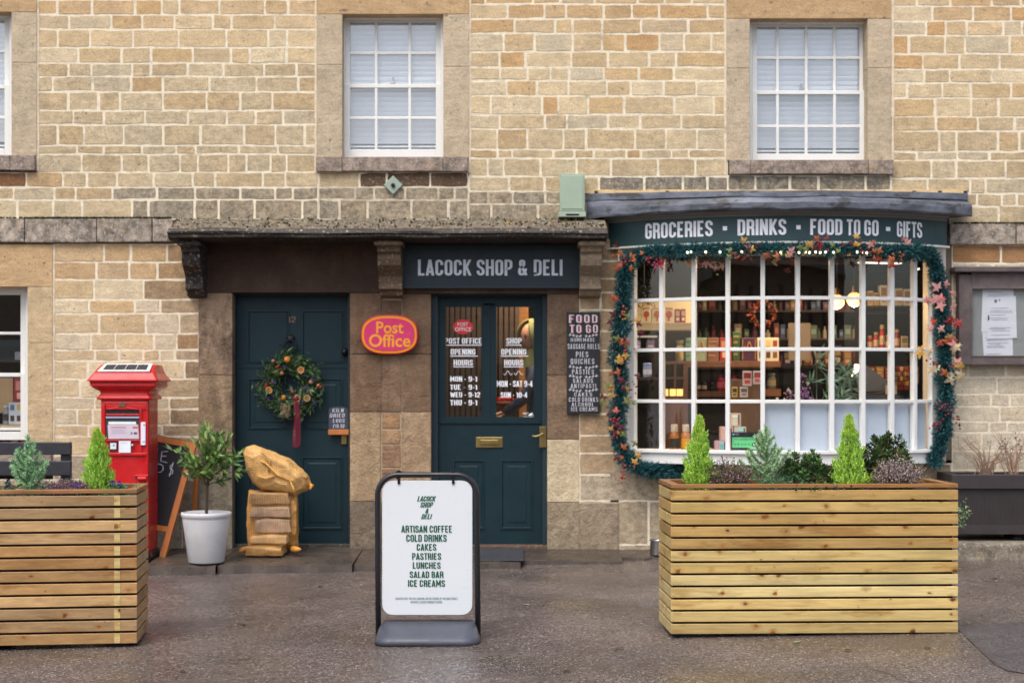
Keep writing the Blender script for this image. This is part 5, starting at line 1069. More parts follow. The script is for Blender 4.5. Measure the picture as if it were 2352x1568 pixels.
# ================================================================== log sacks
Yl = 11.95 - CAMD
def sack(name, label, loc, build_bulges, extra=None):
    t = thing(name, label, 'sack', loc); return t
ls = thing('log_sack', 'upright orange net sack of split logs standing before the plain green door', 'log sack', (PX(620, Yl), Yl + .12, .09))
_lt = bpy.data.textures.new('folds', 'CLOUDS'); _lt.noise_scale = .075; _lt.noise_depth = 2
def rough_(o_, k):
    sb_ = o_.modifiers.new('sub', 'SUBSURF'); sb_.subdivision_type = 'SIMPLE'; sb_.levels = sb_.render_levels = 3; dp_ = o_.modifiers.new('folds', 'DISPLACE'); dp_.texture = _lt; dp_.texture_coords = 'LOCAL'; dp_.strength = k * 2.2; dp_.mid_level = .5
def hull(name, pts, mt, parent, col, bev, smooth=False):
    bm = bmesh.new(); vs = [bm.verts.new(p) for p in pts]; r_ = bmesh.ops.convex_hull(bm, input=vs); bmesh.ops.delete(bm, geom=list({g_ for g_ in r_['geom_interior'] + r_['geom_unused'] if isinstance(g_, bmesh.types.BMVert)}), context='VERTS')
    bmesh.ops.dissolve_limit(bm, angle_limit=R(4), verts=bm.verts, edges=bm.edges); bm.verts.index_update(); m = MB(); m.add([tuple(v.co) for v in bm.verts], [tuple(v.index for v in f_.verts) for f_ in bm.faces], col); bm.free(); o_ = m.build(name, mt, parent, smooth=smooth, bevel=bev); rough_(o_, (.005 if name == 'log' else .008)); return o_
tiers = [(572, 664, 1127, 1160, .00, (198, 158, 112)), (574, 668, 1161, 1190, -.01, (186, 156, 128)), (582, 668, 1189, 1226, .0, (192, 162, 138)), (573, 662, 1226, 1250, -.05, (214, 174, 120)), (568, 652, 1250, 1276, -.09, (206, 158, 92))]
for (p, q_, c0, c1, dy, col) in tiers:
    pts = []
    for u in (0, .33, .66, 1):
        for (yy_, e) in ((0, 0), (.03, -2), (.24, -1)):
            pts.append((PX(p + (q_ - p) * (.04 + .92 * u) + random.uniform(-4, 4), Yl), Yl + dy + yy_ + random.uniform(-.012, .016), PZ(c0 + e + 2 + 6 * abs(u - .5) + random.uniform(-2, 4), Yl))); pts.append((PX(p + (q_ - p) * u + random.uniform(-3, 2), Yl), Yl + dy + yy_ + .01 + random.uniform(-.008, .008), PZ(c1 - 4 + random.uniform(-2, 2), Yl)))
    hull('log', pts, M['net'], ls, jit(s(*col), .05), .006)
pts = [(PX(px + random.uniform(-2, 2), Yl), Yl + .06 + random.uniform(0, .17), PZ(py, Yl)) for py in range(1128, 1270, 9) for px in (568 + 6 * math.sin(py * .1), 673 + 4 * math.sin(py * .13)) for _ in range(2)]
hull('net_bag', pts, M['net'], ls, s(216, 158, 82), .008)
st_ = MB()
for k in range(15):
    u = .05 + .9 * k / 14; q3 = []
    for (p, q_, c0, c1, dy, col) in tiers:
        for cc, out in ((c0 + 3, .004), ((c0 + c1) / 2, -.012), (c1 - 3, .002)): q3.append((PX(p + (q_ - p) * u, Yl) + .004 * mnoise.noise((k, cc * .1, 2)), Yl + dy + out - .004, PZ(cc, Yl)))
    st_.tube(q3, .0016, 4, s(226, 176, 108))
st_.build('net_threads', M['net'], ls)
for sgn, p in ((-1, 572), (1, 672)):
    e = MB(); c0 = (PX(p, Yl), Yl + .02, .112); e.tube([c0, (c0[0] + sgn * .045, Yl - .03, .115), (c0[0] + sgn * .07, Yl - .05, .10 + (.02 if sgn > 0 else 0))], [.03, .022, .008], 8, s(214, 150, 66)); e.build('net_corner', M['net'], ls, smooth=True)
l2 = thing('log_sack', 'full orange net sack of logs lying across the top of the upright one', 'log sack', (PX(632, Yl), Yl + .1, PZ(1130, Yl)))
sil = [(553, 1040), (560, 1026), (578, 1021), (600, 1030), (630, 1040), (662, 1054), (690, 1078), (706, 1096), (711, 1112), (704, 1128), (676, 1140), (655, 1128), (625, 1129), (598, 1128), (574, 1110), (558, 1080)]
pts = []; mx_, my_ = 632, 1082
for (px, py) in sil: pts.append((PX(px, Yl), Yl + .10 + random.uniform(-.02, .02), PZ(py, Yl)))
for k_, yy_ in ((.86, .01), (.62, -.035), (.82, .2)):
    for (px, py) in sil[::1 if k_ > .7 else 2]: pts.append((PX(mx_ + (px - mx_) * k_ * random.uniform(.93, 1.03), Yl), Yl + yy_ + random.uniform(-.012, .012), PZ(my_ + (py - my_) * k_ * random.uniform(.9, 1.05) - (4 if k_ < .7 else 0), Yl)))
hull('net_bag', pts, M['net'], l2, s(222, 174, 106), .014)
rr = np.random.default_rng(77); fo = MB()
for (pl) in ([(575, 1050), (612, 1062), (640, 1090), (668, 1104)], [(600, 1032), (622, 1058), (618, 1084)], [(668, 1104), (690, 1092), (706, 1100)], [(640, 1090), (612, 1098), (590, 1090)], [(668, 1104), (676, 1120), (680, 1136)]):
    q3 = [(PX(p, Yl), Yl - .035 - .012 * (1 if 0 < i_ < len(pl) - 1 else 0) + (.05 if abs(p - mx_) > 50 else .0), PZ(q_, Yl)) for i_, (p, q_) in enumerate(pl)]; fo.tube(q3, [.004] + [.010] * (len(q3) - 2) + [.004], 6, s(222, 166, 84))
fo.build('net_fold', M['net'], l2, smooth=True)
b = MB(); b.tube([(PX(704, Yl), Yl + .1, PZ(1113, Yl)), (PX(714, Yl), Yl + .06, PZ(1116, Yl)), (PX(710, Yl), Yl + .04, PZ(1124, Yl))], [.012, .016, .005], 8, s(226, 150, 50)); b.build('net_tie', M['net'], l2, smooth=True)

# ================================================================== wreath
Yw = Yd - .05; wc = np.array((PX(667, Yw), Yw, PZ(884, Yw))); k_ = (Yw + CAMD) / FPX
wr = thing('wreath', 'round evergreen wreath with oranges, dried slices and a burgundy ribbon on the plain green door', 'wreath', (wc[0], Yw, wc[2] - .27)); r = np.random.default_rng(41)
P, Dv, L, Wd, cl = [], [], [], [], []
for i in range(3600):
    a = r.random() * 6.283; rad = k_ * (47 + r.normal() * 12); p = wc + np.array([math.cos(a) * rad, -abs(r.normal()) * .03, math.sin(a) * rad * 1.02]); tng = np.array([-math.sin(a), 0, math.cos(a)]); out = np.array([math.cos(a), 0, math.sin(a)])
    d = tng * r.choice([-1, -1, -1, 1]) + out * r.uniform(-.1, 1.1) + r.normal(size=3) * .35 + np.array([0, -.3, 0]); P.append(p); Dv.append(d); big = r.random() < .25; L.append(r.uniform(.045, .075) if big else r.uniform(.03, .06)); Wd.append(.022 if big else .005)
    cl.append(np.clip(np.array([s(62, 92, 52), s(78, 108, 60), s(48, 76, 50), s(104, 128, 76)][r.integers(4)]) * r.uniform(.6, 1.25), 0, 1))
m = MB(); m.leaves(P, Dv, np.array(L), np.array(Wd), cl, r, .15); m.build('foliage', M['leaf'], wr)
def W2(px, py, f=-.06): return (PX(px, Yw), Yw + f, PZ(py, Yw))
for (px, py, rr) in ((662, 826, .027), (650, 857, .018), (653, 913, .022), (717, 877, .019), (733, 885, .013), (630, 829, .014)):
    m = MB(); c = s(206, 128, 48) if rr > .02 else s(180, 112, 88); m.ball(W2(px, py), rr, 14, c); m.build('orange', M['col'], wr, smooth=True)
for (px, py, an) in ((694, 850, .3), (621, 896, -.2), (708, 914, .1), (686, 914, .5)):
    m = MB(); m.lathe([(.0, -.003), (.017, -.003), (.024, -.005), (.026, 0), (.024, .004), (0, .004)], n=18, col=s(170, 104, 56)); c = W2(px, py, -.07); m.xform(lambda v: Vector((c[0] + v.x * math.cos(an), c[1] - v.z + v.x * math.sin(an) * .5, c[2] + v.y))); m.tube([(c[0] + .025 * math.cos(t) * math.cos(an), c[1] - .006 + .0125 * math.cos(t) * math.sin(an), c[2] + .025 * math.sin(t)) for t in np.linspace(0, 6.28, 20)], .003, 5, s(216, 164, 98)); m.build('orange_slice', M['col'], wr)
m = MB(); P, Dv, cl = [], [], []
for (px, py) in ((657, 846), (655, 843), (614, 870), (630, 877), (722, 868), (705, 862), (706, 892), (630, 910), (622, 914), (700, 922), (726, 923), (612, 905)):
    c = np.array(W2(px, py, -.06))
    for _ in range(16): P.append(c + r.normal(size=3) * .008); Dv.append(r.normal(size=3)); cl.append(np.clip(np.array(s(104, 84, 150)) * r.uniform(.6, 1.4), 0, 1))
m.leaves(P, Dv, .018, .012, cl, r, .2); m.build('purple_flower', M['leaf'], wr)
for (px, py) in ((617, 884), (735, 886), (640, 842), (676, 900)):
    m = MB(); c = np.array(W2(px, py, -.06))
    for _ in range(8): m.ball(c + r.normal(size=3) * .011, .0075, 8, s(150, 50, 34))
    m.build('berry_cluster', M['shiny'], wr, smooth=True)
m = MB(); m.loft([[W2(677 + 1.5 * math.sin(t * 5), 915 + 110 * t, -.075 - .01 * math.sin(t * 9)), W2(683, 915 + 112 * t, -.082), W2(690 + 1.0 * math.sin(t * 7), 915 + 108 * t, -.07)] for t in np.linspace(0, 1, 14)]); m.loft([[W2(683, 918 + 100 * t, -.062), W2(692.5, 918 + 104 * t, -.066)] for t in np.linspace(0, 1, 6)]); m.ball(W2(682, 915, -.075), .020, 10, sc_=(1.3, .7, 1)); m.build('ribbon', M['ribbon'], wr)
m = MB()
for k in range(26): a = W2(655 + r.normal() * 7, 925, -.06); m.tube([a, (a[0] + r.normal() * .01, a[1], a[2] - .05), (a[0] + r.normal() * .02, a[1], a[2] - r.uniform(.07, .14))], [.002, .002, .001], 4, s(150, 128, 100))
m.build('dried_stems', M['stem'], wr)

# ================================================================== bench, bowl, trough, mat
Yk = 11.55 - CAMD
bn = thing('bench', 'dark stained timber bench against the wall behind the browner planter', 'bench', (PX(30, Yk), Yk - .25, -.05))
for (c, d) in ((1015, 1044), (1058, 1092)):
    b = MB(); b.pbox(-330, 163, c, d, Yk, .035); b.build('back_rail', M['bench'], bn, bevel=.006)
for p in (139, -320):
    b = MB(); b.pbox(p, p + 22, 1016, 1310, Yk + .036, .05); b.build('rear_leg', M['bench'], bn, bevel=.004); b = MB(); b.box(PX(p, Yk), PX(p + 22, Yk), Yk - .45, Yk - .40, -.07, .36); b.build('front_leg', M['bench'], bn, bevel=.004)
b = MB()
for k in range(4): b.box(PX(-330, Yk), PX(163, Yk), Yk - .47 + k * .115, Yk - .47 + k * .115 + .10, .362, .395)
b.build('seat', M['bench'], bn, bevel=.005)
Yo = -.22; bc = (PX(1510, Yo), Yo, .05)
b = MB(); b.lathe([(.058, 0), (.062, .004), (.056, .11), (.066, .116), (.064, .12), (.052, .112), (.050, .03), (0, .026)], bc, 28); tag(b.build('dog_bowl', M['steel'], smooth=True), 'small round steel bowl on the ground at the planter corner', 'bowl')
Yg = 11.98 - CAMD; gz = GZ(3.9)
b = MB(); b.box(PX(2130, -.3), PX(2760, -.3), -.56, .01, -.05, .176, s(150, 140, 122) + (.3,)); tag(b.build('stone_ledge', M['stone'], bevel=.02), 'low mossy stone ledge under the dark trough', 'ledge')
b = MB(); 
for k in range(3): b.box(PX(2188, Yg) + k * .5, PX(2188, Yg) + k * .5 + .06, Yg + .05, Yg + .3, .176, .2, s(40, 38, 38))
tr_ = thing('planter_trough', 'dark brown ribbed plastic trough on the stone ledge under the notice case', 'planter', (PX(2290, Yg), Yg + .2, .178)); b.build('foot', M['matte'], tr_)
b = MB(); x0, x1 = PX(2196, Yg), PX(2560, Yg); zt, zb = PZ(1120, Yg), PZ(1226, Yg)
b.box(x0, x1, Yg, Yg + .40, zb + .0, zt); nrib = 64
for k in range(nrib): xx = x0 + .015 + (x1 - x0 - .03) * k / nrib; b.box(xx, xx + .009, Yg - .007, Yg, zb + .07, zt)
b.box(x0, x1, Yg - .012, Yg, zb, zb + .07); b.build('box', M['trough'], tr_, bevel=.002)
b = MB(); z0, z1 = PZ(1122, Yg), PZ(1089, Yg); X0t, X1t = PX(2186, Yg - .03), PX(2570, Yg)
for (a_, c_, d_, e_) in ((X0t, X1t, Yg - .03, Yg + .03), (X0t, X1t, Yg + .38, Yg + .44), (X0t, X0t + .06, Yg + .031, Yg + .379), (X1t - .06, X1t, Yg + .031, Yg + .379)): b.box(a_, c_, d_, e_, z0, z1)
b.build('rim', M['trough'], tr_, bevel=.006); b = MB(); b.box(X0t + .06, X1t - .06, Yg + .03, Yg + .38, z1 - .05, z1 - .03); b.build('soil', M['soil'], tr_)
def twigs(label, px, n, H, spread, seed, leafy=0, col=(150, 124, 104), dx=.03):
    r = np.random.default_rng(seed); t = thing('bare_shrub', label, 'shrub', (PX(px, Yg + .15), Yg + .15, z1 - .035)); b = MB(); B = np.array((PX(px, Yg + .15), Yg + .15, z1 - .035)); lf = MB()
    for i in range(n):
        a = r.random() * 6.283; e = B + np.array([math.cos(a) * spread * r.uniform(.2, 1), math.sin(a) * spread * .6, H * r.uniform(.45, 1)]); b0 = B + np.array([r.normal() * dx, r.normal() * .02, 0]); md = b0 + (e - b0) * .5 + np.array([-(e - b0)[0] * .18, 0, .02]) + r.normal(size=3) * .012; c = jit(s(*col), .2)
        b.tube([b0, md, e], [.0038, .003, .0014], 5, c)
        for _ in range(2): u = r.uniform(.4, .9); p = md + (e - md) * u; b.tube([p, p + (e - md) * .3 + r.normal(size=3) * .03], [.0018, .001], 4, c)
        if leafy and r.random() < .8: k = leafy; lf.leaves([md + (e - md) * r.uniform(.3, 1.05) + r.normal(size=3) * .004 for _ in range(k)], r.normal(size=(k, 3)), .022, .013, [np.array(jit(s(84, 74, 72), .3)) for _ in range(k)], r)
    b.build('twigs', M['stem'], t)
    if leafy: lf.build('withered_leaves', M['leaf'], t)
twigs('bare pale twigs fanning from the near end of the dark trough', 2262, 40, .32, .27, 51, 0)
twigs('taller leggy shrub with a few withered leaves in the dark trough', 2325, 26, .40, .2, 52, 3, (160, 132, 112), .018)
twigs('dark leaved shrub at the cut off end of the dark trough', 2390, 22, .42, .12, 53, 14, (80, 70, 60))
b = MB(); zs_ = lambda y: .092 - .046 * (.2 - y) / .91; b.prism([(-.66, zs_(-.66)), (-.08, zs_(-.08)), (-.08, zs_(-.08) + .010), (-.66, zs_(-.66) + .010)], lambda u, v: (PX(1098, -.6), u, v), lambda u, v: (PX(1203, -.6), u, v)); tag(b.build('door_mat', mat('dark_rubber_mat', s(54, 56, 62), .6, var=.2, vs=30, bump=.5, bs=200), bevel=.004), 'dark grey mat on the paving before the glazed door', 'mat')

# ================================================================== garland round the bow window
gpath = []
for (px, py) in ((1580, 1084), (1540, 1082), (1490, 1080), (1452, 1068), (1428, 1035), (1416, 985), (1420, 930), (1428, 875), (1420, 820), (1423, 765), (1430, 710), (1432, 655), (1436, 615), (1455, 588)): gpath.append((px, py, -.17 if py < 1060 else -.20))
for px in (1500, 1560, 1620, 1680, 1740, 1800, 1860, 1920, 1980, 2040, 2090): x, y = arc(px_ang(px, 2.19), 2.19); gpath.append((px, 577 - 5 * math.sin((px - 1480) / 620 * math.pi) + 3 * math.sin(px * .05), y))
for (px, py) in ((2135, 580), (2152, 620), (2158, 670), (2166, 720), (2168, 780), (2170, 840), (2172, 900), (2170, 950), (2166, 990), (2160, 1020), (2150, 1045), (2140, 1068)): gpath.append((px, py, -.2))
gp3 = [np.array(Wp(*p)) for p in gpath]
gar = thing('garland', 'teal tinsel fir garland with autumn leaves, berries and small lights draped round the bow window', 'garland', (BCX, -.2, PZ(1085))); r = np.random.default_rng(61); m = MB(); P, Dv, cl, L = [], [], [], []
for i, (a, c) in enumerate(zip(gp3[:-1], gp3[1:])):
    ln = np.linalg.norm(c - a); ax = (c - a) / ln; top = 13 <= i < 24; rad = .05 if top else .074; n = int(ln * (4200 if top else 6200))
    for _ in range(n):
        d = r.normal(size=3); d -= ax * d.dot(ax); d /= np.linalg.norm(d); u = r.random(); cl_s = .55 + .95 * abs(mnoise.noise(Vector(a + (c - a) * u) * 8)); P.append(a + (c - a) * u + d * rad * r.random() * .75 * cl_s * 1.3); Dv.append(d * .8 + ax * r.choice([-1, 1]) * .5 + r.normal(size=3) * .35 + np.array([0, -.15, 0])); L.append(r.uniform(.03, .058))
        cl.append(np.clip(np.array([s(34, 88, 96), s(44, 104, 112), s(24, 66, 74), s(66, 126, 132), s(38, 94, 88)][r.integers(5)]) * r.uniform(.6, 1.3), 0, 1))
m.leaves(P, Dv, np.array(L), .0075, cl, r, .05); m.build('needles', M['needle'], gar)
m = MB(); m.tube(gp3, .012, 6, s(20, 50, 46)); m.build('cord', M['stem'], gar)
def gpos(px, py):
    if py < 600 and 1460 < px < 2120: x, y = arc(px_ang(px, 2.26), 2.26); return np.array((x, y, CAMH + (890 - py) * (y + CAMD) / FPX))
    return np.array(Wp(px, py, -.27))
def maple(mb, c, size, ang, col, tilt=.25):
    angs = [-90, -52, -24, 14, 30, 50, 74, 90]; rad = [.12, .62, .36, .98, .66, .42, .74, 1.08]; pts = []
    full = list(zip(angs, rad)) + [(180 - a, q) for a, q in reversed(list(zip(angs, rad))[1:-1])]
    V = [c]; 
    for a, q in full:
        t = R(a) + ang; V.append((c[0] + size * q * math.cos(t), c[1] - tilt * size * q * math.sin(R(a) * 1.0) * .6 + .012 * q * q, c[2] + size * q * math.sin(t)))
    n = len(full); b0 = len(mb.v); mb.add(V, [(0, 1 + i, 1 + (i + 1) % n) for i in range(n)], col)
ORG_, RED, BUR, PNK, CRM, OLV, YEL = s(168, 90, 44), s(150, 40, 40), s(90, 30, 42), s(196, 140, 134), s(214, 194, 156), s(112, 122, 62), s(190, 146, 66)
def spray(px, py, cols, n, size=.04):
    m = MB(); c = gpos(px, py)
    for i in range(n): q = c + np.array([r.normal() * .034, -.02 * r.random() - .012 * i * .4, r.normal() * .03]); maple(m, q, (size if px < 2120 else size * 1.35) * r.uniform(.7, 1.15), r.random() * 6.28, jit(cols[r.integers(len(cols))], .18), r.uniform(-.4, .5))
    m.build('leaf_spray', M['leaf'], gar)
def oval(px, py, col, ang, size=.07):
    m = MB(); c = gpos(px, py); m.leaves([c + np.array([0, -.02, 0]), c + np.array([.01, -.025, .005])], [(math.cos(ang), -.2, math.sin(ang)), (math.cos(ang + .9), -.25, math.sin(ang + .9))], size, size * .5, [col, jit(col, .2)], r, .15); m.build('leaf_spray', M['leaf'], gar)
def berries(px, py, col, n=9):
    m = MB(); c = gpos(px, py)
    for _ in range(n): m.ball(c + np.array([r.normal() * .026, -.03 - .02 * r.random(), r.normal() * .026]), r.uniform(.0065, .010), 7, jit(tuple(v * .75 for v in col), .2))
    m.build('berry_cluster', M['shiny'], gar, smooth=True)
for a in ((1432, 612, [ORG_, RED], 4), (1416, 585, [BUR, ORG_], 2), (1462, 586, [ORG_, PNK], 3), (1510, 600, [s(214, 40, 50), s(220, 84, 50)], 4), (1585, 600, [ORG_, YEL, BUR], 4), (1638, 612, [BUR, PNK], 3), (1682, 574, [ORG_, OLV], 2), (1705, 560, [YEL, ORG_], 2), (1738, 572, [BUR, RED], 2), (1772, 590, [ORG_, OLV], 2), (1818, 600, [BUR, s(130, 30, 40)], 4), (1820, 582, [PNK], 2), (1850, 556, [YEL, OLV], 4), (1885, 562, [RED, ORG_, BUR], 4), (1935, 566, [OLV, BUR], 3), (1965, 558, [ORG_, YEL, BUR], 4), (2010, 580, [s(150, 60, 36), ORG_], 4), (2005, 560, [PNK, ORG_], 2), (2052, 592, [ORG_, s(150, 60, 36)], 3), (2085, 550, [s(200, 120, 112), PNK], 3), (1410, 680, [s(160, 72, 48), ORG_], 3), (1415, 728, [BUR, ORG_], 2), (1470, 748, [BUR], 2), (1450, 730, [OLV, YEL], 3), (1434, 775, [ORG_, OLV], 3), (1425, 818, [YEL, OLV], 3), (1415, 862, [ORG_], 2), (1440, 870, [BUR, OLV], 3), (1450, 870, [BUR], 2), (1408, 900, [OLV, YEL], 2), (1395, 918, [s(84, 40, 36), OLV], 2), (1445, 925, [OLV], 3), (1405, 945, [s(196, 96, 70), BUR], 3), (1425, 980, [BUR, OLV], 3), (1410, 1000, [BUR, YEL], 3), (1440, 1012, [OLV], 2), (1425, 1040, [BUR, ORG_], 3), (1460, 1058, [YEL, OLV], 2),
          (2160, 690, [PNK], 4), (2140, 686, [PNK, s(200, 120, 120)], 3), (2190, 685, [PNK], 2), (2165, 655, [PNK], 2), (2150, 748, [PNK, s(190, 70, 50)], 3), (2178, 770, [CRM, YEL, s(170, 84, 44)], 3), (2190, 800, [CRM, PNK], 4), (2172, 795, [s(160, 70, 50), CRM], 2), (2132, 810, [CRM, YEL], 3), (2198, 862, [CRM], 4), (2205, 838, [YEL], 2), (2178, 850, [ORG_, PNK], 2), (2135, 850, [CRM, YEL], 2), (2192, 735, [RED], 2)): spray(*a)
for a in ((1700, 600, s(182, 92, 88), .6), (1420, 570, s(126, 60, 48), 1.9), (1625, 605, s(190, 160, 150), -.8), (1770, 600, s(170, 160, 140), -.7)): oval(*a)
for a in ((1440, 600, s(150, 40, 40), 10), (1508, 612, s(190, 60, 110), 9), (1500, 600, s(190, 50, 100), 6), (1600, 615, s(160, 48, 60), 10), (1690, 590, s(180, 64, 50), 10), (1715, 585, s(90, 34, 46), 8), (1650, 620, s(180, 190, 110), 7), (1790, 590, s(200, 190, 80), 5), (1880, 556, s(160, 30, 50), 9), (1980, 570, s(150, 36, 46), 10), (2054, 606, s(170, 44, 40), 6), (2065, 592, s(190, 90, 40), 6), (1432, 715, s(190, 90, 60), 7), (1428, 735, s(210, 130, 60), 5), (1440, 790, s(170, 46, 46), 10), (1425, 825, s(210, 150, 50), 5), (1452, 885, s(150, 60, 80), 6), (1405, 895, s(220, 150, 40), 6), (1455, 898, s(190, 60, 60), 6), (1412, 972, s(180, 50, 60), 9), (1412, 1000, s(140, 30, 60), 8), (1430, 1090, s(190, 66, 64), 12), (1440, 1078, s(190, 60, 60), 7), (2140, 832, s(120, 22, 48), 12), (2180, 838, s(120, 24, 46), 6), (2175, 945, s(122, 26, 48), 12), (2160, 930, s(140, 30, 60), 8), (2145, 975, s(128, 24, 50), 14), (2200, 970, s(128, 24, 50), 9), (2190, 740, s(180, 60, 60), 8)): berries(*a)
m = MB()
for (px, py) in ((1580, 577), (1588, 576), (1622, 576), (1655, 576), (1705, 576), (1795, 577), (1837, 577), (1852, 576), (1861, 577), (1875, 576), (1886, 577), (1898, 576), (1916, 577), (1971, 576), (1985, 577), (1993, 578)): m.ball(gpos(px, py + 2) + np.array([0, .03, 0]), .0085, 8, sc_=(1, 1, 1.2))
m.build('fairy_lights', M['fairy'], gar, smooth=True)

# a few wet leaves on the tarmac
for k, (px, py, col) in enumerate(((1945, 1500, (44, 40, 48)), (2130, 1497, (96, 62, 50)), (1480, 1330, (150, 140, 130)), (1208, 1387, (190, 186, 180)), (735, 1340, (60, 46, 40)), (690, 1368, (64, 44, 38)), (560, 1425, (70, 48, 40)), (1830, 1480, (150, 160, 120)), (1300, 1540, (70, 50, 44)), (420, 1530, (60, 52, 46)), (1420, 1490, (92, 70, 54)), (2285, 1340, (50, 44, 42)))):
    dd = 1.372 * FPX / (py - 890); x = (px - 1176) * dd / FPX; m = MB(); q = np.array((x, dd - CAMD, GZ(x) + .004)); n0 = len(m.v)
    an = k * 1.9; m.add([tuple(q + np.array([math.cos(an + t) * r1_, math.sin(an + t) * r1_, h_])) for t, r1_, h_ in ((0, .034, .004), (.7, .016, .006), (1.7, .018, .003), (math.pi, .026, .002), (4.4, .018, .004), (5.5, .016, .005))], [(0, 1, 2, 3, 4, 5)], s(*col)); tag(m.build('fallen_leaf', M['leaf']), 'small wet dead leaf lying flat on the tarmac', 'leaf', 'dead leaves on the tarmac')

# ================================================================== inside the shop
def shelf(label, p, q, c, d, Y, dep, col, name='shelf'):
    b = MB(); b.pbox(p, q, c, d, Y, dep, s(*col)); return tag(b.build(name, M['wood'], bevel=.003), label, 'shelf')
def carton(name, label, cat, p, q, c, d, Y, dep, col, mark=None, mc=(200, 80, 50), group=None):
    """box on a shelf with its own printed mark on the front"""
    t = thing(name, label, cat, (PX((p + q) / 2, Y), Y + dep / 2, PZ(d, Y)), group); b = MB(); b.pbox(p, q, c, d, Y, dep, s(*col)); b.pbox(p + (q - p) * .04, q - (q - p) * .04, c - .6, c + 1.2, Y + .002, dep - .004, s(*[v * .8 for v in col])); b.build('carton', M['col'], t, bevel=.003)
    m = MB(); w, h = q - p, d - c; y = Y - .0015; cx_, cz_ = PX((p + q) / 2, y), PZ(c + h * .45, y)
    if mark == 'disc': m.prism([(cx_ + w * .32 * (y + CAMD) / FPX * math.cos(t_), cz_ + w * .36 * (y + CAMD) / FPX * math.sin(t_)) for t_ in np.linspace(0, 6.283, 17)[:-1]], lambda u, v: (u, y, v), lambda u, v: (u, y + .001, v), s(*mc)); m.pbox(p + w * .42, p + w * .58, c + h * .6, c + h * .9, y, .001, s(*mc)); m.pbox(p + w * .1, q - w * .1, c + h * .02, c + h * .08, y, .001, s(196, 90, 60))
    elif mark == 'panel': m.pbox(p + w * .12, q - w * .12, c + h * .12, c + h * .5, y, .001, s(*mc)); m.pbox(p + w * .2, q - w * .2, c + h * .6, c + h * .85, y, .001, s(*[min(255, v + 40) for v in mc]))
    elif mark == 'stripes':
        for k in range(4): m.pbox(p + w * .1, q - w * (.1 + .2 * (k % 2)), c + h * (.12 + .2 * k), c + h * (.2 + .2 * k), y, .001, s(*mc))
    elif mark == 'swirl':
        m.tube([(PX(p + w * (.2 + .6 * t_), y), y, PZ(c + h * (.35 + .18 * math.sin(t_ * 9)), y)) for t_ in np.linspace(0, 1, 18)], .004, 5, s(*mc)); m.pbox(p + w * .06, p + w * .1, c + 3, d - 3, y, .001, s(*mc)); m.pbox(q - w * .1, q - w * .06, c + 3, d - 3, y, .001, s(*mc))
    elif mark == 'icons':
        for i in range(3):
            for j in range(2): m.pbox(p + w * (.08 + .32 * i), p + w * (.28 + .32 * i), c + h * (.1 + .5 * j), c + h * (.36 + .5 * j), y, .001, s(*[(90, 120, 160), (220, 190, 110), (150, 60, 50), (80, 50, 40), (70, 60, 60), (120, 80, 60)][i + 3 * j]))
    if m.v: m.build('printed_mark', M['col'], t)
    return t
def round_tin(name, label, cat, px, c, d, Y, hw, col, band, lid=None, shape='tin'):
    k = (Y + CAMD) / FPX; h = (d - c) * k; r_ = hw * k; o = (PX(px, Y), Y + r_, PZ(d, Y)); t = thing(name, label, cat, o); b = MB()
    if shape == 'jar': b.lathe([(r_ * .9, 0), (r_, h * .06), (r_, h * .62), (r_ * .75, h * .76), (r_ * .7, h * .82)], o, 18, s(*col))
    else: b.lathe([(r_ * .96, 0), (r_, h * .03), (r_, h * .86), (r_ * .98, h * .88)], o, 18, s(*col))
    b.build('body', M['shiny'], t, smooth=True); b = MB(); b.lathe([(r_ * 1.012, h * .2), (r_ * 1.012, h * .55)], o, 18, s(*band), caps=False); b.build('label_band', M['col'], t, smooth=True)
    b = MB(); b.lathe([(r_ * (.8 if shape == 'jar' else 1.02), h * .82), (r_ * (.8 if shape == 'jar' else 1.02), h * .98), (0, h)], o, 18, s(*(lid or col))); b.build('lid', M['shiny'], t, smooth=True); return t
# high cream shelf and its boxes
carton('cream_backboard', 'cream board behind the row of gift boxes high in the bow window', 'board', 1455, 1594, 690, 742, 1.32, .02, (196, 172, 128)); shelf('deep cream shelf carrying the cream and red gift boxes', 1450, 1594, 741, 758, 1.0, .32, (186, 166, 134))
carton('gift_box', 'cream gift box with an orange round emblem, nearest the window frame', 'gift box', 1474, 1495, 706, 741, 1.02, .1, (224, 206, 168), 'disc', (196, 84, 48)); carton('gift_box', 'cream gift box with an orange round emblem, in the middle of three alike', 'gift box', 1498, 1521, 706, 741, 1.02, .1, (226, 208, 170), 'disc', (200, 90, 50)); carton('gift_box', 'cream gift box with an orange round emblem, beside the red boxes', 'gift box', 1525, 1548, 706, 741, 1.02, .1, (224, 204, 166), 'disc', (196, 84, 48))
carton('red_box', 'tall red box beside the cream gift boxes', 'gift box', 1551, 1562, 710, 741, 1.02, .08, (150, 28, 24), 'panel', (214, 170, 150)); carton('red_box', 'tall red box at the end of the high cream shelf', 'gift box', 1564, 1575, 710, 741, 1.02, .08, (156, 30, 26), 'panel', (220, 180, 150))
shelf('thin white shelf edge close to the window frame', 1458, 1510, 771, 775, .9, .2, (226, 226, 232)); carton('lilac_packet', 'lilac packet under the thin white shelf edge', 'packet', 1461, 1472, 780, 802, .95, .05, (146, 130, 168), 'panel', (180, 170, 200)); carton('lilac_packet', 'wider lilac packet further under the thin white shelf edge', 'packet', 1485, 1504, 780, 800, .95, .05, (150, 132, 166), 'panel', (180, 168, 196))
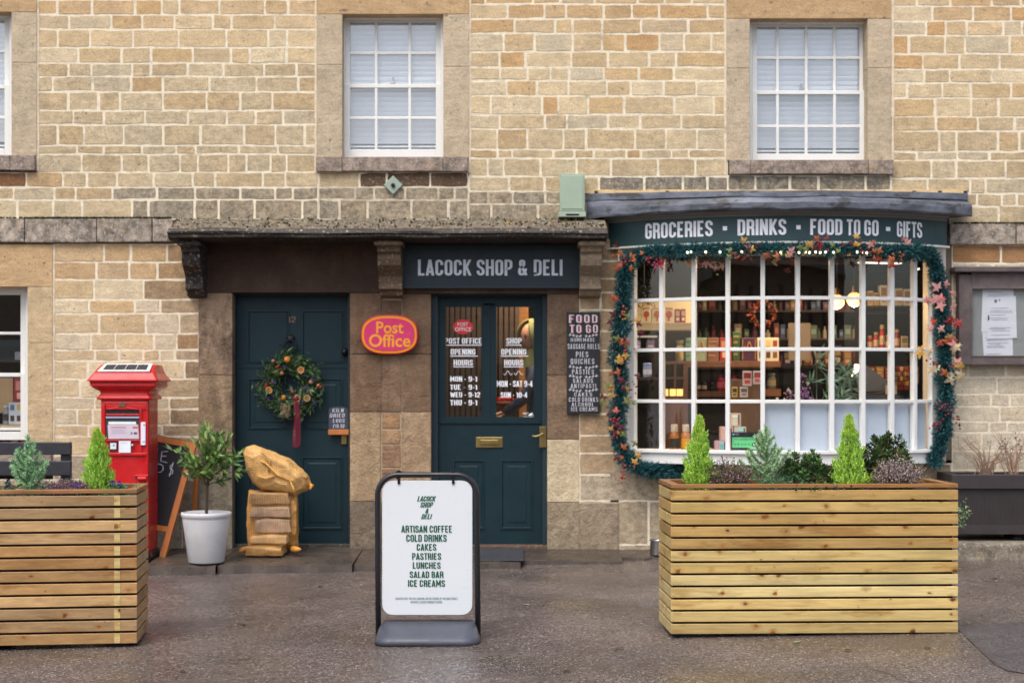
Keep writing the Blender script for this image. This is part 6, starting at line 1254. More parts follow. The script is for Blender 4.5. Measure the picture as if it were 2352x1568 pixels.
round_tin('blue_tin', 'pale blue and white tin on a dark shelf near the window frame', 'tin', 1488, 833, 866, 1.0, 10, (150, 164, 214), (214, 220, 236)); shelf('dark shelf under the blue tin', 1455, 1522, 866, 873, .98, .2, (60, 50, 46))
# middle shelf with gift boxes
shelf('long brown shelf full of gift boxes across the bow window', 1528, 1793, 829, 843, 1.1, .3, (122, 80, 50))
round_tin('glass_jar', 'cream topped jar on the long shelf beside the green cylinder', 'jar', 1563, 780, 829, 1.12, 11, (176, 170, 130), (190, 160, 80), (220, 200, 150), 'jar'); carton('green_tin', 'slim pale green box on the long shelf', 'gift box', 1575, 1588, 776, 829, 1.12, .06, (122, 156, 118), 'stripes', (90, 120, 90))
carton('floral_box', 'pale green floral gift box on the long shelf', 'gift box', 1599, 1623, 776, 829, 1.12, .09, (156, 168, 132), 'swirl', (196, 120, 90)); carton('brown_box', 'brown patterned gift box on the long shelf', 'gift box', 1625, 1651, 776, 829, 1.12, .09, (136, 92, 70), 'stripes', (176, 130, 90)); carton('crimson_box', 'crimson patterned gift box on the long shelf', 'gift box', 1653, 1681, 776, 829, 1.12, .09, (160, 48, 44), 'panel', (206, 140, 100)); carton('green_bottle_box', 'tall dark green box rising above its row on the long shelf', 'gift box', 1683, 1700, 762, 829, 1.12, .09, (54, 84, 50), 'stripes', (150, 130, 60)); carton('purple_box', 'purple gift box with a gold scroll on the long shelf', 'gift box', 1703, 1738, 776, 829, 1.12, .09, (74, 36, 58), 'swirl', (206, 140, 60)); carton('cream_card_box', 'cream box with six coloured squares on the long shelf', 'gift box', 1740, 1789, 776, 829, 1.12, .09, (220, 204, 172), 'icons')
# lower shelf
shelf('lower brown shelf with black and red tins', 1590, 1700, 898, 911, 1.15, .3, (120, 78, 48)); round_tin('black_tin', 'squat black tin with a pale label, nearest the brown cabinet', 'tin', 1604, 874, 898, 1.17, 6, (34, 30, 30), (190, 170, 150)); round_tin('black_tin', 'squat black tin with a pale label, beside the slim black tin', 'tin', 1618, 874, 898, 1.17, 6, (36, 32, 32), (200, 178, 150)); round_tin('black_tin', 'slim plain black tin before the round red tins', 'tin', 1636, 876, 898, 1.17, 5, (30, 28, 30), (50, 46, 50)); round_tin('red_tin', 'fat crimson tin on the lower shelf', 'tin', 1658, 860, 898, 1.17, 10, (150, 34, 50), (190, 80, 90), (120, 26, 40)); round_tin('red_tin', 'fat orange red tin on the lower shelf', 'tin', 1688, 860, 898, 1.17, 10, (150, 44, 28), (190, 90, 50), (120, 30, 20))
shelf('short brown shelf carrying the pale jar beside the flowers', 1756, 1794, 893, 910, 1.15, .2, (150, 100, 56)); round_tin('pale_jar', 'pale green jar behind the window flowers', 'jar', 1774, 856, 893, 1.17, 10, (110, 120, 100), (170, 150, 110), (130, 120, 100), 'jar')
# cardboard stand with cards
cd = thing('card_stand', 'brown cardboard display stand with greeting cards', 'display stand', (PX(1712, .7), .8, PZ(1036, .7))); b = MB(); b.pbox(1678, 1750, 871, 1036, .7, .3, s(124, 96, 78)); b.build('stand', M['matte'], cd, bevel=.004)
for (p, q, c, d, col, mk, lb) in ((1706, 1727, 852, 886, (224, 206, 200), (170, 40, 44), 'red and white card high on the cardboard stand'), (1730, 1749, 852, 882, (222, 212, 208), (190, 70, 70), 'white card with a pink stripe high on the cardboard stand'), (1681, 1694, 889, 912, (226, 196, 90), (90, 70, 60), 'yellow card low on the cardboard stand'), (1700, 1718, 889, 912, (226, 220, 210), (120, 100, 100), 'white card low on the cardboard stand')): carton('greeting_card', lb, 'card', p, q, c, d, .64, .02, col, 'panel', mk)
# brown cabinet with glowing niches
cb = thing('wooden_cabinet', 'upright brown cabinet with three glowing amber niches behind the window bottles', 'cabinet', (PX(1550, .8), .95, PZ(1036, .8))); b = MB()
for (p, q, c, d) in ((1524, 1529, 832, 1036), (1549, 1553, 832, 890), (1570, 1580, 832, 1036), (1529, 1570, 832, 836), (1529, 1570, 866, 870)): b.pbox(p, q, c, d, .8, .25, s(110, 70, 44))
b.pbox(1529, 1570, 912, 1036, .82, .2, s(120, 72, 40)); b.pbox(1529, 1570, 836, 1036, 1.06, .02, s(60, 40, 30)); b.build('carcass', M['wood'], cb, bevel=.003)
for p in (1527, 1538.5, 1554.5): b = MB(); b.pbox(p, p + (8 if p < 1530 else 14), 893, 909, .815, .01); b.build('glowing_niche', M['amber'], cb)
# bottles on the window ledge
Ybt = -.02
def bottle(px, col, lab, lbl, w=11):
    k = (Ybt + CAMD) / FPX; o = (PX(px, Ybt), Ybt, .872); r_ = w * k; t = thing('cordial_bottle', lbl, 'bottle', o); b = MB(); b.lathe([(r_ * .96, 0), (r_, .006), (r_, .115), (r_ * .86, .135), (r_ * .62, .148), (r_ * .6, .155)], o, 20, s(*col)); b.build('bottle_glass', M['shiny'], t, smooth=True)
    b = MB(); b.lathe([(r_ * 1.01, .022), (r_ * 1.01, .098)], o, 20, s(*lab), caps=False); b.build('paper_label', M['col'], t, smooth=True); b = MB(); b.lathe([(r_ * .68, .150), (r_ * .72, .154), (r_ * .72, .205), (r_ * .66, .211), (0, .212)], o, 20, s(214, 190, 160)); b.build('cap', M['col'], t, smooth=True)
bottle(1549, (176, 104, 36), (40, 50, 44), 'amber bottle with a dark label and pale cap on the window ledge'); bottle(1575, (196, 122, 40), (226, 160, 50), 'amber bottle with a yellow label and pale cap on the window ledge'); bottle(1598, (170, 110, 50), (196, 190, 176), 'amber bottle with a white label, half hidden by the lime conifer', 9)
# boxed travel cups
def cupbox(lbl, p, q, c, d, Y, base, cup):
    t = carton('cup_box', lbl, 'box', p, q, c, d, Y, .09, base); m = MB(); w, h = q - p, d - c; y = Y - .0015; m.pbox(p + w * .38, p + w * .72, c + h * .25, c + h * .9, y, .001, s(*cup)); m.pbox(p + w * .35, p + w * .75, c + h * .12, c + h * .28, y - .001, .001, s(*[min(255, v + 30) for v in cup])); m.pbox(p + w * .8, p + w * .88, c + h * .1, c + h * .9, y, .001, s(40, 40, 44)); m.build('printed_cup', M['col'], t)
cupbox('pale box with a cream cup printed on it, topmost of its stack', 1671, 1702, 949, 979, -.0, (216, 196, 170), (226, 226, 206)); cupbox('pink edged box with a blue cup, under the topmost cup box', 1655, 1684, 980, 1011, -.0, (224, 186, 176), (150, 186, 206)); cupbox('pale box with a turquoise cup, beside the pink edged box', 1686, 1714, 980, 1011, 0.0, (206, 206, 196), (140, 214, 220)); cupbox('pink and turquoise cup box at the bottom of its stack', 1643, 1669, 1012, 1037, -.02, (214, 176, 186), (120, 200, 206)); cupbox('cream cup box hidden partly by the rating sticker', 1672, 1714, 1012, 1037, .01, (220, 206, 170), (200, 180, 120))
# food hygiene sticker inside the glass
a_ = px_ang(1710, RG - .03); hx_, hy_ = arc(a_, RG - .03); hyY = hy_
hg = thing('rating_sticker', 'black and green rating sticker with a number five inside the window glass', 'sticker', (hx_, hy_, PZ(1036, hyY))); ex = Vector((math.cos(a_), math.sin(a_), 0)); nrm = Vector((math.sin(a_), -math.cos(a_), 0)); k = (hyY + CAMD) / FPX
def hp_(px, py, o): v = Vector((hx_, hy_, 0)) + ex * (px - 1710.5) * k / math.cos(a_) + nrm * o; return (v.x, v.y, PZ(py, hyY))
def hplate(mb, p, q, c, d, o, col): mb.add([hp_(p, d, o), hp_(q, d, o), hp_(q, c, o), hp_(p, c, o)], [(0, 1, 2, 3)], col)
b = MB(); b.prism(rrect2(0, 0, 30.5, 21.5, 2.5, 3), lambda u, v: hp_(1710.5 + u, 1013.5 - v, .003), lambda u, v: hp_(1710.5 + u, 1013.5 - v, .0), s(14, 18, 22)); b.build('card', M['col'], hg)
b = MB(); hplate(b, 1683, 1738.5, 1004, 1027.5, .0045, s(104, 204, 136)); hplate(b, 1723, 1738.5, 1027.5, 1031, .0045, s(104, 204, 136)); b.build('green_panel', M['col'], hg)
b = MB(); fn = lambda p, q, c, d: (lambda u, v: hp_(p + u * (q - p), d - v * (d - c), .006)); letters(b, 'FOOD HYGIENE RATING', fn(1687, 1735, 1006.5, 1010), .02, col=s(40, 120, 70))
def hdisc(px, py, r_, o, col): b.add([hp_(px + r_ * math.cos(t), py + r_ * math.sin(t), o) for t in np.linspace(0, 6.283, 17)[:-1]], [tuple(range(16))], col)
for i in range(5): hdisc(1689.5 + 7.7 * i, 1020, 2.6, .006, s(84, 176, 112)); letters(b, str(i), fn(1688.6 + 7.7 * i, 1690.4 + 7.7 * i, 1018.4, 1021.6), .01, col=s(30, 90, 60))
hdisc(1731, 1020.5, 4.6, .006, s(16, 30, 40)); letters(b, '5', lambda u, v: hp_(1729.2 + u * 3.6, 1023.4 - v * 5.8, .0075), .03, col=s(210, 240, 220)); hdisc(1686, 997, 2.3, .005, s(110, 190, 206)); hplate(b, 1690, 1699, 995, 996, .005, s(150, 150, 170)); hplate(b, 1690, 1697, 997.4, 998.4, .005, s(130, 130, 150)); b.build('lettering', M['col'], hg)
# flowers above the frosted panels
fv = thing('flower_vase', 'artificial grey green leaves with lilac flowers standing in the bow window', 'flowers', (PX(1880, -.05), -.05, .872)); r = np.random.default_rng(71); Yv = -.05
b = MB(); b.lathe([(.05, 0), (.075, .05), (.08, .2), (.06, .33), (.065, .36)], (PX(1875, Yv), Yv, .872), 20, s(190, 190, 186)); b.build('vase', M['col'], fv, smooth=True)
P, Dv, cl, L = [], [], [], []
for (tx, ty, n) in ((1925, 862, 16), (1950, 872, 14), (1935, 900, 14), (1905, 880, 12), (1880, 845, 8), (1875, 822, 6), (1860, 880, 8), (1955, 900, 10), (1900, 912, 14), (1925, 915, 14), (1915, 842, 10), (1943, 852, 8)):
    c = np.array(Wp(tx, ty, Yv + r.normal() * .05)); 
    for k in range(n): a = r.uniform(-.9, 2.2); P.append(c + r.normal(size=3) * .015); Dv.append((math.cos(a), -.2 * r.random(), math.sin(a) * .8)); L.append(r.uniform(.07, .13)); cl.append(np.clip(np.array([s(118, 156, 136), s(88, 128, 108), s(140, 172, 150)][r.integers(3)]) * r.uniform(.7, 1.2), 0, 1))
b = MB(); b.leaves(P, Dv, np.array(L), .02, cl, r, .1); b.build('foliage', M['leaf'], fv)
b = MB(); P, Dv, cl = [], [], []
for (tx, ty, n) in ((1843, 862, 16), (1850, 895, 26), (1845, 905, 26), (1856, 912, 20), (1810, 905, 16), (1820, 912, 14), (1838, 878, 12), (1862, 915, 14)):
    c = np.array(Wp(tx, ty, Yv - .03))
    for k in range(n): P.append(c + r.normal(size=3) * .018); Dv.append(r.normal(size=3)); cl.append(np.clip(np.array([s(170, 120, 176), s(140, 90, 150), s(196, 156, 200)][r.integers(3)]) * r.uniform(.8, 1.2), 0, 1))
b.leaves(P, Dv, .022, .013, cl, r, .2); b.build('flowers', M['leaf'], fv); b = MB()
for (tx, ty) in ((1855, 880), (1815, 900), (1786, 916), (1803, 918), (1812, 895)):
    c = np.array(Wp(tx, ty, Yv - .04))
    b.leaves([c] * 9, r.normal(size=(9, 3)), .022, .016, [np.array(jit(s(214, 206, 190), .1)) for _ in range(9)], r, .2)
b.build('pale_blossom', M['leaf'], fv)
b = MB()
for (tx, ty) in ((1925, 862), (1950, 872), (1875, 822), (1850, 870), (1810, 905)): b.tube([(PX(1876, Yv), Yv, 1.2), tuple((np.array((PX(1876, Yv), Yv, 1.2)) + np.array(Wp(tx, ty, Yv))) / 2 + np.array([0, 0, .03])), Wp(tx, ty, Yv)], [.004, .003, .002], 5, s(84, 110, 84))
b.build('stems', M['stem'], fv)
# deli case
dc = thing('deli_counter', 'dark glass fronted deli counter with a grey sloping lid behind the flowers', 'counter', (PX(2000, .7), 1.0, .1)); b = MB(); b.pbox(1900, 2066, 925, 1040, .7, .6, s(50, 52, 58)); b.prism([(1936, 925), (1985, 905), (2066, 897), (2066, 925)], lambda u, v: (PX(u, .7), .7, PZ(v, .7)), lambda u, v: (PX(u, .7), 1.2, PZ(v, .7)), s(34, 38, 46)); b.build('case', M['shiny'], dc, bevel=.006)
b = MB(); b.prism([(1962, 842), (1990, 838), (2048, 880), (2056, 896), (1976, 900)], lambda u, v: (PX(u, .75), .75, PZ(v, .75)), lambda u, v: (PX(u, .75), .80, PZ(v, .75)), s(120, 122, 128)); b.build('lid', M['shiny'], dc, bevel=.004)
b = MB(); b.pbox(2034, 2060, 884, 905, .66, .004, s(214, 190, 160)); b.build('price_card', M['col'], dc)
cl_ = thing('lamp_reflection', 'white lamp reflection over the deli counter, shaped as a glowing tube', 'lamp', (PX(1965, .73), .72, PZ(870, .7))); b = MB(); b.obox(Wp(1965, 853, .72), (.25, 0, 1), (0, 1, 0), (1, 0, -.25), .062, .012, .022); b.build('reflection_tube', M['lamp'], cl_, bevel=.008)  # glowing tube stands in for a white lamp reflection
# snack rack
sr = thing('snack_rack', 'black rack of orange and red snack packets beside the deli counter', 'rack', (PX(2072, 1.0), 1.1, .1)); b = MB(); b.pbox(2052, 2054, 838, 1040, 1.0, .2, s(24, 22, 22)); b.pbox(2089, 2092, 838, 1040, 1.0, .2, s(24, 22, 22)); b.pbox(2054, 2089, 838, 1040, 1.18, .02, s(24, 22, 22)); b.build('frame', M['col'], sr)
for i in range(5):
    for j in range(5): b = MB(); p = 2055 + 6.9 * j; c = 842 + 11 * i; b.pbox(p, p + 6.2, c, c + 9.6, 1.02 + .01 * (j % 2), .08, jit(s(*random.choice([(196, 110, 40), (176, 50, 34), (206, 150, 60), (150, 60, 40), (214, 180, 120)])), .2)); b.build('packet', M['shiny'], sr, bevel=.004)
# tall black shelf unit along the side wall, with its goods
un = thing('shelf_unit', 'tall black shelf unit of jars and packets behind the hanging bulbs', 'shelves', (PX(2045, 1.7), 1.9, .1)); b = MB(); b.pbox(1985, 1989, 615, 1040, 1.7, .4, s(20, 18, 18)); b.pbox(2112, 2118, 615, 1040, 1.7, .4, s(20, 18, 18))
for c in (620, 702, 716, 803, 880): b.pbox(1989, 2112, c, c + 5, 1.7, .4, s(24, 22, 22))
b.pbox(1989, 2112, 625, 1040, 2.08, .02, s(28, 24, 24)); b.build('shelves', M['col'], un)
for i, (p, w, c, col, kind_) in enumerate([(1992, 14, 668, (206, 186, 130), 'gold'), (2008, 12, 672, (196, 170, 90), 'amber'), (2022, 16, 655, (214, 204, 186), 'cream'), (2040, 14, 658, (222, 214, 200), 'white'), (2056, 18, 662, (200, 190, 170), 'pale'), (2076, 16, 664, (214, 204, 186), 'ivory')]): carton('food_packet', f'{kind_} packet on the top board of the black shelf unit', 'packet', p, p + w, c, 702, 1.72, .1, col, 'panel', (150, 110, 70))
for i, (px, c, d, col, nm) in enumerate([(2000, 770, 803, (196, 40, 34), 'broad red jar standing first on the second board of the black unit'), (2014, 762, 803, (190, 36, 32), 'red jar second along on the black unit'), (2028, 745, 803, (200, 40, 36), 'tallest red jar on the black unit'), (2042, 768, 803, (186, 60, 44), 'brick red jar beside the tallest red jar'), (2062, 756, 803, (150, 40, 34), 'dark red jar beside the cream sign card'), (2098, 770, 803, (170, 130, 80), 'honey coloured jar at the end of the second board')]): round_tin('red_jar' if i < 5 else 'honey_jar', nm, 'jar', px, c, d, 1.72, 6.5, col, (220, 190, 150), (196, 170, 110), 'jar')
carton('sign_card', 'cream card leaning among the red jars', 'card', 2070, 2086, 772, 803, 1.70, .02, (206, 190, 150), 'panel', (150, 120, 90))
for i, (p, w, col, nm) in enumerate([(1992, 18, (150, 50, 40), 'crimson'), (2014, 16, (190, 130, 60), 'ochre'), (2034, 18, (140, 40, 36), 'maroon'), (2096, 14, (180, 140, 90), 'beige')]): carton('food_box', f'{nm} food box on the third board of the black unit', 'box', p, p + w, 842, 880, 1.72, .1, col, 'stripes', (220, 190, 140))
# back shelf with blue and orange goods, hanging board, small ring wreath
bs_ = shelf('dark back shelf with blue and orange packets behind the flowers', 1790, 1984, 838, 846, 2.2, .35, (52, 38, 32))
for i, (p, col, nm) in enumerate([(1800, (40, 50, 110), 'navy'), (1822, (60, 70, 130), 'mid blue'), (1846, (170, 90, 40), 'orange'), (1870, (44, 54, 120), 'royal blue'), (1893, (150, 70, 40), 'rust'), (1915, (60, 50, 80), 'violet'), (1938, (176, 110, 50), 'amber orange'), (1960, (120, 40, 36), 'dark red')]): carton('snack_packet', f'{nm} packet on the dark back shelf', 'packet', p, p + 18, 806 - (i % 3) * 6, 838, 2.25, .1, col, 'panel', (200, 160, 100))
carton('hanging_board', 'plain tan board hanging behind the long shelf', 'board', 1811, 1862, 742, 828, 1.9, .02, (140, 122, 104))
b = MB(); P, Dv, cl = [], [], []
for k in range(150): a = r.random() * 6.283; P.append(np.array(Wp(1752 + 26 * math.cos(a), 720 + 26 * math.sin(a), 1.6)) + r.normal(size=3) * .012); Dv.append(r.normal(size=3)); cl.append(np.array(jit(s(*random.choice([(170, 70, 30), (140, 50, 30), (60, 50, 34)])), .3)))
b.leaves(P, Dv, .04, .024, cl, r, .2); tag(b.build('berry_wreath', M['leaf']), 'small orange berry wreath hanging in the dark of the shop', 'wreath')
b = MB(); x_, y_, z_ = Wp(1480, 680, .35); P = [np.array((x_, y_, z_)) + r.normal(size=3) * np.array([.05, .03, .07]) for _ in range(180)]; b.leaves(P, r.normal(size=(180, 3)), .045, .008, [np.array(jit(s(34, 40, 30), .3)) for _ in range(180)], r); b.tube([(x_, y_, 2.48), (x_, y_, z_)], .003, 4, s(40, 36, 30)); tag(b.build('hanging_sprig', M['leaf']), 'dark evergreen sprig hanging in the corner pane of the bow window', 'sprig')
# dim goods on boards along the far back wall
for k, (c0, nm) in enumerate(((712, 'upper'), (776, 'middle'), (842, 'lower'))): shelf(f'{nm} dim board along the far back wall of the shop', 1600, 1985, c0, c0 + 5, 3.7, .3, (74, 50, 36))
gt = []
for k, c0 in enumerate((712, 776, 842)):
    x = 1604.0
    while x < 1975:
        w = random.choice([9, 11, 13, 16]); h = random.uniform(18, 36); m_ = MB(); col = random.choice([(150, 60, 40), (170, 120, 60), (90, 100, 70), (176, 150, 110), (110, 60, 70), (70, 80, 110), (196, 170, 130), (130, 40, 40)])
        if random.random() < .5: m_.pbox(x, x + w, c0 - h, c0, 3.75, .1, jit(s(*col), .2)); m_.pbox(x + w * .15, x + w * .85, c0 - h * .7, c0 - h * .3, 3.746, .003, jit(s(*[min(255, v + 60) for v in col]), .1))
        else: kk = (3.75 + CAMD) / FPX; m_.lathe([(w * .48 * kk, 0), (w * .48 * kk, h * .6 * kk), (w * .2 * kk, h * .78 * kk), (w * .2 * kk, h * kk)], (PX(x + w / 2, 3.75), 3.8, PZ(c0, 3.75)), 10, jit(s(*col), .2))
        tag(m_.build('shop_goods', M['col']), 'small dim packet or bottle on the boards along the far back wall', 'goods', 'dim goods along the far back wall'); x += w + random.uniform(1, 7)
# pendant lamps
GLOBE = mat('glowing_amber_globe', (1, .7, .35), .15, emit=((1, .55, .2), .55), alpha=.55)
def pendant(px, py, Y, lbl):
    c = Wp(px, py, Y); t = thing('pendant_lamp', lbl, 'lamp', (c[0], c[1], c[2] - .07)); b = MB(); b.tube([(c[0], c[1], 2.62 if Y > .5 else 2.475), (c[0], c[1], c[2] + .12)], .004, 6, s(30, 26, 24)); b.lathe([(.004, .10), (.016, .12), (.018, .075), (.022, .055)], c, 14, s(120, 90, 50)); b.build('cord', M['col'], t, smooth=True)
    b = MB(); b.ball(c, .064, 20); b.build('glass_globe', GLOBE, t, smooth=True); b = MB(); b.ball((c[0], c[1], c[2] + .005), .026, 12, sc_=(1, 1, 1.25)); b.build('bulb', M['bulb'], t, smooth=True)
    l = bpy.data.lights.new('pendant_light', 'POINT'); l.energy = 7; l.color = (1, .66, .32); l.shadow_soft_size = .03; lo = bpy.data.objects.new('pendant_light', l); C.objects.link(lo); lo.location = (c[0], c[1], c[2] - .075)
pendant(1922, 693, .75, 'lit round amber pendant bulb nearer the flowers'); pendant(1962, 688, .75, 'lit round amber pendant bulb nearer the black shelf unit')
# ceiling strips: one is seen through the top panes, the other two are unseen fill, added to light goods and customer
for i, (x, y, lbl) in enumerate(((3.54, 2.3, 'bright strip light on the shop ceiling above the black shelf unit'), (2.1, .95, 'added unseen fill strip on the shop ceiling behind the gift boxes'), (.15, .34, 'added unseen fill strip on the shop ceiling behind the glazed door'))):
    t = thing('strip_or_fill_light', lbl, 'lamp', (x, y, 2.56)); b = MB(); b.obox((x, y, 2.60), (1, .25, 0), (-.25, 1, 0), (0, 0, 1), .22, .04, .018, s(200, 200, 196)); b.build('housing', M['col'], t, bevel=.004); b = MB(); b.obox((x, y, 2.578), (1, .25, 0), (-.25, 1, 0), (0, 0, 1), .21, .03, .004); b.build('diffuser', M['lamp'], t)
    l = bpy.data.lights.new('strip_or_fill_lamp', 'AREA'); l.energy = (26, 18, 16)[i]; l.color = (1, .84, .62); l.shape = 'RECTANGLE'; l.size = .42; l.size_y = .06; lo = bpy.data.objects.new('strip_or_fill_lamp', l); C.objects.link(lo); lo.location = (x, y, 2.565)
t = thing('wall_lamp', 'small lit lamp on the cream jamb inside the bow window', 'lamp', Wp(2140, 705, -.03)); b = MB(); b.pbox(2130, 2148, 688, 696, -.05, .03); b.build('lit_shade', mat('warm_lit_shade', (1, .8, .5), .5, emit=((1, .74, .4), 1.2)), t, bevel=.006); b = MB(); b.pbox(2137, 2142, 696, 704, -.03, .02, s(120, 100, 70)); b.build('arm', M['col'], t)
# behind the glazed door: slatted screen, post, counter, harp shaped screen, table
sc_p = thing('slatted_screen', 'dark brown ribbed wooden screen behind the lettered door pane', 'screen', (PX(1075, .8), .8, .1)); b = MB()
for k in range(15): b.box(PX(1008, .8) + k * .047, PX(1008, .8) + k * .047 + .036, .80, .84, .55, 2.6, jit(s(72, 54, 42), .15))
b.box(PX(1005, .8), PX(1185, .8), .85, .87, .1, 2.6, s(36, 28, 24)); b.build('ribs', M['wood'], sc_p, bevel=.004)
b = MB(); b.box(PX(1184, 1.2), PX(1214, 1.2), 1.2, 1.32, .09, 2.6, s(190, 124, 60)); tag(b.build('wooden_post', M['wood'], bevel=.01), 'orange brown timber post inside the glazed door', 'post')
b = MB(); b.prism([(1152, 845), (1154, 800), (1166, 770), (1190, 752), (1200, 760), (1180, 785), (1168, 810), (1164, 845)], lambda u, v: (PX(u, .95), .95, PZ(v, .95)), lambda u, v: (PX(u, .95), 1.0, PZ(v, .95)), s(120, 60, 36)); b.box(PX(1152, .95), PX(1164, .95), .952, .998, .1, PZ(845, .95), s(120, 60, 36)); tag(b.build('curved_chair_back', M['wood'], bevel=.006), 'curved red brown timber shape inside the glazed door', 'furniture')
ct = thing('shop_counter', 'low wooden counter inside the glazed door', 'counter', (PX(1100, .55), .7, .1)); b = MB(); b.box(PX(1010, .55), PX(1180, .55), .5, .78, .92, .95, s(150, 106, 66)); b.build('top', M['wood'], ct, bevel=.004); b = MB(); b.box(PX(1014, .55), PX(1176, .55), .53, .77, .1, .92, s(40, 34, 34)); b.build('cupboard', M['wood'], ct)
bk = thing('fruit_bowl', 'brown bowl of red fruit inside the glazed door', 'bowl', Wp(1160, 935, .62)); c = Wp(1160, 937, .62); b = MB(); b.lathe([(.05, -.02), (.085, .02), (.1, .06), (.092, .06), (.07, .02)], c, 20, s(120, 66, 36)); b.build('bowl', M['col'], bk, smooth=True)
for k in range(7): b = MB(); b.ball((c[0] + .05 * math.cos(k * .9), c[1] + .05 * math.sin(k * .9), c[2] + .07), .03, 10, s(170, 36, 30)); b.build('fruit', M['shiny'], bk, smooth=True)
# goods behind the small pane window beside the letter box
carton('book_stand', 'plain tan board propped behind the edge window', 'board', -60, 30, 868, 948, .42, .04, (190, 160, 120)); carton('red_book', 'red book with a pale title in the edge window', 'book', 32, 66, 868, 924, .40, .03, (164, 50, 54), 'panel', (214, 150, 140)); carton('picture_box', 'white box with four blue pictures in the edge window', 'box', 20, 66, 924, 974, .30, .06, (206, 214, 220), 'icons'); round_tin('glass_jar', 'clear grey jar beside the white picture box in the edge window', 'jar', 12, 930, 975, .3, 8, (150, 156, 160), (60, 64, 70), (190, 196, 200), 'jar'); carton('white_box', 'small white box high in the edge window', 'box', 34, 58, 808, 826, .5, .08, (190, 196, 204), 'stripes', (150, 150, 160))
shelf('pale board under the goods in the edge window', -190, 66, 976, 984, .2, .5, (200, 176, 140)); shelf('teal board across the top of the edge window', -190, 66, 780, 826, .8, .03, (70, 90, 98)); shelf('dark board under the small white box in the edge window', -190, 66, 826, 832, .45, .35, (60, 46, 40))
for (p, c, col, nm) in ((2, 1010, (60, 40, 90), 'purple packet low in the edge window'), (24, 1008, (40, 50, 110), 'blue packet low in the edge window'), (46, 1012, (170, 60, 50), 'red packet low in the edge window')): carton('sweet_packet', nm, 'packet', p, p + 19, c, 1046, .3, .05, col, 'panel', (210, 170, 60))

# ================================================================== customer inside the glazed door
hx, hy, hz = PX(1221, .5), .50, PZ(775, .5)                        # centre of the head
pr = thing('person', 'person in dark jacket with olive hood up, looking down inside the glazed door', 'person', (hx, hy, .095))
def skinmesh(name, joints, edges, mt, parent, sub=2, root=0, col=None):
    me = bpy.data.meshes.new(name); o0 = ORG[parent.name]; me.from_pydata([tuple(Vector(j[:3]) - o0) for j in joints], edges, []); o = bpy.data.objects.new(name, me); C.objects.link(o); o.parent = parent; ORG[o.name] = o0
    sk = o.modifiers.new('skin', 'SKIN'); sk.use_smooth_shade = True
    for i, j in enumerate(joints): v = me.skin_vertices[0].data[i]; v.radius = (j[3], j[4] if len(j) > 4 else j[3]); v.use_root = (i == root)
    sm = o.modifiers.new('sub', 'SUBSURF'); sm.levels = sub; sm.render_levels = sub; me.materials.append(mt); return o
f_ = .09                                                            # shop floor
sh_z = hz - .27
J = [(hx + .05, hy, f_ + .93, .13, .10), (hx + .04, hy, f_ + 1.15, .125, .09), (hx + .03, hy, sh_z - .04, .13, .085), (hx + .01, hy, sh_z + .09, .055), (hx, hy, hz - .08, .055),
     (hx + .03, hy - .19, sh_z - .02, .05), (hx - .08, hy - .21, sh_z - .25, .042), (hx - .24, hy - .12, sh_z - .36, .03), (hx + .04, hy + .19, sh_z - .02, .05), (hx - .06, hy + .22, sh_z - .26, .042), (hx - .22, hy + .08, sh_z - .38, .03),
     (hx + .05, hy - .10, f_ + .85, .085), (hx + .05, hy - .11, f_ + .48, .06), (hx + .08, hy - .11, f_ + .09, .042), (hx - .05, hy - .12, f_ + .035, .035), (hx + .05, hy + .10, f_ + .85, .085), (hx + .06, hy + .11, f_ + .48, .06), (hx + .09, hy + .11, f_ + .09, .042), (hx - .04, hy + .12, f_ + .035, .035)]
E = [(0, 1), (1, 2), (2, 3), (3, 4), (2, 5), (5, 6), (6, 7), (2, 8), (8, 9), (9, 10), (0, 11), (11, 12), (12, 13), (13, 14), (0, 15), (15, 16), (16, 17), (17, 18)]
skinmesh('jacket_and_trousers', J, E, mat('dark_patterned_jacket', s(44, 46, 62), .85, var=.5, vs=22), pr)
b = MB()                                                            # head: ellipsoid pushed into a face that looks down and to the side
rows = []; fd = Vector((-.80, -.55, -.22)).normalized(); rt = fd.cross(Vector((0, 0, 1))).normalized(); upv = rt.cross(fd)
for i in range(19):
    th = math.pi * max(.03, min(.97, i / 18)); row = []
    for j in range(28):
        ph = 2 * math.pi * j / 28; a, c, e = math.sin(th) * math.cos(ph), math.sin(th) * math.sin(ph), math.cos(th); rr_ = Vector((a * .098, c * .076, e * .122))
        if e < -.2: rr_.y *= 1 - .35 * (-e - .2); rr_.x *= 1 - .12 * (-e - .2)
        if a > .6:
            nose = math.exp(-((c / .16) ** 2)) * math.exp(-(((e + .12) / .20) ** 2)); rr_.x += .024 * nose
            for sg in (-1, 1): rr_.x -= .010 * math.exp(-(((c - sg * .36) / .17) ** 2)) * math.exp(-(((e - .10) / .11) ** 2))
            rr_.x += .006 * math.exp(-((c / .3) ** 2)) * math.exp(-(((e + .48) / .07) ** 2)); rr_.x += .007 * math.exp(-((c / .35) ** 2)) * math.exp(-(((e + .82) / .14) ** 2)); rr_.x += .005 * math.exp(-(((e - .26) / .08) ** 2))
        row.append(Vector((hx, hy, hz)) + fd * rr_.x + rt * rr_.y + upv * rr_.z)
    rows.append(row)
b.loft(rows, closed=True, caps=True); b.build('head', M['skin'], pr, smooth=True)
b = MB(); HP = lambda x, y, z: Vector((hx, hy, hz)) + fd * x + rt * y + upv * z
for sg in (-1, 1): b.ball(HP(.079, sg * .030, .013), .011, 10, s(60, 44, 38)); b.bar(HP(.088, sg * .015, .034), HP(.080, sg * .048, .034), .006, .007, upv, s(50, 36, 28))
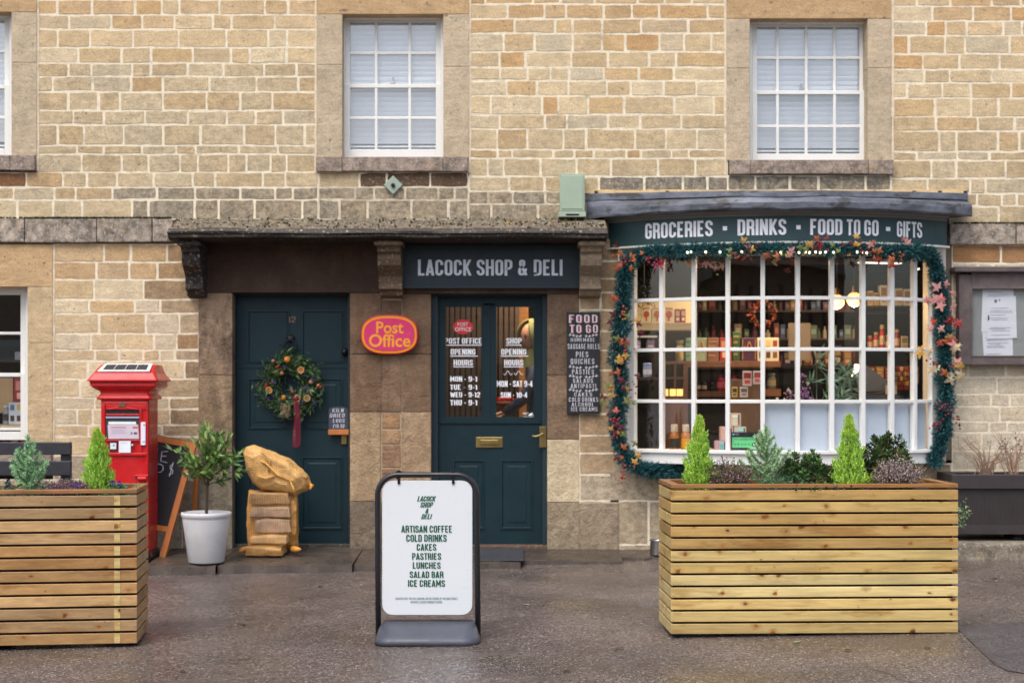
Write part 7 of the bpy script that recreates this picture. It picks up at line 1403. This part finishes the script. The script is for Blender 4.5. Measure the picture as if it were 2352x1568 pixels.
b.bar(HP(.090, -.020, -.056), HP(.090, .020, -.056), .006, .006, upv, s(150, 84, 76)); b.build('face_features', M['col'], pr)
b = MB(); rows = []
for i in range(13):
    th = math.pi * (.04 + .80 * i / 12); row = []
    for j in range(23):
        ph = R(52) + (2 * math.pi - R(104)) * j / 22; a, c, e = math.sin(th) * math.cos(ph), math.sin(th) * math.sin(ph), math.cos(th); k = 1.34 + (.16 if j in (0, 22) else 0); row.append(Vector((hx, hy, hz)) + fd * (a * .105 * k - .012) + rt * c * .092 * k + upv * (e * .135 * 1.22 - .004))
    rows.append(row)
b.loft(rows, s(118, 116, 66)); o = b.build('hood', M['cloth'], pr, smooth=True); so_ = o.modifiers.new('thick', 'SOLIDIFY'); so_.thickness = .014
b = MB(); b.loft([[Vector((hx + .015, hy, sh_z + .03 + .05 * k)) + Vector((math.cos(t) * (.105 - .01 * k), math.sin(t) * (.12 - .012 * k), .02 * math.cos(t))) for t in np.linspace(0, 6.283, 21)[:-1]] for k in range(4)], s(104, 102, 58), closed=True); b.tube([HP(.06, .03, -.16), HP(.10, .05, -.30), HP(.10, .06, -.44)], .009, 6, s(190, 186, 120)); b.build('collar', M['cloth'], pr, smooth=True)
def hand(wx, wy, wz, dirx):
    w = Vector((wx, wy, wz)); d = Vector(dirx).normalized(); side = d.cross(Vector((0, 0, 1))).normalized(); dn = Vector((0, 0, -1)); js = [tuple(w) + (.024, .018), tuple(w + d * .045) + (.032, .015), tuple(w + d * .085) + (.034, .013)]; ed = [(0, 1), (1, 2)]
    for k, ln in enumerate((.066, .076, .071, .056)):
        r0 = w + d * .088 + side * (-.030 + .020 * k); i0 = len(js); js += [tuple(r0) + (.0095,), tuple(r0 + d * ln * .45 + dn * .008) + (.009,), tuple(r0 + d * ln * .8 + dn * .026) + (.008,), tuple(r0 + d * ln * .95 + dn * .046) + (.0065,)]; ed += [(2, i0), (i0, i0 + 1), (i0 + 1, i0 + 2), (i0 + 2, i0 + 3)]
    i0 = len(js); t0 = w + d * .03 - side * .032; js += [tuple(t0) + (.011,), tuple(t0 + d * .032 - side * .018 + dn * .01) + (.010,), tuple(t0 + d * .06 - side * .016 + dn * .024) + (.008,)]; ed += [(1, i0), (i0, i0 + 1), (i0 + 1, i0 + 2)]
    skinmesh('hand', js, ed, M['skin'], pr, 1)
hand(hx - .245, hy - .12, sh_z - .363, (-1, .15, -.25)); hand(hx - .225, hy + .08, sh_z - .383, (-1, -.15, -.2))

# ================================================================== the terrace over the road, whose dark front is what the shop glass mirrors
ft = thing('facing_terrace', 'plain stone terrace with slate roof across the street, mirrored dimly in the shop glass', 'building', (0, -33, 0))
b = MB(); b.box(-24, 24, -40, -33, -.3, 5.0, s(150, 130, 104)); b.build('wall', M['matte'], ft)
b = MB(); b.prism([(-41, 4.9), (-32.6, 4.9), (-36.5, 7.6)], lambda u, v: (-24.3, u, v), lambda u, v: (24.3, u, v), s(78, 74, 72)); b.build('roof', M['matte'], ft)
for k in range(11):
    for z in (.9, 3.1): b = MB(); b.box(-22 + k * 4.2, -20.8 + k * 4.2, -33, -32.95, z, z + 1.3, s(30, 32, 36)); b.build('window', M['shiny'], ft)
